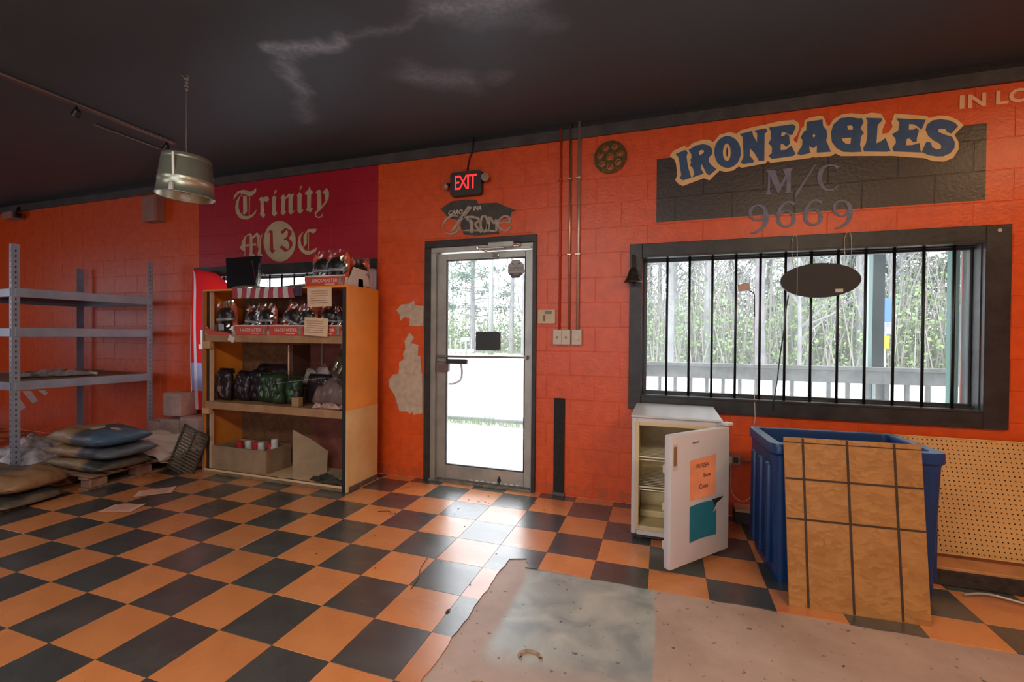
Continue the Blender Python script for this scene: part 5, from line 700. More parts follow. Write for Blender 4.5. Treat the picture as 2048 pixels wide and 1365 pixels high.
# camera / lamp hanging from the window bar
t = thing('hanging_sensor', 'small white sensor box on a wire hanging before the window bars', 'sensor', (.575, D-.03, 1.70))
b = B(); box(b, -.062, .018, -.03, .02, -.005, .048, .005, Matrix.Rotation(math.radians(-8), 4, 'Y')); obj('case', b, mat('pinkish_plastic', (.55, .38, .30), .45), t)
b = B(); tube(b, smooth_path([(.01, 0, .0), (.045, 0, -.03), (.05, 0, -.08), (.052, 0, -.20)]), .004, 6); obj('plug_wire', b, BLACK, t, smooth=True)
b = B(); tube(b, smooth_path([(.052, 0, -.20), (.053, .0, -.6), (.06, -.0, -.82), (.064, 0, -.95), (.055, -.005, -1.0)]), .0026, 5); obj('white_wire', b, WHITE, t, smooth=True)
# outlet strip and cord
t = thing('outlet_box', 'metal outlet box with white plug on the wall between fridge and blue bin', 'outlet', (.45, D, .40))
b = B(); box(b, -.06, .095, -.045, 0, 0, .072, .004); obj('box', b, mat('dusty_steel', (.40, .28, .22), .45, .5), t)
b = B(); box(b, -.002, .034, -.075, -.044, .012, .060, .005); obj('plug', b, mat('ivory_plug', (.7, .62, .55), .4), t)
b = B(); box(b, .047, .078, -.062, -.044, .016, .056, .004); obj('dark_plug', b, mat('brown_plug', (.08, .04, .03), .5), t)
b = B(); tube(b, [(.095, -.02, .036), (.70, -.02, .03)], .011, 8); obj('conduit', b, mat('dusty_steel', (.4, .28, .22)), t, smooth=True)
b = B(); tube(b, smooth_path([(.466, D-.065, .415), (.478, D-.06, .38), (.480, D-.05, .26), (.492, D-.05, .19), (.525, D-.05, .148), (.565, D-.05, .138), (.605, D-.05, .165), (.63, D-.05, .22), (.66, D-.05, .30)]), .0032, 6)
o = obj('looping_cord', b, mat('white_cord', (.75, .62, .55), .5), smooth=True); tag(o, 'thin white power cord looping below the wall outlet', 'cord')
t = thing('junction_cover', 'low dusty metal box at floor level between fridge and blue bin', 'box', (.60, 3.66, 0))
b = B(); box(b, -.10, .16, -.03, .105, 0, .085, .004); obj('case', b, mat('brown_dusty', (.07, .045, .035), .7, noise=.3), t)
b = B(); box(b, -.10, .16, -.034, .105, .085, .105, .003); obj('ridge', b, mat('pale_ridge', (.62, .40, .26), .7), t)

b = B(); 
for x0, x1, z0, z1 in rs: box(b, x0-.3 if x0 < -9.9 else x0, x1, D+.2205, D+.235, z0, z1+.3 if z1 > 3.1 else z1)
struct('facade', b, mat('pale_outer_wall', (.62, .62, .60), .8))

# ================================================================== BUCKET LAMP, TRACK
t = thing('bucket_lamp', 'galvanised bucket turned upside down as a pendant lamp hanging from the black ceiling', 'lamp', (-3.12, 2.257, 2.41))
TM = Matrix.Rotation(math.radians(3), 4, 'Y')
GALV = mat('greenish_galvanised', (.50, .53, .42), .34, .75, noise=.12, nscale=4, bump=.05, bscale=9)
b = B(); lathe(b, [(.0001, .128), (.135, .128), (.138, .136), (.142, .134), (.143, .118), (.146, .112), (.143, .106), (.147, .10), (.159, -.02), (.163, -.026), (.160, -.032), (.164, -.04), (.160, -.046), (.171, -.128), (.176, -.131), (.174, -.135), (.168, -.130), (.140, .11), (.0001, .118)], 40, mtx=TM, closed=True)
obj('bucket', b, GALV, t, smooth=True)
b = B(); box(b, -.006, .010, -.006, .006, -.11, .118, .002, TM @ Matrix.Rotation(math.radians(28), 4, 'Z') @ Matrix.Translation((0, -.158, 0)) @ Matrix.Rotation(math.radians(6.3), 4, 'X')); obj('seam', b, GALV, t)
b = B(); box(b, -.016, .016, -.012, .004, -.03, .03, .005, TM @ Matrix.Rotation(math.radians(28), 4, 'Z') @ Matrix.Translation((0, -.168, -.105))); obj('lug', b, STEEL, t)
b = B(); lathe(b, [(.0001, -.155), (.022, -.148), (.031, -.125), (.026, -.10), (.014, -.075), (.014, -.05)], 16, mtx=TM); obj('bulb', b, mat('unlit_bulb', (.70, .66, .62), .15, trans=.0), t, smooth=True)
b = B(); lathe(b, [(.018, -.055), (.020, .118)], 12, mtx=TM); obj('socket', b, BLACK, t)
b = B(); tube(b, smooth_path([(0, 0, .12), (.004, 0, .16), (0, 0, .24), (.002, 0, .45), (0, 0, .70)]), .0045, 6); obj('cord', b, mat('grey_cord', (.18, .18, .18), .5, .4), t, smooth=True)
b = B()
for k in range(4): lathe(b, [(.010, -.004), (.013, 0), (.010, .004), (.007, 0), (.010, -.004)], 10, mtx=Matrix.Translation((0, 0, .60+k*.024)) @ Matrix.Rotation(PI/2, 4, 'X') @ Matrix.Rotation((k % 2)*PI/2, 4, 'X'), closed=True)
tube(b, smooth_path([(0, 0, .70), (.014, 0, .69), (.010, 0, .665), (-.008, 0, .668)]), .003, 6); tube(b, smooth_path([(-.05, 0, .705), (-.035, 0, .70), (-.01, 0, .68)]), .003, 6)
obj('hook', b, mat('brass_hook', (.62, .60, .40), .3, .9), t, smooth=True)
t = thing('track_light_rail', 'long thin metal track rail mounted along the black ceiling at left', 'track light', (-4.33, 1.0, 3.12))
RAILM = mat('dim_rail', (.20, .17, .15), .4, .6)
b = B(); box(b, -.018, .018, 0, 2.02, -.03, 0, .003); obj('rail', b, RAILM, t)
b = B(); box(b, .019, .023, 0, 2.02, -.022, -.012); obj('lip', b, mat('bright_rail_edge', (.55, .48, .42), .35, .6), t)
for y in (1.28, 1.95):
    b = B(); tube(b, [(0, y, -.03), (0, y, -.06)], .010, 8); lathe(b, [(.0001, .03), (.022, .02), (.028, -.03), (.024, -.03), (.015, 0)], 14, mtx=Matrix.Translation((0, y, -.075)) @ Matrix.Rotation(.7, 4, 'Y')); obj('spot_head', b, BLACK, t, auto=True)
b = B(); box(b, -4.62, -4.60, 2.55, 3.25, 3.105, 3.12, .003); o = obj('surface_raceway', b, RAILM); tag(o, 'short thin raceway strip on the ceiling behind the bucket lamp', 'raceway')

# ================================================================== DISPLAY CASE
CX0, CX1, CY0, CY1, CH = -4.20, -2.53, 3.20, 3.63, 1.745
case = thing('display_case', 'tall orange and plywood glass-fronted display case left of the door', 'cabinet', ((CX0+CX1)/2, (CY0+CY1)/2, 0))
def cpart(name, fn, m, par=case, **k):
    b = B(); fn(b); return W_(obj(name, b, m, par, **k))
cpart('side_panel', lambda b: box(b, CX1-.02, CX1, CY0, CY1, .70, CH-.0, .002), ORP, label='orange painted upper side panel')
cpart('side_panel', lambda b: box(b, CX1-.02, CX1+.0005, CY0, CY1, .0, .70, .002), mat('side_plywood', (.60, .34, .12), .55, col2=(.72, .46, .20), nscale=4, bump=.1), label='bare tan plywood lower side panel')
cpart('dirty_edge', lambda b: prism_h(b, [(CX1-.002, CY0+.02), (CX1+.0015, CY0+.02), (CX1+.0015, CY1-.01), (CX1-.002, CY1-.01)], 0, .045), mat('grime', (.12, .08, .06), .9, noise=.4, nscale=30))
cpart('side_panel', lambda b: box(b, CX0, CX0+.02, CY0, CY1, 0, CH, .002), ORP)
cpart('top_panel', lambda b: box(b, CX0, CX1, CY0, CY1, CH-.0, CH+.018, .002), ORP)
cpart('bottom_panel', lambda b: box(b, CX0+.02, CX1-.02, CY0, CY1, .03, .05, .002), PLY)
cpart('toe_board', lambda b: box(b, CX0+.02, CX1-.02, CY0+.004, CY0+.022, 0, .05, .002), mat('grimy_board', (.22, .15, .09), .8, noise=.3, nscale=12))
cpart('back_panel', lambda b: box(b, CX0+.02, -3.29, CY1-.012, CY1, .05, CH), mat('brown_back', (.16, .075, .03), .8, noise=.3, nscale=25))
cpart('back_panel', lambda b: box(b, -3.29, CX1-.02, CY1-.012, CY1, .05, CH), mat('maroon_back', (.20, .055, .04), .7, noise=.2, nscale=8))
cpart('corner_post', lambda b: box(b, CX0+.025, CX0+.062, CY0+.02, CY0+.06, .05, CH), BLK)
cpart('cream_strip', lambda b: box(b, CX0+.064, CX0+.072, CY0+.02, CY0+.06, .05, CH), PAPER)
cpart('corner_post', lambda b: box(b, CX1-.055, CX1-.02, CY0-.004, CY0+.03, 0, CH, .002), mat('dark_stile', (.035, .035, .035), .4, .3))
cpart('front_edge', lambda b: box(b, CX0, CX0+.022, CY0-.003, CY0, 0, CH), mat('grey_edge', (.20, .16, .13), .6))
cpart('divider', lambda b: box(b, -3.338, -3.300, CY0+.19, CY1-.03, .70, 1.24, .002), mat('dark_divider', (.07, .035, .02), .6))
cpart('divider_edge', lambda b: box(b, -3.352, -3.339, CY0+.185, CY0+.3, .70, 1.24), PAPER)
cpart('shelf', lambda b: box(b, CX0+.03, CX1-.02, CY0-.002, CY1-.012, 1.265, 1.333, .003), mat('shelf_wood', (.30, .155, .07), .6, col2=(.42, .235, .12), nscale=7))
cpart('shelf', lambda b: box(b, CX0+.03, CX1-.02, CY0-.002, CY1-.012, .625, .695, .003), mat('shelf_wood', (.42, .21, .09)))
cpart('shelf_cleat', lambda b: (box(b, CX0+.005, CX0+.10, CY0-.012, CY0+.03, 1.20, 1.27, .003), box(b, CX0+.005, CX0+.09, CY0-.012, CY0+.03, .575, .63, .003)), mat('cleat_wood', (.55, .32, .15), .7, noise=.1))
gl = cpart('glass_door', lambda b: box(b, -3.40, CX1-.055, CY0+.008, CY0+.013, .06, 1.262), M_CGLASS)
gl = cpart('glass_door', lambda b: box(b, CX0+.10, -3.38, CY0+.018, CY0+.023, .06, .62), M_CGLASS)
cpart('glass_shelf', lambda b: box(b, -3.29, CX1-.03, CY0+.06, CY1-.03, 1.05, 1.056), M_CGLASS)
cpart('shelf_standard', lambda b: [box(b, x-.010, x+.010, CY1-.03, CY1-.012, .70, 1.26) for x in (-3.15, -2.92)], mat('grey_standard', (.40, .33, .28), .4, .5))

def tray(x0, x1, y0, y1, z, label, crushed=False, tall=False, word='HACKMASTER'):
    t = thing('display_tray', label, 'box', ((x0+x1)/2, y0, z), (0, 0, 0), 'red card display trays')
    w = (x1-x0)/2; d = y1-y0; hf = .078
    b = B(); box(b, -w, w, .003, d, 0, .004); obj('base', b, WCARD, t)
    b = B(); 
    if crushed: prism(b, [(-w-.02, .07), (-w*.2, .028), (w*.55, .02), (w, .0), (-w+.03, -.012)], 0, .004)
    else: prism(b, [(-w-.008, hf), (w+.004, hf), (w, 0), (-w+.008, 0)], 0, .004)
    lip = obj('front_lip', b, REDC, t)
    if not crushed:
        b = B(); box(b, -w-.006, w+.004, -.002, .006, hf, hf+.011); obj('rim', b, WCARD, t)
        text('lettering', word, .042, (.0, -.002, .042), mat('white_print', (.75, .68, .62), .6), lip, .92*w/.19, depth=.001)
        b = B(); box(b, .0, w*.5, -.002, 0, .010, .016); obj('underline', b, mat('white_print', (.75, .68, .62)), lip)
        b = B(); box(b, w*.72, w*.90, -.003, 0, .006, hf-.004); obj('picture_panel', b, mat('tan_print', (.45, .36, .26), .6, col2=(.08, .06, .05), nscale=25), lip)
    else:
        b = B(); box(b, w*.75, w*1.15, -.012, .0, .0, .055, 0, Matrix.Rotation(.4, 4, 'Y')); obj('torn_flap', b, WCARD, t)
    h = .17 if tall else .10
    for sx in (-1, 1):
        prof = [(0, 0), (0, .07), (.05*d/.3, .075), (d*.33, h), (d*.9, h-.012), (d, .02), (d*.72, 0), (d*.70, .075), (d*.52, .075), (d*.50, 0)] if tall else [(0, 0), (0, .07), (d*.4, h), (d, h), (d, 0)]
        b = B(); a = [b.verts.new((sx*w-.002, p, q)) for p, q in prof]; c = [b.verts.new((sx*w+.002, p, q)) for p, q in prof]; n = len(prof)
        b.faces.new(a); b.faces.new(c[::-1]); [b.faces.new((a[i], c[i], c[(i+1) % n], a[(i+1) % n])) for i in range(n)]
        obj('side_wall', b, WCARD, t)
    b = B(); box(b, -w, w, d-.004, d, 0, h*.8); obj('back_wall', b, REDC, t)
    return t
tray(-4.165, -3.815, CY0+.0, 3.50, 1.335, 'leftmost red card tray on the upper shelf, its front crushed down', True)
tray(-3.790, -3.405, CY0-.002, 3.50, 1.335, 'second red card tray from the left on the upper shelf')
tray(-3.385, -2.995, CY0-.002, 3.50, 1.335, 'third red card tray from the left on the upper shelf')
tray(-2.965, -2.600, CY0-.002, 3.50, 1.335, 'rightmost red card tray on the upper shelf, partly behind a taped note')
tray(-2.99, -2.575, CY0+.01, 3.56, CH+.019, 'red and white card tray standing on top of the display case', tall=True)

DKP = mat('black_goods', (.020, .017, .016), .28, noise=.5, nscale=14)
SLV = mat('grey_goods', (.30, .32, .33), .3, .3)
OCARD = mat('orange_card', (.80, .13, .03), .45)
ORED = mat('orange_red_card', (.55, .09, .035), .5, noise=.2)
def goods(x, y, z, s, rz, ry, label, variant=0, seed=0):
    """clear bag with a black moulded visor in front of an orange card"""
    t = thing('bagged_product', label, 'package', (x, y, z), (0, ry, rz), 'clear bags of black visors in the display case')
    rnd = random.Random(seed)
    w, h = .088*s/.2, .225*s/.2
    b = B(); prism(b, [(-w*1.05, .0), (-w*1.0, h*.9), (-w*.75, h*1.02), (-w*.3, h*.86), (w*.4, h*.88), (w*.75, h*1.04), (w*1.05, h*.86), (w*.98, 0)], .018, .022); obj('card', b, OCARD if variant == 1 else ORED, t)
    b = B(); lathe(b, [(.0001, h*.88), (w*.45, h*.85), (w*.80, h*.70), (w*.88, h*.48), (w*.80, h*.44), (w*.55, h*.40), (w*.6, h*.1), (w*.3, .005)], 16, mtx=Matrix.Diagonal((1, .42, 1, 1))); obj('visor', b, DKP, t, smooth=True)
    b = B(); lathe(b, [(w*.84, h*.42), (w*.93, h*.44), (w*.93, h*.50), (w*.84, h*.52)], 18, mtx=Matrix.Diagonal((1, .46, 1, 1))); obj('band', b, SLV, t, smooth=True)
    b = B(); box(b, -w*.42, w*.12, -w*.40, -w*.28, h*.10, h*.32, .006); obj('grey_block', b, mat('pale_grey_block', (.34, .37, .42), .5) if variant != 2 else mat('gold_label', (.62, .42, .14), .35), t)
    b = B()
    def f(u, v):
        a = (u-.5)*2; c = v
        ax = w*1.12*(1-.22*c*c)*a; d_ = -.040*(1-a*a)**.5*(1-.75*c) - .002
        wr = .006*math.sin(9*a+5*c+seed)+.005*math.sin(17*a-11*c+seed*2)
        return Vector((ax, d_+wr, .002+h*1.08*c+.006*math.sin(8*a+seed)*c))
    sheet(b, f, 12, 10); obj('clear_wrap', b, M_WRAP, t, smooth=False)
    return t
M_WRAP = bpy.data.materials.new('crinkled_clear_wrap'); M_WRAP.use_nodes = True
_nt = M_WRAP.node_tree; _N = _nt.nodes; _N.remove(_N['Principled BSDF']); _tr = _N.new('ShaderNodeBsdfTransparent'); _gl = _N.new('ShaderNodeBsdfGlossy'); _gl.inputs['Roughness'].default_value = .12
_lw = _N.new('ShaderNodeLayerWeight'); _lw.inputs['Blend'].default_value = .35; _mr = _N.new('ShaderNodeMapRange'); _mr.inputs['To Min'].default_value = .10; _mr.inputs['To Max'].default_value = .6
_mx = _N.new('ShaderNodeMixShader'); _nt.links.new(_lw.outputs['Fresnel'], _mr.inputs['Value']); _nt.links.new(_mr.outputs[0], _mx.inputs[0]); _nt.links.new(_tr.outputs[0], _mx.inputs[1]); _nt.links.new(_gl.outputs[0], _mx.inputs[2]); _nt.links.new(_mx.outputs[0], _N['Material Output'].inputs['Surface'])
for a in [(-4.02, 3.30, .26, .1, -.05, 'bagged black visor standing in the crushed left tray', 0, 1), (-3.70, 3.30, .22, .0, .12, 'bagged black visor on the left side of the second tray', 0, 2),
          (-3.52, 3.30, .235, .0, 0, 'bagged black visor on the right side of the second tray', 0, 3), (-3.27, 3.30, .25, .0, .42, 'tilted bagged visor with a gold label in the third tray', 2, 4),
          (-3.03, 3.31, .23, 0, -.2, 'bagged visor between the gold-labelled one and the taped note', 0, 5), (-2.85, 3.33, .235, 0, .1, 'bagged visor showing just above the taped note', 0, 6),
          (-2.66, 3.33, .22, 0, 0, 'bagged brownish visor at the right end of the upper shelf', 0, 7)]:
    goods(a[0], a[1], 1.342, a[2], a[3], a[4], a[5], a[6], a[7])
goods(-2.90, 3.32, CH+.026, .255, 0, 0, 'bagged visor with orange card at the left on top of the case', 1, 8)
goods(-2.735, 3.31, CH+.026, .260, 0, .0, 'bagged visor with orange card in the middle on top of the case', 1, 9)
goods(-2.62, 3.48, CH+.026, .225, 1.2, .0, 'bagged visor with orange card at the right on top of the case', 1, 10)
b = B(); box(b, -2.60, -2.55, 3.575, 3.625, CH+.019, CH+.21); o = obj('plastic_tub', b, glass_mat('cloudy_plastic', .35)); tag(o, 'cloudy clear plastic tub at the right rear corner on top of the case', 'tub')

# notes
def note(name, c, w, h, label, tiltv=0., yy=CY0-.006, lines=6, m=PAPER, cat='paper'):
    t = thing(name, label, cat, (c[0], yy, c[1]), (0, tiltv, 0))
    b = B(); sheet(b, lambda u, v: Vector(((u-.5)*w, -.010*math.sin(u*3.1)*(1-v) - .001, (v-.5)*h)), 8, 6); obj('sheet', b, m, t, smooth=True)
    r = random.Random(int(abs(c[0])*100))
    b = B()
    for k in range(lines):
        z = h*.32-k*h*.62/max(1, lines-1); l = w*r.uniform(.28, .40); xx = w*r.uniform(-.04, .05)
        box(b, xx-l, xx+l, -.0145, -.0135, z-.0014, z+.0014)
    obj('writing', b, mat('brown_ink', (.32, .18, .10), .8), t)
    return t
note('paper_note', (-2.822, 1.665), .258, .165, 'tan typed note taped to the top front of the display case', -.02)
note('paper_note', (-2.835, 1.408), .25, .155, 'tan typed note taped over the red trays on the upper shelf', .05, yy=CY0-.03)
# striped flag folded over the front edge
t = thing('striped_flag', 'red and white striped flag folded over the front top edge of the case', 'flag', (-3.46, CY0, CH+.02))
FR_ = cloth_mat('flag_red', (.42, .06, .09), .15); FWT = cloth_mat('flag_white', (.62, .60, .58), .15); FBL = cloth_mat('flag_blue', (.05, .035, .08), .1)
b = B()
for i, j, f in sheet(b, lambda u, v: Vector(((u-.5)*.72 + (.5-v)*0 + .012*math.sin(v*2+u*5), -.008-.006*math.sin(u*40+1)*v if v > .0 else -.004, .0-.10*v+.006*(1-u)*v)), 39, 4): f.material_index = (i//3) % 2
obj('hanging_stripes', b, [FR_, FWT], t)
b = B()
for i, j, f in sheet(b, lambda u, v: Vector((.362+u*.09, -.006-.003*math.sin(u*9), -.085*v)), 4, 4): pass
obj('blue_corner', b, FBL, t)
b = B(); sheet(b, lambda u, v: Vector(((u-.5)*.86+.05, .0+v*.30, .004+.035*math.sin(PI*v)**.5*(.6+.4*math.sin(u*7+1)) )), 20, 8); obj('folded_top', b, cloth_mat('grey_white_cloth', (.36, .32, .29), .1), t, smooth=True)
# dark screen on top
t = thing('flat_screen', 'dark flat screen leaning back on the left of the case top', 'screen', (-3.915, 3.37, CH+.019), (math.radians(-5), 0, math.radians(3)))
b = B(); prism(b, [(-.205, .325), (.205, .335), (.175, .035), (-.165, .020)], -.012, .012); obj('panel', b, mat('screen_black', (.008, .008, .010), .3), t)
b = B(); box(b, -.06, .06, -.04, .06, 0, .014, .003); box(b, -.02, .02, .013, .03, 0, .2, .003); obj('stand', b, BLACK, t)
b = B(); box(b, .196, .206, -.016, .014, .02, .20, .002); obj('chrome_edge', b, CHROME, t)
for x, l, s in ((-3.60, .30, 1), (-3.50, .22, -1)):
    pass
b = B(); tube(b, smooth_path([(-3.74, 3.33, CH+.30), (-3.68, 3.3, CH+.20), (-3.63, 3.28, CH+.08), (-3.60, 3.28, CH+.03)]), .003, 5); tube(b, smooth_path([(-3.66, 3.34, CH+.03), (-3.61, 3.32, CH+.13), (-3.56, 3.30, CH+.17), (-3.50, 3.28, CH+.10), (-3.46, 3.26, CH+.03)]), .003, 5)
o = obj('wire_bundle', b, CHROME); tag(o, 'thin bright bent wires on the case top beside the dark screen', 'wire')
# orange card box behind the flag on the upper shelf
t = thing('card_box', 'plain salmon-red card box behind the bags on the upper shelf', 'box', (-3.12, 3.50, 1.335))
b = B(); box(b, -.13, .13, -.05, .05, 0, .29, .003); obj('body', b, mat('salmon_card', (.62, .13, .07), .6), t)
b = B(); box(b, -.128, .128, -.053, -.05, .25, .256); obj('flap_line', b, REDC, t)
# lower shelf goods
DGR = mat('dark_green_pack', (.012, .045, .02), .3, noise=.5, nscale=14); GRN = mat('green_pack', (.10, .30, .10), .3, noise=.35, nscale=14)
DPK = mat('black_purple_pack', (.016, .013, .018), .25, noise=.5, nscale=14); PNK = mat('mauve_print', (.26, .13, .12), .4, noise=.4, nscale=30); GRP = mat('grey_green_print', (.20, .27, .17), .4, noise=.4, nscale=30)
def pack(x, y, w, h, m, mp, label, rz=0, ry=0, seed=0, d=.07, cat='package'):
    t = thing('shrink_pack', label, cat, (x, y, .697), (0, ry, rz), 'foil and shrink packs on the middle shelf')
    b = B(); pillow(b, w, h, d, 10, 10, seed, .10, 6., .3, mtx=Matrix.Translation((0, d*.35, h/2)) @ Matrix.Rotation(PI/2, 4, 'X')); obj('bag', b, m, t, smooth=True)
    b = B(); sheet(b, lambda u, v: Vector(((u-.5)*w*.78, -d*.36-.012*math.sin(PI*v)**.5 - .006*math.sin(PI*u), h*(.12+.52*v))), 8, 6); obj('printed_label', b, mp, t, smooth=True)
    b = B(); sheet(b, lambda u, v: Vector(((u-.5)*w*.96, d*(.30-.12*v)+.006*math.sin(u*14+seed), h*(.88+.16*v))), 8, 3); obj('header', b, m, t)
    b = B(); cyl(b, (w*.08, -d*.37, h*.76), .006, .006, seg=8); obj('hang_hole', b, mat('bright_dot', (.75, .7, .65), .3), t)
    return t
pack(-4.03, 3.30, .20, .30, DPK, PNK, 'leftmost black pack with a mauve label on the middle shelf', seed=1)
pack(-3.84, 3.34, .19, .28, DPK, mat('dark_print', (.07, .06, .06), .35, noise=.5, nscale=30), 'second pack from the left on the middle shelf, nearly all black', seed=2, ry=.05)
pack(-3.68, 3.37, .17, .30, DPK, mat('dark_print', (.07, .06, .06)), 'third pack from the left on the middle shelf, black and set back', seed=3, ry=-.06)
pack(-3.555, 3.34, .15, .27, DGR, GRP, 'dark green pack with a grey-green label on the middle shelf', seed=4)
pack(-3.375, 3.30, .18, .29, DGR, GRN, 'brightest green pack in front of the divider', seed=5, d=.09)
pack(-3.20, 3.32, .15, .25, DGR, GRN, 'smaller green pack right of the divider', seed=6, d=.08)
pack(-3.63, 3.51, .46, .34, DPK, DGR, 'wide black pack lying behind the others on the middle shelf', seed=9, d=.10)
pack(-3.02, 3.42, .26, .27, DPK, DPK, 'dark blue-black pack at the back right of the green packs', seed=7)
t = thing('small_jar', 'small square amber jar with dark lid at the shelf front right of the green packs', 'jar', (-3.105, 3.235, .697))
b = B(); box(b, -.040, .040, -.02, .04, 0, .085, .008); obj('body', b, mat('amber_jar', (.36, .24, .11), .2), t)
b = B(); lathe(b, [(.036, .086), (.036, .125), (.020, .15), (.0001, .152)], 14, (0, .01, 0)); obj('lid', b, BLACK, t, auto=True)
t = thing('brown_bag', 'large crumpled grey-brown plastic bag at the right of the middle shelf', 'bag', (-2.77, 3.40, .697))
b = B(); pillow(b, .40, .30, .24, 18, 12, 12, .10, 3, .2); obj('sack', b, mat('grey_brown_film', (.16, .11, .10), .3, noise=.3, nscale=10), t, smooth=True)
for k, (x, r) in enumerate(((-2.80, .15), (-2.72, -.12))):
    t = thing('folded_wrapper', ('pinkish crumpled wrapper in front of the brown bag, left one', 'pinkish crumpled wrapper in front of the brown bag, right one')[k], 'wrapper', (x, 3.24, .697), (0, 0, r))
    b = B(); pillow(b, .22, .07, .035, 10, 6, 20+k, .35, 3, .3); obj('film', b, mat('pink_brown_film', (.42, .26, .22), .35, noise=.3, nscale=30), t)
t = thing('reflection_card', 'white card standing in for a reflection in the right bay of the case', 'cardboard', (-2.70, 3.50, .697), (math.radians(-5), 0, 0))  # white shape added to stand for a reflection in the case glass
b = B(); prism(b, [(-.07, .0), (.12, 0), (.12, .52), (-.06, .47), (-.02, .28), (-.09, .12)], -.003, .003); obj('sheet', b, mat('mauve_white_reflection', (.55, .46, .44), .6), t)
t = thing('reflection_bag', 'crumpled white bag standing in for a reflection at the back of the right bay', 'bag', (-3.10, 3.52, .84), (math.radians(0), 0, 0))  # second white shape added for the same reflected scene
b = B(); pillow(b, .34, .12, .17, 14, 8, 31, .16, 3, .3); obj('film', b, mat('grey_white_reflection', (.42, .37, .35), .5), t, smooth=True)
t = thing('shelf_riser', 'pale wire riser behind the white bag in the right bay', 'rack', (-2.93, 3.55, .697))
b = B(); box(b, -.34, .34, -.06, .04, .128, .138); [box(b, x-.006, x+.006, -.055, -.045, 0, .13) for x in (-.33, 0, .33)]; obj('frame', b, mat('grey_riser', (.38, .32, .30), .4, .3), t)
t = thing('leaning_tray', 'dark shiny moulded tray leaning in the right bay of the case', 'tray', (-2.84, 3.44, .98), (math.radians(-10), math.radians(22), 0))
b = B(); box(b, -.07, .07, -.012, .012, -.02, .23, .008); obj('body', b, mat('olive_plastic', (.07, .062, .035), .25, noise=.3), t)
b = B(); cyl(b, (-.025, -.02, .045), .013, .012, seg=12, prof=[(.014, 0), (.010, .012)]); box(b, -.045, -.020, -.030, -.010, .02, .11, .008); box(b, .015, .043, -.030, -.010, .01, .10, .008); obj('bright_knob', b, mat('shiny_knob', (.60, .58, .42), .12, .7), t)
# bottom: wooden box with bottles, panel, sheets
t = thing('wooden_crate', 'long wooden box of red and white bottles at the bottom left of the case', 'crate', (-3.785, 3.36, .052))
CW = mat('crate_wood', (.27, .18, .11), .7, col2=(.36, .25, .15), nscale=6, bump=.15)
for x0, x1, y0, y1 in ((-.33, .33, -.13, -.115), (-.33, .33, .165, .18), (-.33, -.315, -.115, .165), (.315, .33, -.115, .165)):
    b = B(); box(b, x0, x1, y0, y1, 0, .215, .003); obj('board', b, CW, t)
b = B(); box(b, -.315, .315, -.115, .165, 0, .012); obj('floor_board', b, CW, t)
RB = mat('red_bottle', (.55, .03, .035), .3); WB = mat('white_bottle', (.60, .58, .56), .35)
for k, (x, y, m, lab) in enumerate(((-.135, .02, RB, 'red bottle at the left end in the wooden crate'), (-.035, .03, WB, 'white bottle right of the leftmost red one in the crate'), (.045, .04, RB, 'red bottle between the two left white bottles in the crate'), (.135, .02, WB, 'white bottle in the middle of the crate'), (.205, .06, RB, 'red bottle beside the tallest white bottle in the crate'), (.268, .05, WB, 'tallest white bottle at the right end of the crate'))):
    tt = thing('bottle', lab, 'bottle', (-3.80+x, 3.36+y, .066), (0, 0, 0), 'red and white bottles in the crate'); h = .215+(.045 if k == 5 else .01*(k % 2))
    b = B(); lathe(b, [(.032, 0), (.034, .01), (.034, h*.75), (.030, h*.82)], 16); obj('body', b, m, tt, auto=True)
    b = B(); lathe(b, [(.031, h*.82), (.031, h*1.02), (.028, h*1.04), (.0001, h*1.05)], 16); obj('cap', b, WB if k % 2 else RB, tt, auto=True)
t = thing('leaning_board', 'raw plywood offcut leaning at the bottom right of the case', 'board', (-3.06, 3.34, .052), (0, 0, math.radians(62)))
b = B(); prism(b, [(-.14, 0), (.16, 0), (.17, .20), (.02, .33), (-.14, .44)], -.006, .006); obj('sheet', b, mat('offcut', (.42, .33, .22), .7, noise=.1), t)
t = thing('loose_sheet', 'tan paper sheet lying on the case floor before the plywood offcut', 'paper', (-3.17, 3.27, .054), (0, 0, .2))
b = B(); sheet(b, lambda u, v: Vector(((u-.5)*.24, (v-.5)*.13, .004*math.sin(u*4))), 6, 4); obj('sheet', b, PAPER, t)
t = thing('dark_mat', 'crumpled dark strip of matting in the lower right front of the case', 'mat', (-2.76, 3.26, .052), (0, 0, -.08))
b = B(); pillow(b, .40, .10, .035, 16, 6, 8, .5, 3, .3); obj('strip', b, mat('dark_olive_mat', (.035, .032, .022), .8, noise=.4), t)
t = thing('plywood_panel', 'pale olive panel lying on the case floor at the right', 'board', (-2.76, 3.45, .052))
b = B(); box(b, -.19, .19, -.12, .12, 0, .014, .002); obj('sheet', b, mat('pale_olive', (.36, .32, .20), .7), t)

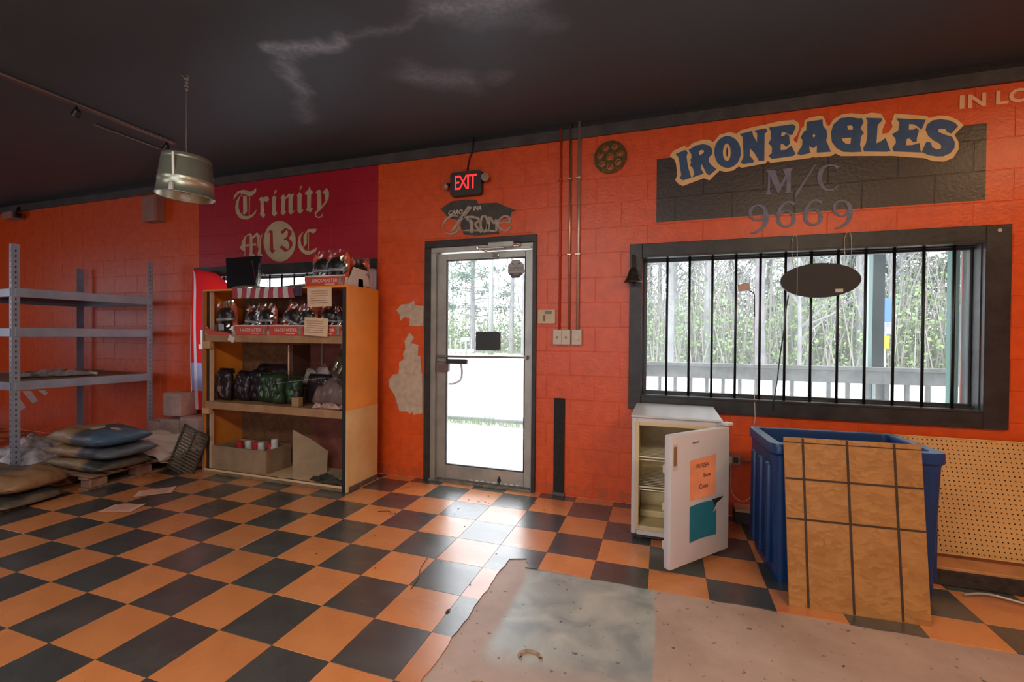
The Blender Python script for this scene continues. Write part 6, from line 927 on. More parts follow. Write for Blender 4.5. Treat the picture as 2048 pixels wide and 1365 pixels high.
# ================================================================== FEATHER BANNER in front of the left window
t = thing('feather_banner', 'red feather banner with white edge line standing before the left window', 'banner', (-4.74, 3.66, .50))
BR = cloth_mat('banner_red', (.80, .015, .02), .25); BW = cloth_mat('banner_white', (.7, .66, .72), .3); BBL = cloth_mat('banner_blue', (.35, .35, .65), .3)
def edge(v):   # left edge x at height v (0 bottom, 1 top)
    return -.225 - .045*math.sin(PI*min(1, v*1.02))**.8 + .02*v
def right(v):
    return .02 + .33*(1-max(0, (v-.80)/.20)**2.2)
b = B()
H = 1.55
for i, j, f in sheet(b, lambda u, v: Vector((edge(v)+(right(v)-edge(v))*u*(1 if v < 1 else .2), .015*math.sin(u*6+v*4), H*v-(.0 if v < .99 else 0))), 14, 30):
    v = (j+.5)/30; u = (i+.5)/14
    f.material_index = 1 if (i == 1) else (2 if (v < .33 and v > .13 and i <= 3) else (1 if (.13 < v < .34 and (u*1.6+v) < .62) or (.42 < v < .60 and abs(u-.30-(v-.42)*.8) < .10) else 0))
obj('cloth', b, [BR, BW, BBL], t, smooth=True)
b = B(); tube(b, smooth_path([(edge(0), .008, -.5), (edge(.0), .008, 0)]+[(edge(q*.1)+.002, .008, H*q*.1) for q in range(1, 10)]), .005, 6); obj('pole', b, mat('pale_pole', (.75, .72, .78), .4), t, smooth=True)

# ================================================================== METAL SHELVING RACK
RX = Vector((-5.568, 2.454, 0)); RD = Vector((.0867, .9962, 0)); RW = Vector((-.9962, .0867, 0)); RL, RWd = 1.13, 1.47
rk = thing('shelving_rack', 'blue-grey slotted steel shelving rack with three shelves at the left wall end', 'shelving', RX)
rm = Matrix(((RW.x, RD.x, 0, 0), (RW.y, RD.y, 0, 0), (0, 0, 1, 0), (0, 0, 0, 1)))
RBL = mat('blue_grey_rack_paint', (.30, .35, .44), .42, .15, noise=.12, nscale=5)
SHB = mat('particle_board', (.30, .17, .10), .75, noise=.2, nscale=20)
def rpart(name, fn, m, par=rk, **k):
    b = B(); fn(b)
    for v in b.verts: v.co = rm @ v.co
    return obj(name, b, m, par, **k)
HOLE = mat('slot_dark', (.02, .02, .025), .8)
for a, c, sx, sy in ((0, 0, 1, 1), (RWd, 0, -1, 1), (0, RL, 1, -1), (RWd, RL, -1, -1)):
    def post(b, a=a, c=c, sx=sx, sy=sy):
        box(b, *(sorted((a, a+sx*.003))), *(sorted((c, c+sy*.055))), 0, 2.138); box(b, *(sorted((a, a+sx*.045))), *(sorted((c, c+sy*.003))), 0, 2.138)
    p = rpart('post', post, RBL)
    rpart('slots', lambda b, a=a, c=c, sx=sx, sy=sy: [(box(b, a-sx*.0006-.0003, a-sx*.0006+.0003, *(sorted((c+sy*.022, c+sy*.032))), .05+k*.048, .068+k*.048), box(b, *(sorted((a+sx*.018, a+sx*.026))), c-sy*.0008-.0004, c-sy*.0008+.0004, .05+k*.048, .068+k*.048)) for k in range(43)], HOLE, p)
    rpart('foot', lambda b, a=a, c=c, sx=sx, sy=sy: box(b, *(sorted((a-.004*sx, a+sx*.05))), *(sorted((c-.004*sy, c+sy*.06))), 0, .03, .002), BLACK, p)
for z in (1.66, 1.30, .81):
    for nm, f in (('beam', lambda b, z=z: (box(b, -.006, .0, .02, RL-.02, z, z+.082, .002), box(b, 0, .035, .02, RL-.02, z+.03, z+.036))), ('beam', lambda b, z=z: (box(b, RWd, RWd+.006, .02, RL-.02, z, z+.082, .002), box(b, RWd-.035, RWd, .02, RL-.02, z+.03, z+.036))),
                  ('beam', lambda b, z=z: box(b, .02, RWd-.02, -.006, 0, z, z+.075, .002)), ('beam', lambda b, z=z: box(b, .02, RWd-.02, RL, RL+.006, z, z+.075, .002))):
        bb = rpart(nm, f, RBL)
    rpart('shelf_board', lambda b, z=z: box(b, .004, RWd-.004, .006, RL-.006, z+.060, z+.075, .002), SHB)
t = thing('plastic_roll', 'crumpled grey plastic sheeting lying along the lowest rack shelf', 'sheeting', (-5.93, 2.95, .888), (0, 0, math.radians(62)))
b = B(); pillow(b, .62, .18, .045, 20, 8, 3, .4, 3, .3); obj('film', b, mat('grey_film', (.26, .22, .23), .3, noise=.4, nscale=20), t)
t = thing('white_tube_end', 'short pale tube lying at the end of the crumpled sheeting', 'tube', (-5.74, 3.20, .905), (PI/2, 0, math.radians(-60)))
b = B(); lathe(b, [(.018, 0), (.020, .09), (.012, .10)], 12); obj('tube', b, WHITE, t, smooth=True)
t = thing('clear_film_heap', 'heap of clear and white plastic film on the floor under the rack', 'film', (-6.20, 2.95, .0), (0, 0, .3))
b = B(); pillow(b, .95, .75, .17, 30, 24, 44, .22, 3, .2); obj('film', b, mat('white_grey_film', (.42, .40, .42), .25, noise=.6, nscale=9), t)

# ================================================================== PALLET AND BAGS
pl = thing('wooden_pallet', 'worn wooden pallet on the floor under the stacked bags', 'pallet', (-4.60, 2.50, 0), (0, 0, math.radians(4)))
for k in range(6): b = B(); box(b, -.92, .03, .01+k*.155, .10+k*.155, .108, .126, .003); obj('deck_board', b, WOODP, pl)
for k in range(3):
    x0 = -.12-.37*k
    for y0 in (.02, .40, .78): b = B(); box(b, x0, x0+.12, y0, y0+.13, .018, .090, .004); obj('block', b, WOODP, pl)
    b = B(); box(b, x0, x0+.11, 0, .93, .090, .107, .003); obj('stringer', b, WOODP, pl)
    b = B(); box(b, x0, x0+.11, 0, .93, 0, .017, .003); obj('bottom_board', b, WOODP, pl)
def bag_mat(nm, tan, blu, axis_off, s=9., dark=(.05, .055, .075)):
    m = bpy.data.materials.new(nm); m.use_nodes = True; nt = m.node_tree; N = nt.nodes; L = nt.links; b = N['Principled BSDF']; tc = N.new('ShaderNodeTexCoord'); sx = N.new('ShaderNodeSeparateXYZ'); nz = N.new('ShaderNodeTexNoise'); nz.inputs['Scale'].default_value = s; nz.inputs['Detail'].default_value = 4
    L.new(tc.outputs['Object'], sx.inputs[0]); L.new(tc.outputs['Object'], nz.inputs['Vector'])
    a = N.new('ShaderNodeMath'); a.operation = 'MULTIPLY_ADD'; L.new(nz.outputs['Fac'], a.inputs[0]); a.inputs[1].default_value = .16; L.new(sx.outputs['X'], a.inputs[2])
    r = N.new('ShaderNodeValToRGB'); e = r.color_ramp.elements; e[0].position = 0; e[0].color = (*tan, 1); e[1].position = 1; e[1].color = (*blu, 1)
    for p, c in ((axis_off-.04, tan), (axis_off+.04, dark), (axis_off+.22, dark), (axis_off+.30, blu)): x = e.new(p); x.color = (*c, 1)
    mr = N.new('ShaderNodeMapRange'); mr.inputs['From Min'].default_value = -.35; mr.inputs['From Max'].default_value = .5; L.new(a.outputs[0], mr.inputs['Value']); L.new(mr.outputs[0], r.inputs['Fac'])
    L.new(r.outputs[0], b.inputs['Base Color']); b.inputs['Roughness'].default_value = .48
    bp = N.new('ShaderNodeBump'); bp.inputs['Strength'].default_value = .5; bp.inputs['Distance'].default_value = .02; n2 = N.new('ShaderNodeTexNoise'); n2.inputs['Scale'].default_value = 12; n2.inputs['Detail'].default_value = 4; n2.inputs['Distortion'].default_value = 1; L.new(tc.outputs['Object'], n2.inputs['Vector']); L.new(n2.outputs['Fac'], bp.inputs['Height']); L.new(bp.outputs['Normal'], b.inputs['Normal'])
    return m
TAN = (.30, .19, .10)
BAG1 = bag_mat('printed_bag_top', TAN, (.06, .12, .19), .50, dark=(.07, .07, .085)); BAG2 = bag_mat('printed_bag_grey', TAN, (.11, .12, .14), .55); BAG3 = bag_mat('printed_bag_brown', (.27, .17, .08), (.17, .12, .08), .70, dark=(.05, .05, .045))
BAG4 = bag_mat('printed_bag_tan', (.32, .17, .075), (.30, .17, .08), .40, dark=(.13, .12, .11))
for k, (z, rz, m, lab, dx, dy, h) in enumerate(((.127, -.02, BAG3, 'bottom of the three filled bags stacked on the pallet', -.02, 0, .112), (.233, .05, BAG2, 'grey and tan filled bag in the middle of the stack', .02, .01, .118), (.343, -.03, BAG1, 'blue and tan filled bag on top of the stack with a printed panel', -.01, 0, .142))):
    t = thing('filled_bag', lab, 'bag', (-4.86+dx, 2.74+dy, z), (0, 0, rz))
    b = B(); pillow(b, .78, .46, h, 26, 18, 50+k, .05, 3.2, .45); obj('sack', b, m, t, smooth=True)
    if k == 2:
        b = B(); sheet(b, lambda u, v: Vector((.02+.24*u, -.10+.20*v, h+.008-.02*(2*abs(v-.5))**2*.5-.020*u*u)), 8, 6); obj('printed_panel', b, mat('cream_print', (.52, .38, .25), .5, noise=.2, nscale=50), t, smooth=True)
for k, (x, y, z, rz, h, m, lab) in enumerate(((-5.02, 2.12, .0, .10, .085, BAG3, 'flattened brown bag on the floor at the left edge, lowest of the two'), (-5.08, 2.17, .086, .16, .15, BAG4, 'full tan and grey bag lying on the flattened one at the left edge'))):
    t = thing('filled_bag', lab, 'bag', (x, y, z), (0, 0, rz))
    b = B(); pillow(b, .86, .44, h, 24, 16, 60+k, .06, 4, .40); obj('sack', b, m, t, smooth=True)
# white sheet of paper sacks on the rear of the pallet
t = thing('paper_sack', 'large pale empty paper sack spread over the rear of the pallet', 'sack', (-4.90, 3.20, .127), (0, 0, .08))
b = B(); sheet(b, lambda u, v: Vector(((u-.5)*.80+.03*math.sin(v*9), (v-.5)*.46, .03+.16*math.sin(PI*min(1, u*1.15))**.7*(.35+.65*v)+.025*math.sin(9*u+7*v)+.016*math.sin(21*u-12*v) - .06*max(0, u-.9)*10*(1-v))), 28, 16)
obj('paper', b, mat('pale_paper_sack', (.50, .43, .38), .7, noise=.08, bump=.2, bscale=15), t, smooth=True)
b = B(); sheet(b, lambda u, v: Vector(((u-.5)*.84, (v-.5)*.50, .006+.02*math.sin(PI*u)*math.sin(PI*v)+.005*math.sin(20*u+9*v))), 20, 12); obj('under_paper', b, mat('brown_paper', (.36, .26, .17), .7), t, smooth=True)
# pale cartons
CART = mat('dusty_pink_carton', (.44, .30, .27), .7, noise=.18, nscale=7, bump=.1)
for k, (x, y, z, w, d, h, lab) in enumerate(((-4.80, 3.60, .17, .29, .20, .27, 'dusty pale carton in the lower row, nearest the display case'), (-5.10, 3.60, .17, .27, .20, .235, 'dusty pale carton in the middle of the lower row'), (-5.345, 3.60, .17, .20, .19, .20, 'dusty pale carton at the left of the lower row'), (-5.06, 3.60, .442, .25, .20, .25, 'dusty pale carton standing alone on top of the lower row'))):
    t = thing('carton', lab, 'carton', (x, y, z), (0, 0, (-.05, .04, 0, .06)[k]), 'dusty cartons behind the pallet')
    b = B(); box(b, -w/2, w/2, -d/2, d/2, 0, h, .012); obj('body', b, CART, t, auto=True)
    b = B(); box(b, -w/2-.001, w/2+.001, -.022, .022, h*.7, h+.0015); obj('tape', b, mat('tape', (.48, .36, .30), .4), t)
t = thing('plank_stack', 'low stack of boards on the floor that carries the cartons', 'boards', (-5.04, 3.60, 0))
for k in range(4): b = B(); box(b, -.41, .41, -.12, .13, k*.042, k*.042+.040, .003); obj('board', b, WOODP, t)
# leaning louvred grille
t = thing('louvred_panel', 'black louvred plastic panel leaning against the left end of the display case', 'panel', (-4.40, 3.12, 0), (0, math.radians(24), math.radians(12)))
b = B(); box(b, -.14, -.122, -.012, .012, 0, .46, .003); box(b, .122, .14, -.012, .012, 0, .46, .003); box(b, -.14, .14, -.012, .012, .0, .018, .003); box(b, -.14, .14, -.012, .012, .442, .46, .003); box(b, -.006, .006, -.010, .010, 0, .45, .002); obj('frame', b, mat('dusty_black_plastic', (.05, .042, .034), .6, noise=.3), t)
for k in range(13): b = B(); box(b, -.122, .122, -.009, .009, .03+k*.032, .044+k*.032, .001, Matrix.Identity(4)); obj('slat', b, mat('dusty_brown_plastic', (.11, .09, .06), .7), t)
# papers on the floor
for c, w, h, rz, lab in (((-3.91, 2.345), .24, .15, .35, 'pink printed sheet lying on the floor, the nearer of two'), ((-4.06, 2.68), .26, .16, .75, 'pink printed sheet lying on the floor nearer the pallet')):
    t = thing('floor_paper', lab, 'paper', (c[0], c[1], .0005), (0, 0, rz))
    b = B(); sheet(b, lambda u, v: Vector(((u-.5)*w, (v-.5)*h, .002+.006*u*u*v)), 6, 5); obj('sheet', b, mat('pink_paper', (.74, .42, .33), .7), t)
    b = B(); [box(b, -w*.4+.01*(k % 2), w*.34, -h*.38+k*h*.10, -h*.38+k*h*.10+.0015, .0085, .009) for k in range(8)]; obj('writing', b, mat('brown_ink', (.3, .18, .1)), t)

# ================================================================== FRIDGE
FW = mat('white_fridge_enamel', (.62, .58, .60), .38, noise=.03, nscale=4); FI = mat('yellowed_liner', (.62, .50, .26), .5, noise=.15, nscale=6)
f = thing('small_fridge', 'small white fridge with its door open standing under the barred window', 'fridge', (.078, 3.42, 0))
x0, x1, y0, y1, z0, z1 = -.198, .352, 3.12, 3.72, .035, .815
def fp(name, fn, m, par=f, **k):
    b = B(); fn(b); return W_(obj(name, b, m, par, **k))
fp('body', lambda b: (box(b, x0, x0+.035, y0, y1, z0, z1, .006), box(b, x1-.035, x1, y0, y1, z0, z1, .006), box(b, x0+.0355, x1-.0355, y1-.04, y1-.001, z0+.051, z1-.046), box(b, x0+.0355, x1-.0355, y0+.0005, y1, z1-.045, z1-.001), box(b, x0+.0355, x1-.0355, y0+.0005, y1, z0+.001, z0+.05)), FW)
fp('top_cover', lambda b: box(b, x0-.006, x1+.004, y0-.012, y1, z1-.004, z1+.012, .006), mat('blue_white_top', (.62, .64, .66), .35))
fp('liner', lambda b: (box(b, x0+.035, x0+.045, y0+.012, y1-.04, z0+.05, z1-.045), box(b, x1-.045, x1-.035, y0+.012, y1-.04, z0+.05, z1-.045), box(b, x0+.035, x1-.035, y1-.05, y1-.04, z0+.05, z1-.045), box(b, x0+.035, x1-.035, y0+.012, y1-.04, z1-.055, z1-.045), box(b, x0+.035, x1-.035, y0+.012, y1-.04, z0+.05, z0+.06)), FI)
fp('door_frame', lambda b: (box(b, x0+.022, x0+.048, y0-.004, y0+.02, z0+.03, z1-.03, .003), box(b, x0+.0485, x1-.02, y0-.004, y0+.02, z1-.055, z1-.03, .003), box(b, x0+.0485, x1-.02, y0-.004, y0+.02, z0+.03, z0+.062, .003)), mat('cream_frame', (.66, .52, .30), .4))
for z in (.545, .345):
    fp('wire_shelf', lambda b, z=z: ([tube(b, [(x0+.045, y0+.05+k*.035, z), (x1-.045, y0+.05+k*.035, z)], .0025, 5) for k in range(14)], tube(b, [(x0+.045, y0+.03, z), (x1-.045, y0+.03, z)], .006, 8), tube(b, [(x0+.045, y0+.03, z-.018), (x1-.045, y0+.03, z-.018)], .004, 6)), mat('pale_wire', (.72, .66, .5), .3, .2))
fp('crisper_step', lambda b: (box(b, x0+.046, x1-.046, y0+.28, y1-.05, z0+.06, z0+.20, .012), box(b, x0+.046, x1-.046, y0+.16, y0+.28, z0+.06, z0+.11, .01)), FI)
fp('base', lambda b: (box(b, x0+.01, x1-.01, y0+.02, y1-.02, .012, z0+.002), box(b, x0+.03, x0+.07, y0+.03, y0+.07, 0, .014), box(b, x1-.07, x1-.03, y0+.03, y0+.07, 0, .014), box(b, x0+.03, x0+.07, y1-.07, y1-.03, 0, .014), box(b, x1-.07, x1-.03, y1-.07, y1-.03, 0, .014)), mat('rusty_base', (.05, .04, .03), .7, noise=.5, nscale=20))
# door, hinged at the right front corner
hx, hy = .354, 3.108; ang = math.atan2(2.69-hy, .006-hx)
DM = Matrix.Translation((hx, hy, 0)) @ Matrix.Rotation(ang, 4, 'Z')     # local x runs from hinge to free edge, +y is the outer (painted) side
def fd(name, fn, m, par, **k):
    b = B(); fn(b)
    for v in b.verts: v.co = DM @ v.co
    return W_(obj(name, b, m, par, **k))
dz0, dz1, DL = .045, .800, .545
door_f = fd('door', lambda b: box(b, 0, DL, .0, .048, dz0, dz1, .012), FW, f, auto=True)
fd('inner_liner', lambda b: (box(b, .02, DL-.02, -.016, .0, dz0+.02, dz1-.02, .006), [box(b, .05, DL-.05, -.055, -.016, z, z+.05, .006) for z in (.12, .34, .56)]), mat('pale_liner', (.66, .58, .42), .4), door_f)
fd('handle_recess', lambda b: box(b, DL-.052, DL-.012, .0475, .0500, .605, .748, .003), mat('pale_trim', (.6, .55, .52), .4), door_f)
fd('handle_slot', lambda b: box(b, DL-.044, DL-.020, .0495, .0515, .628, .735), mat('brown_slot', (.26, .15, .07), .6), door_f)
fd('nameplate', lambda b: box(b, .30, .36, .0475, .0495, .735, .742), mat('grey_badge', (.28, .22, .22), .4, .4), door_f)
fd('hinge', lambda b: (box(b, -.03, .03, .0, .05, dz1+.002, dz1+.02, .004)), mat('white_hinge', (.68, .64, .6), .4), door_f)
# text side: outer face is +y in the door frame; viewer sees x running right-to-left
def dtext(s, size, x, z, m, par, sxx=1.):
    o = text('handwriting', s, size, (0, 0, 0), m, None, 1, (0, 0, 0), depth=.0006); me = o.data
    for v in me.vertices:
        p = Vector((x - v.co.x*sxx, .0560, z + v.co.y)); v.co = DM @ p
    o.parent = par; return W_(o)
t = thing('orange_note', 'orange handwritten paper taped to the open fridge door', 'note', DM @ Vector((.25, .05, .39)))
b = B(); sheet(b, lambda u, v: DM @ Vector((.145+.235*u, .051+.003*math.sin(u*5), .405+.235*v+.010*(1-u))), 8, 8); W_(obj('sheet', b, mat('orange_note_paper', (.88, .32, .16), .7, noise=.1, nscale=8), t, smooth=True))
for s, x, z, sz in (('FROZEN', .275, .600, .034), ('Snow', .235, .540, .034), ('Cone', .265, .478, .040)): dtext(s, sz, x, z, mat('dark_red_ink', (.22, .03, .01), .6), t, .9)
t = thing('blue_note', 'blank teal paper sheet taped low on the open fridge door', 'note', DM @ Vector((.25, .05, .12)))
b = B(); sheet(b, lambda u, v: DM @ Vector((.135+.245*u, .051+.002*math.sin(u*5), .165+.208*v+.008*math.sin(PI*u))), 8, 8); W_(obj('sheet', b, mat('teal_paper', (.015, .175, .26), .6, noise=.1), t, smooth=True))
t = thing('curled_photo', 'dark curled scrap of card stuck between the orange and teal sheets', 'card', DM @ Vector((.13, .05, .38)))
b = B(); sheet(b, lambda u, v: DM @ Vector((.115+.065*u-.02*(1-v), .054+.030*(1-u)*v, .368+.035*v-.02*u)), 6, 6); W_(obj('card', b, mat('black_card', (.03, .025, .035), .3), t, smooth=True))
b = B(); sheet(b, lambda u, v: DM @ Vector((.155+.018*u-.02*v, .055+.012*v, .310+.055*v)), 3, 6); W_(obj('tape_tail', b, mat('shiny_tape', (.55, .52, .58), .2), t))

# ================================================================== BLUE BIN
BB = mat('blue_rotomoulded_plastic', (.003, .040, .15), .33, noise=.15, nscale=3, bump=.06, bscale=25)
ang2 = math.atan2(.075, .80)
t = thing('blue_bin', 'large open deep-blue plastic bin against the wall below the window', 'bin', (.945, 3.085, 0), (0, 0, ang2*.75))
def rr(w, d, r, n=5):
    return [(sx*(w/2-r)+r*math.cos(math.radians(q)), sy*(d/2-r)+r*math.sin(math.radians(q))) for sx, sy, q0 in ((1, 1, 0), (-1, 1, 90), (-1, -1, 180), (1, -1, 270)) for q in [q0+90*k/n for k in range(n+1)]]
b = B(); prof = [(.735, .455, .04, .0), (.745, .465, .045, .05), (.775, .495, .045, .62), (.780, .500, .045, .70), (.805, .525, .05, .715), (.805, .525, .05, .762), (.798, .518, .048, .768), (.705, .425, .035, .768), (.698, .418, .03, .755), (.675, .395, .03, .06)]
rings = [[b.verts.new((x, y, z)) for x, y in rr(w, d, r)] for w, d, r, z in prof]
for a in range(len(rings)-1):
    n = len(rings[a])
    for k in range(n): b.faces.new((rings[a][k], rings[a][(k+1) % n], rings[a+1][(k+1) % n], rings[a+1][k]))
b.faces.new(rings[0][::-1]); b.faces.new(rings[-1])
obj('shell', b, BB, t, auto=True)
for x in (-.27, -.09, .09, .27):
    b = B(); box(b, x-.030, x+.030, -.262, -.228, .09, .66, .010); obj('rib', b, BB, t, auto=True)
for y in (-.15, 0, .15):
    for s in (-1, 1): b = B(); box(b, s*.385-.018, s*.385+.018, y-.032, y+.032, .08, .64, .012); obj('rib', b, BB, t, auto=True)
b = B(); [box(b, x-.05, x+.05, y-.05, y+.05, -.0, .03, .006) for x in (-.3, .3) for y in (-.17, .17)]; obj('foot', b, mat('dark_blue', (.005, .012, .06), .5), t)
# OSB sheet
def osb_mat():
    m = bpy.data.materials.new('strand_board'); m.use_nodes = True; nt = m.node_tree; N = nt.nodes; L = nt.links; b = N['Principled BSDF']; tc = N.new('ShaderNodeTexCoord')
    v = N.new('ShaderNodeTexVoronoi'); v.inputs['Scale'].default_value = 26; mp = N.new('ShaderNodeMapping'); mp.inputs['Scale'].default_value = (1, 1, 2.2); mp.inputs['Rotation'].default_value = (0, .35, 0); nz = N.new('ShaderNodeTexNoise'); nz.inputs['Scale'].default_value = 5; nz.inputs['Detail'].default_value = 3
    ad = N.new('ShaderNodeVectorMath'); ad.operation = 'MULTIPLY_ADD'; L.new(nz.outputs['Color'], ad.inputs[0]); ad.inputs[1].default_value = (.12, .12, .12); L.new(tc.outputs['Object'], ad.inputs[2]); L.new(ad.outputs[0], mp.inputs[0]); L.new(mp.outputs[0], v.inputs['Vector'])
    r = N.new('ShaderNodeValToRGB'); r.color_ramp.elements[0].position = .0; r.color_ramp.elements[0].color = (.24, .082, .012, 1); r.color_ramp.elements[1].position = 1; r.color_ramp.elements[1].color = (.50, .24, .072, 1); sp = N.new('ShaderNodeSeparateColor'); L.new(v.outputs['Color'], sp.inputs[0])
    n2 = N.new('ShaderNodeTexNoise'); n2.inputs['Scale'].default_value = 3.5; n2.inputs['Detail'].default_value = 8; n2.inputs['Distortion'].default_value = 1.5; L.new(tc.outputs['Object'], n2.inputs['Vector'])
    a2 = N.new('ShaderNodeMath'); a2.operation = 'MULTIPLY_ADD'; L.new(sp.outputs[0], a2.inputs[0]); a2.inputs[1].default_value = .35; mr = N.new('ShaderNodeMath'); mr.operation = 'MULTIPLY'; L.new(n2.outputs['Fac'], mr.inputs[0]); mr.inputs[1].default_value = .75; L.new(mr.outputs[0], a2.inputs[2]); L.new(a2.outputs[0], r.inputs['Fac'])
    L.new(r.outputs[0], b.inputs['Base Color']); b.inputs['Roughness'].default_value = .55; bp = N.new('ShaderNodeBump'); bp.inputs['Strength'].default_value = .35; bp.inputs['Distance'].default_value = .004; L.new(v.outputs['Distance'], bp.inputs['Height']); L.new(bp.outputs['Normal'], b.inputs['Normal']); return m
OS = osb_mat()
P00, P10, P01, P11 = Vector((.609, 2.600, .0)), Vector((1.200, 2.632, .0)), Vector((.611, 2.765, .818)), Vector((1.222, 2.800, .818))
t = thing('strand_board_sheet', 'brown strand board marked with dark taped grid lines leaning on the blue bin', 'board', (.905, 2.615, 0))
def bil(u, v, o=0):
    p = P00*(1-u)*(1-v)+P10*u*(1-v)+P01*(1-u)*v+P11*u*v; n = ((P10-P00).cross(P01-P00)).normalized(); return p + n*o
b = B()
def quadbox(b, u0, u1, v0, v1, o0, o1):
    c = [bil(u, v, o) for o in (o0, o1) for u, v in ((u0, v0), (u1, v0), (u1, v1), (u0, v1))]; V = [b.verts.new(p) for p in c]
    for f in ((0, 1, 2, 3), (7, 6, 5, 4), (0, 4, 5, 1), (1, 5, 6, 2), (2, 6, 7, 3), (3, 7, 4, 0)): b.faces.new([V[i] for i in f])
quadbox(b, 0, 1, 0, 1, 0, -.011); W_(obj('sheet', b, OS, t))
TP = mat('dark_brown_tape', (.045, .022, .010), .7, noise=.3, nscale=40)
for u in (.145, .475, .812):
    b = B(); quadbox(b, u-.009, u+.009, 0.004, .996, .0003, .0015); W_(obj('vertical_line', b, TP, t))
for v in (.968, .745, .505):
    b = B(); w = .003 if v > .9 else .006; quadbox(b, 0.002, .998, v-w, v+w, .0003, .0012); W_(obj('horizontal_line', b, TP, t))

# ================================================================== PEGBOARD AND TIMBER
t = thing('pegboard', 'tan perforated pegboard leaning on the wall at the right edge', 'pegboard', (1.95, 3.47, .06))
b = B(); pw, ph = 1.10, .66; cs = .0254; nx, nz_ = int(pw/cs), int(ph/cs)
Q0, QT = Vector((1.30, 3.452, .048)), Vector((1.30, 3.70, .700)); up_ = (QT-Q0)/ (nz_*cs)
def pg(x, z): return Vector((Q0.x+x, 0, 0)) + Vector((0, Q0.y, Q0.z)) + up_*z
G = [[b.verts.new(pg(i*cs, j*cs)) for j in range(nz_+1)] for i in range(nx+1)]
for i in range(nx):
    for j in range(nz_):
        cx, cz = (i+.5)*cs, (j+.5)*cs; r = .0042
        H_ = [b.verts.new(pg(cx+r*math.cos(math.radians(q)), cz+r*math.sin(math.radians(q)))) for q in (225, 270, 315, 0, 45, 90, 135, 180)]
        A, C_, E_, F_ = G[i][j], G[i+1][j], G[i+1][j+1], G[i][j+1]
        b.faces.new((A, C_, H_[2], H_[1], H_[0])); b.faces.new((C_, E_, H_[4], H_[3], H_[2])); b.faces.new((E_, F_, H_[6], H_[5], H_[4])); b.faces.new((F_, A, H_[0], H_[7], H_[6]))
W_(obj('perforated_sheet', b, mat('tan_hardboard', (.62, .34, .115), .5, noise=.08, nscale=3), t))
b = B(); V = [b.verts.new(p) for p in (pg(0, 0)+Vector((0, .012, 0)), pg(nx*cs, 0)+Vector((0, .012, 0)), pg(nx*cs, nz_*cs)+Vector((0, .012, 0)), pg(0, nz_*cs)+Vector((0, .012, 0)))]; b.faces.new(V); W_(obj('dark_backing', b, mat('dark_brown_back', (.06, .03, .012), .8), t))
b = B(); tube(b, [pg(-.004, nz_*cs+.003), pg(nx*cs, nz_*cs+.003)], .005, 6); W_(obj('edge', b, mat('pale_edge', (.70, .42, .18), .5), t)); b = B(); tube(b, [pg(-.004, -.003), pg(nx*cs, -.003)], .005, 6); W_(obj('edge', b, mat('pale_edge', (.70, .42, .18), .5), t))
t = thing('timber_beam', 'dark stained heavy timber lying on the floor below the pegboard', 'timber', (1.85, 3.2, 0))
b = B(); box(b, 1.36, 2.50, 3.10, 3.24, 0, .085, .005); W_(obj('beam', b, mat('dark_timber', (.035, .024, .016), .6, noise=.5, nscale=15, bump=.3, bscale=60), t))
b = B(); box(b, 1.355, 2.50, 3.098, 3.243, .0855, .103, .003); W_(obj('top_board', b, mat('orange_brown_board', (.46, .20, .07), .6, noise=.15, nscale=8), t))
t = thing('floor_board', 'added reddish brown board standing in for the shadow in the gap between the timber and the pegboard', 'board', (1.95, 3.36, 0))  # board added in the gap, coloured dark red for the shadow there
b = B(); box(b, 1.36, 2.50, 3.26, 3.50, 0, .040, .004); W_(obj('gap_shadow_plank', b, mat('gap_shadow_brown', (.22, .06, .025), .7, noise=.2, nscale=8), t))
b = B(); tube(b, smooth_path([(1.50, 3.0, .01), (1.62, 3.03, .018), (1.8, 2.99, .01), (2.0, 3.04, .015)]), .006, 6); o = obj('plastic_strip', b, mat('clear_strip', (.35, .30, .26), .3)); tag(o, 'thin translucent strip on the floor before the dark timber', 'strip')

# ================================================================== FLOOR DEBRIS
rd = random.Random(11); LEAF = mat('dry_leaf', (.05, .025, .012), .8); 
spots = [(-.99, 1.99, .022, 'small dark square chip on the floor beside the bare concrete edge')]
b = B(); sheet(b, lambda u, v: Vector((-.992+.016*u, 1.975+.034*v, .002+.004*u*v)), 2, 3); o = obj('floor_chip', b, LEAF); tag(o, 'small dark chip on the tiles beside the bare concrete edge', 'debris')
b = B()
for k in range(70):
    if k < 55: x, y = rd.gauss(-1.45, .38), min(3.74, abs(rd.gauss(0, .35))*-1+3.75)
    else: x, y = rd.uniform(-2.2, -.8), rd.uniform(2.2, 3.3)
    s = rd.uniform(.003, .012); a = rd.uniform(0, 6.28)
    V = [b.verts.new((x+s*math.cos(a+q)*(1 if i % 2 else .5), y+s*math.sin(a+q)*(1 if i % 2 else .5), .001+.002*(i % 2))) for i, q in enumerate((0, 1.5, 3.1, 4.6))]; b.faces.new(V)
o = obj('dirt_crumbs', b, LEAF, kind='stuff'); tag(o, 'dark crumbs and leaf bits scattered on the tiles inside the door', 'debris')
for (x, y, r, lab) in ((-.52, 1.83, .055, 'curled dry leaf-shaped chip of old glue on the lower bare concrete'), (-.66, 1.60, .045, 'second curled glue chip nearer the picture bottom on the concrete')):
    b = B(); sheet(b, lambda u, v: Vector((x+r*math.cos(3.8*u)*(1-.35*v), y+r*.7*math.sin(3.8*u)*(1-.4*v), -.004+.010*math.sin(PI*v))), 10, 3); o = obj('glue_chip', b, mat('tan_chip', (.34, .22, .14), .8, noise=.4, nscale=40)); tag(o, lab, 'debris')
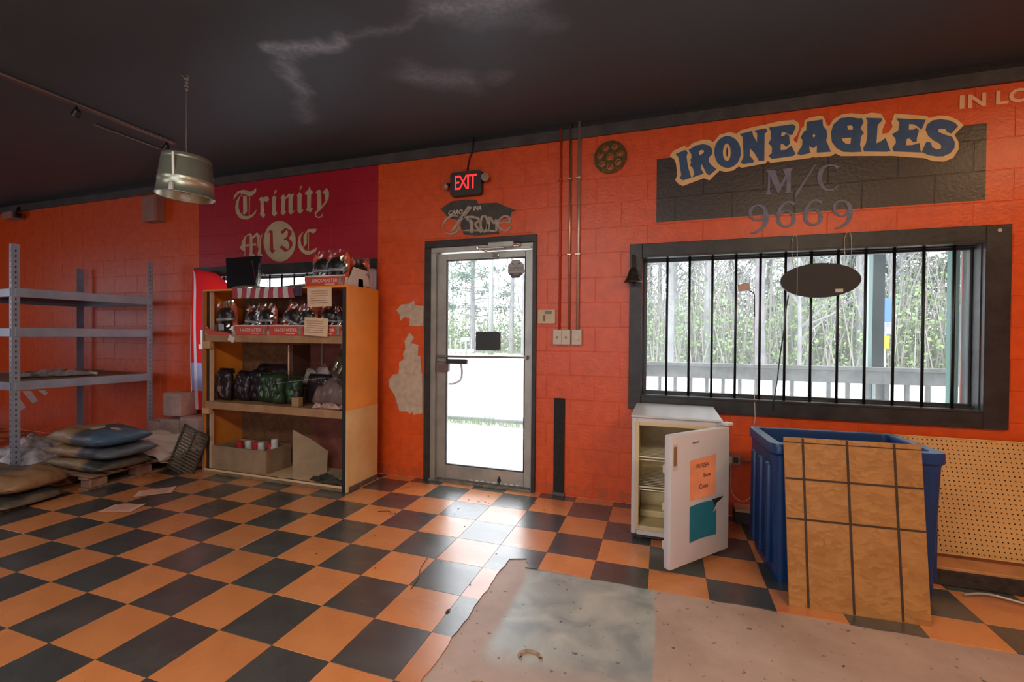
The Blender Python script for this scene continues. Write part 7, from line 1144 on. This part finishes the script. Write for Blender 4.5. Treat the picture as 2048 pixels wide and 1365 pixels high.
for pts, lab in (([(-1.34, 2.43), (-1.315, 2.31), (-1.27, 2.20), (-1.255, 2.10)], 'long thin black scratch line across the tiles near the concrete'), ([(-2.05, 2.95), (-1.97, 2.98), (-1.93, 2.94), (-1.90, 2.965)], 'thin dark twig on the tiles in front of the door')):
    b = B(); tube(b, smooth_path([(x, y, .0015) for x, y in pts]), .0022, 5); o = obj('twig', b, LEAF); tag(o, lab, 'debris')

# ================================================================== OUTSIDE
M_SLAB = mat('pale_concrete_walk', (.74, .75, .76), .8, noise=.08, nscale=1.5)
M_LOT = mat('pale_gravel_lot', (.58, .57, .55), .9, noise=.08, nscale=.8)
M_GRND = mat('leaf_litter_ground', (.30, .27, .20), .9, col2=(.34, .38, .24), nscale=.35)
b = B(); box(b, -14, 8, D+.22, 6.35, -.10, -.01); struct('path', b, M_SLAB)
b = B(); box(b, -14, 12, 6.75, 7.0, -.12, .03, .02); struct('kerb', b, mat('grey_kerb', (.17, .175, .18), .8, noise=.1))
b = B(); box(b, -60, 60, 6.35, 6.75, -.2, -.03); struct('verge', b, mat('verge_soil', (.20, .21, .15), .9, noise=.2))
b = B(); box(b, -60, 60, 7.0, 27, -.2, -.02); struct('parking_lot', b, M_LOT)
b = B(); box(b, -90, 90, 27, 120, -.2, -.015); struct('ground', b, M_GRND)
b = B(); box(b, .4, 14, 8.2, 9.6, -.05, -.005); struct('grass_strip', b, mat('pale_grass', (.17, .24, .09), .9, noise=.2, nscale=3))
GR = mat('grass_green', (.13, .19, .07), .8, noise=.2)
b = B(); rg = random.Random(2)
for k in range(2600):
    x = rg.uniform(-9, 3); y = rg.uniform(6.38, 6.72); h = rg.uniform(.02, .13)*(.6+.4*math.sin(x*3)**2); a = rg.uniform(0, 6.28); w = .006
    V = [b.verts.new((x-w*math.cos(a), y-w*math.sin(a), -.03)), b.verts.new((x+w*math.cos(a), y+w*math.sin(a), -.03)), b.verts.new((x+rg.uniform(-.03, .03), y+rg.uniform(-.02, .02), h))]; b.faces.new(V)
o = obj('grass', b, GR, kind='stuff'); tag(o, 'weedy grass growing along the kerb outside the door', 'grass')
# porch
PW = mat('weathered_grey_wood', (.21, .215, .21), .8, noise=.2, nscale=6, bump=.2)
t = thing('porch_railing', 'weathered grey wooden porch railing outside the barred window', 'railing', (1.5, 5.8, 0))
for z0, z1, y0, y1, nm in ((1.005, 1.045, 5.73, 5.87, 'top_rail'), (.868, 1.004, 5.765, 5.80, 'upper_board'), (.10, .19, 5.765, 5.80, 'bottom_board')):
    b = B(); box(b, -1.2, 4.9, y0, y1, z0, z1, .004); W_(obj(nm, b, PW, t))
for k in range(30):
    x = -1.10+.1755*k; b = B(); box(b, x-.019, x+.019, 5.80, 5.838, .02, 1.0, .003); W_(obj('baluster', b, PW, t))
for x in (2.19,): b = B(); box(b, x-.045, x+.045, 5.84, 5.93, 0, 1.0, .004); W_(obj('post', b, PW, t))
GP = mat('teal_green_post', (.06, .19, .16), .55); GPD = mat('dark_green_face', (.018, .032, .032), .5)
t = thing('porch_post', 'dark green porch post with pale left face behind the railing', 'post', (2.2, 6.02, 0))
b = B(); prism_h(b, [(2.165, 6.0), (2.275, 6.0), (2.275, 6.1), (2.165, 6.1)], 0, 2.30); W_(obj('shaft', b, GPD, t))
b = B(); prism_h(b, [(2.125, 5.995), (2.164, 5.998), (2.164, 6.1), (2.125, 6.1)], 0, 2.30); W_(obj('pale_face', b, mat('pale_teal_face', (.30, .44, .42), .5), t))
b = B(); box(b, 1.908, 1.958, 4.015, 4.07, 0, 2.50, .003); o = obj('downpipe', b, GP); tag(o, 'teal green downpipe close outside the right end of the window', 'pipe')
t = thing('porch_roof', 'porch roof edge beam seen along the top of the window', 'roof', (1.6, 5.9, 2.28))
b = B(); box(b, -.7, 5, 5.86, 6.12, 2.29, 2.50, .004); W_(obj('beam', b, mat('pale_blue_beam', (.36, .38, .42), .6), t))
b = B(); box(b, -.7, 5, D+.2, 6.3, 2.52, 2.60); W_(obj('deck', b, mat('porch_soffit', (.55, .55, .54), .7), t))
t = thing('roadside_sign', 'blue and white sign above a small yellow tag on a post by the lot', 'sign', (3.44, 9.0, 0))
b = B(); box(b, 3.415, 3.435, 9.0, 9.04, 0, 2.0); W_(obj('post', b, mat('pale_post', (.6, .52, .38), .6), t))
b = B(); box(b, 3.36, 3.56, 8.985, 8.998, 1.62, 2.02, .003); W_(obj('blue_panel', b, mat('sign_blue', (.04, .12, .30), .5), t))
b = B(); box(b, 3.37, 3.54, 8.98, 8.99, 1.42, 1.62, .003); W_(obj('white_panel', b, mat('sign_white', (.30, .30, .33), .5, col2=(.16, .17, .25), nscale=12), t))
b = B(); box(b, 3.385, 3.475, 8.97, 8.984, 1.19, 1.40, .003); W_(obj('yellow_tag', b, mat('sign_yellow', (.38, .24, .006), .5), t))
# utility pole, mailbox, fence posts
t = thing('utility_pole', 'pale utility pole with a small transformer seen through the door', 'pole', (-11.85, 30.6, 0))
b = B(); tube(b, [(0, 0, 0), (0, 0, 11)], .17, 10, [.20, .13]); obj('shaft', b, mat('pale_pole_wood', (.22, .23, .23), .8), t, smooth=True)
b = B(); tube(b, [(.42, 0, 4.6), (.42, 0, 5.7)], .17, 10); tube(b, [(0, 0, 5.6), (.42, 0, 5.6)], .05, 6); tube(b, [(.5, 0, 3.9), (.5, 0, 4.6)], .04, 6); obj('transformer', b, mat('grey_transformer', (.36, .38, .38), .5), t, smooth=True)
t = thing('mailbox', 'grey mailbox on a post across the lot beyond the door', 'mailbox', (-12.45, 27.6, 0))
b = B(); box(b, -.06, .06, -.06, .06, 0, .95, .01); obj('post', b, PW, t)
b = B(); box(b, -.32, .25, -.12, .12, .95, 1.22, .06); obj('box', b, mat('grey_mailbox', (.3, .31, .3), .5), t)
for k in range(6):
    b = B(); tube(b, [(-15.2+k*.42, 30, 0), (-15.2+k*.42, 30, 1.15)], .05, 6); o = obj('fence_post', b, PW); tag(o, 'thin weathered fence post in the row left of the mailbox', 'post', 'fence posts across the lot')
b = B(); box(b, -15.6, -12.9, 29.97, 30.03, .15, .35); o = obj('fence_rail', b, mat('tan_rail', (.5, .46, .36), .8)); tag(o, 'low pale rail joining the far fence posts', 'fence')

# ---- trees
BARK = mat('pale_grey_bark', (.13, .13, .135), .9, col2=(.22, .22, .215), nscale=1.2, objrand=.15); PBARK = mat('grey_pine_bark', (.10, .095, .10), .9, col2=(.17, .16, .165), nscale=1.5)
LF1 = leaf_mat('pale_spring_leaves', (.13, .19, .085), (.22, .29, .14)); LF2 = leaf_mat('blue_green_needles', (.07, .125, .09), (.13, .20, .14)); TWG = mat('pale_twigs', (.20, .185, .17), .9, objrand=.15)
def bare_tree_meshes(seed, H=14, r=.20, leafn=900, lean=.3, lm=None, needles=False, low=3.):
    rn = random.Random(seed); tb = B(); lb = B()
    path = [Vector((lean*rn.uniform(-1, 1)*(i/6)**1.4, lean*rn.uniform(-1, 1)*(i/6)**1.4, H*i/6)) for i in range(7)]
    tube(tb, path, r, 7, [r*(1-.13*i) for i in range(7)])
    def at(z):
        f = z/H*6; i = min(5, int(f)); return path[i].lerp(path[i+1], f-i)
    for k in range(64 if needles else 26):
        z = rn.uniform(low if not needles else low*1.2, H*.97); p = at(z); a = rn.uniform(0, 6.28); L_ = rn.uniform(.9, 2.6)*(1.15-z/H*.6)*(1.5 if needles else 1); up = rn.uniform(-.1, .25) if needles else rn.uniform(.5, 1.6)
        q = p + Vector((math.cos(a)*L_*.5, math.sin(a)*L_*.5, up*L_*.4)); e = p + Vector((math.cos(a+.2)*L_, math.sin(a+.2)*L_, up*L_))
        tube(tb, [p, q, e], .03, 4, [.055*(1-z/H*.5), .035, .010], cap=False)
        for s in range(3):
            a2 = a+rn.uniform(-1.1, 1.1); s0 = q.lerp(e, rn.random()); l2 = rn.uniform(.4, 1.1); e2 = s0+Vector((math.cos(a2)*l2, math.sin(a2)*l2, l2*(up*.8+rn.uniform(-.1, .6))))
            tube(tb, [s0, e2], .012, 3, [.016, .005], cap=False)
            if leafn:
                for _ in range(max(1, leafn//(150 if needles else 78))):
                    c = s0.lerp(e2, rn.uniform(.2, 1.1)) + Vector((rn.gauss(0, .22), rn.gauss(0, .22), rn.gauss(0, .15))); sz = rn.uniform(.04, .10)*(1.6 if needles else 1); d1 = Vector((rn.gauss(0, 1), rn.gauss(0, 1), rn.gauss(0, .7))).normalized()*sz; d2 = d1.cross(Vector((rn.gauss(0, 1), rn.gauss(0, 1), rn.gauss(0, 1)))).normalized()*sz*.6
                    lb.faces.new([lb.verts.new(c+v) for v in (-d1, d2, d1, -d2)])
    return tb, lb
def me_of(b, nm, m):
    finish(b, False); me = bpy.data.meshes.new(nm); b.to_mesh(me); b.free(); me.materials.append(m); return me
protos = []
for s, kw in enumerate((dict(H=15, r=.14, leafn=0), dict(H=14, r=.11, leafn=300, lm=LF1), dict(H=16, r=.20, leafn=0, lean=.5), dict(H=13, r=.09, leafn=900, lm=LF1, low=1.0), dict(H=17, r=.24, leafn=5200, lm=LF2, needles=True, low=2.4), dict(H=17, r=.22, leafn=1700, lm=LF2, needles=True, low=6))):
    lm = kw.get('lm'); tb, lb = bare_tree_meshes(100+s, **kw); protos.append((me_of(tb, 'trunk', PBARK if kw.get('needles') else BARK), me_of(lb, 'foliage', lm) if kw['leafn'] else None)); 
    if not kw['leafn']: lb.free()
KIND = [('bare_tree', 'tall leafless pale-trunked tree in the woods outside', 'tall leafless trees in the woods'), ('budding_tree', 'slender tree with a few pale green leaves in the woods outside', 'slender budding trees in the woods'), ('bare_tree', 'thick leaning leafless tree in the woods outside', 'thick leafless trees in the woods'),
        ('leafy_sapling', 'thin sapling with pale green leaves in the woods outside', 'pale green saplings in the woods'), ('pine_tree', 'blue-green pine with drooping boughs in the woods outside', 'dense pines in the woods'), ('pine_tree', 'tall thin-crowned pine with a long bare trunk in the woods outside', 'high-crowned pines in the woods')]
def plant(k, x, y, rz, s, label=None):
    tr, fo = protos[k]; o = thing(KIND[k][0], label or KIND[k][1], 'tree', (x, y, -.02), (0, 0, rz), None if label else KIND[k][2]); o.scale = (s, s, s)
    mobj('trunk', tr, o)
    if fo: l = mobj('foliage', fo, o); l['kind'] = 'stuff'
rt = random.Random(21)
plant(4, -14.1, 32.5, .6, .95, 'large blue-green pine with sweeping boughs seen through the left of the door glass')
plant(2, -10.6, 31.5, 1.2, .9, 'big leafless forked tree seen through the right of the door glass')
plant(0, -9.45, 30.6, 2.2, .9, 'pale slim leafless tree at the right edge of the door glass')
# woods seen through the right window
for row, (y0, n) in enumerate(((20, 15), (26, 20), (33, 24))):
    for i in range(n):
        x = -3.5 + (i+.5)*(23+row*6)/n + rt.uniform(-.5, .5)
        plant(rt.choice((0, 0, 1, 1, 3, 3, 2, 5)) if row < 2 else rt.choice((0, 1, 3, 3, 5, 4)), x, y0+rt.uniform(-1.5, 1.5), rt.uniform(0, 6.28), rt.uniform(.8, 1.1))
for i in range(16):
    plant(rt.choice((0, 0, 1, 2, 3)), -38+i*2.1+rt.uniform(-.6, .6), 42+rt.uniform(-3, 3), rt.uniform(0, 6.28), rt.uniform(.75, 1.0))
# undergrowth
def brush(nm, n, x0, x1, y0, y1, hmax, m, label, seed, stems, sz0=.07):
    rn = random.Random(seed); b = B()
    for k in range(n):
        x = rn.uniform(x0, x1); y = rn.uniform(y0, y1); hh = hmax*(.45+.55*abs(math.sin(x*.9)*math.cos(x*.37+y))); z = hh*rn.random()**1.1; s = rn.uniform(.6, 1.6)*sz0
        d1 = Vector((rn.gauss(0, 1), rn.gauss(0, 1), rn.gauss(0, 1))).normalized()*s; d2 = d1.cross(Vector((rn.gauss(0, 1), rn.gauss(0, 1), rn.gauss(0, 1)))).normalized()*s*.6; c = Vector((x, y, z))
        b.faces.new([b.verts.new(c+v) for v in (-d1, d2, d1, -d2)])
    for k in range(stems):
        x = rn.uniform(x0, x1); y = rn.uniform(y0, y1); h = rn.uniform(.4, 1.3)*hmax; w = rn.uniform(.008, .028); lx = rn.gauss(0, .3)*h*.5
        V = [b.verts.new(p) for p in ((x-w, y, 0), (x+w, y, 0), (x+w*.4+lx, y+.1, h), (x-w*.4+lx, y+.1, h))]; f_ = b.faces.new(V); f_.material_index = 1
    o = obj(nm, b, [m, TWG], kind='stuff'); tag(o, label, 'undergrowth'); return o
brush('undergrowth', 26000, -5, 24, 19, 24, 4.2, LF1, 'pale green undergrowth and thin stems beyond the porch railing', 5, 1500)
brush('undergrowth', 26000, -6, 32, 29, 36, 8., leaf_mat('hazy_leaves', (.19, .23, .17), (.29, .32, .26)), 'hazy mid-height foliage deeper in the woods beyond the railing', 6, 1200, .12)  # leaf colour paled to stand in for haze over the deeper woods
brush('undergrowth', 16000, -34, -8, 33, 40, 4.3, LF1, 'pale green thicket across the lot seen through the door', 7, 500, .11)
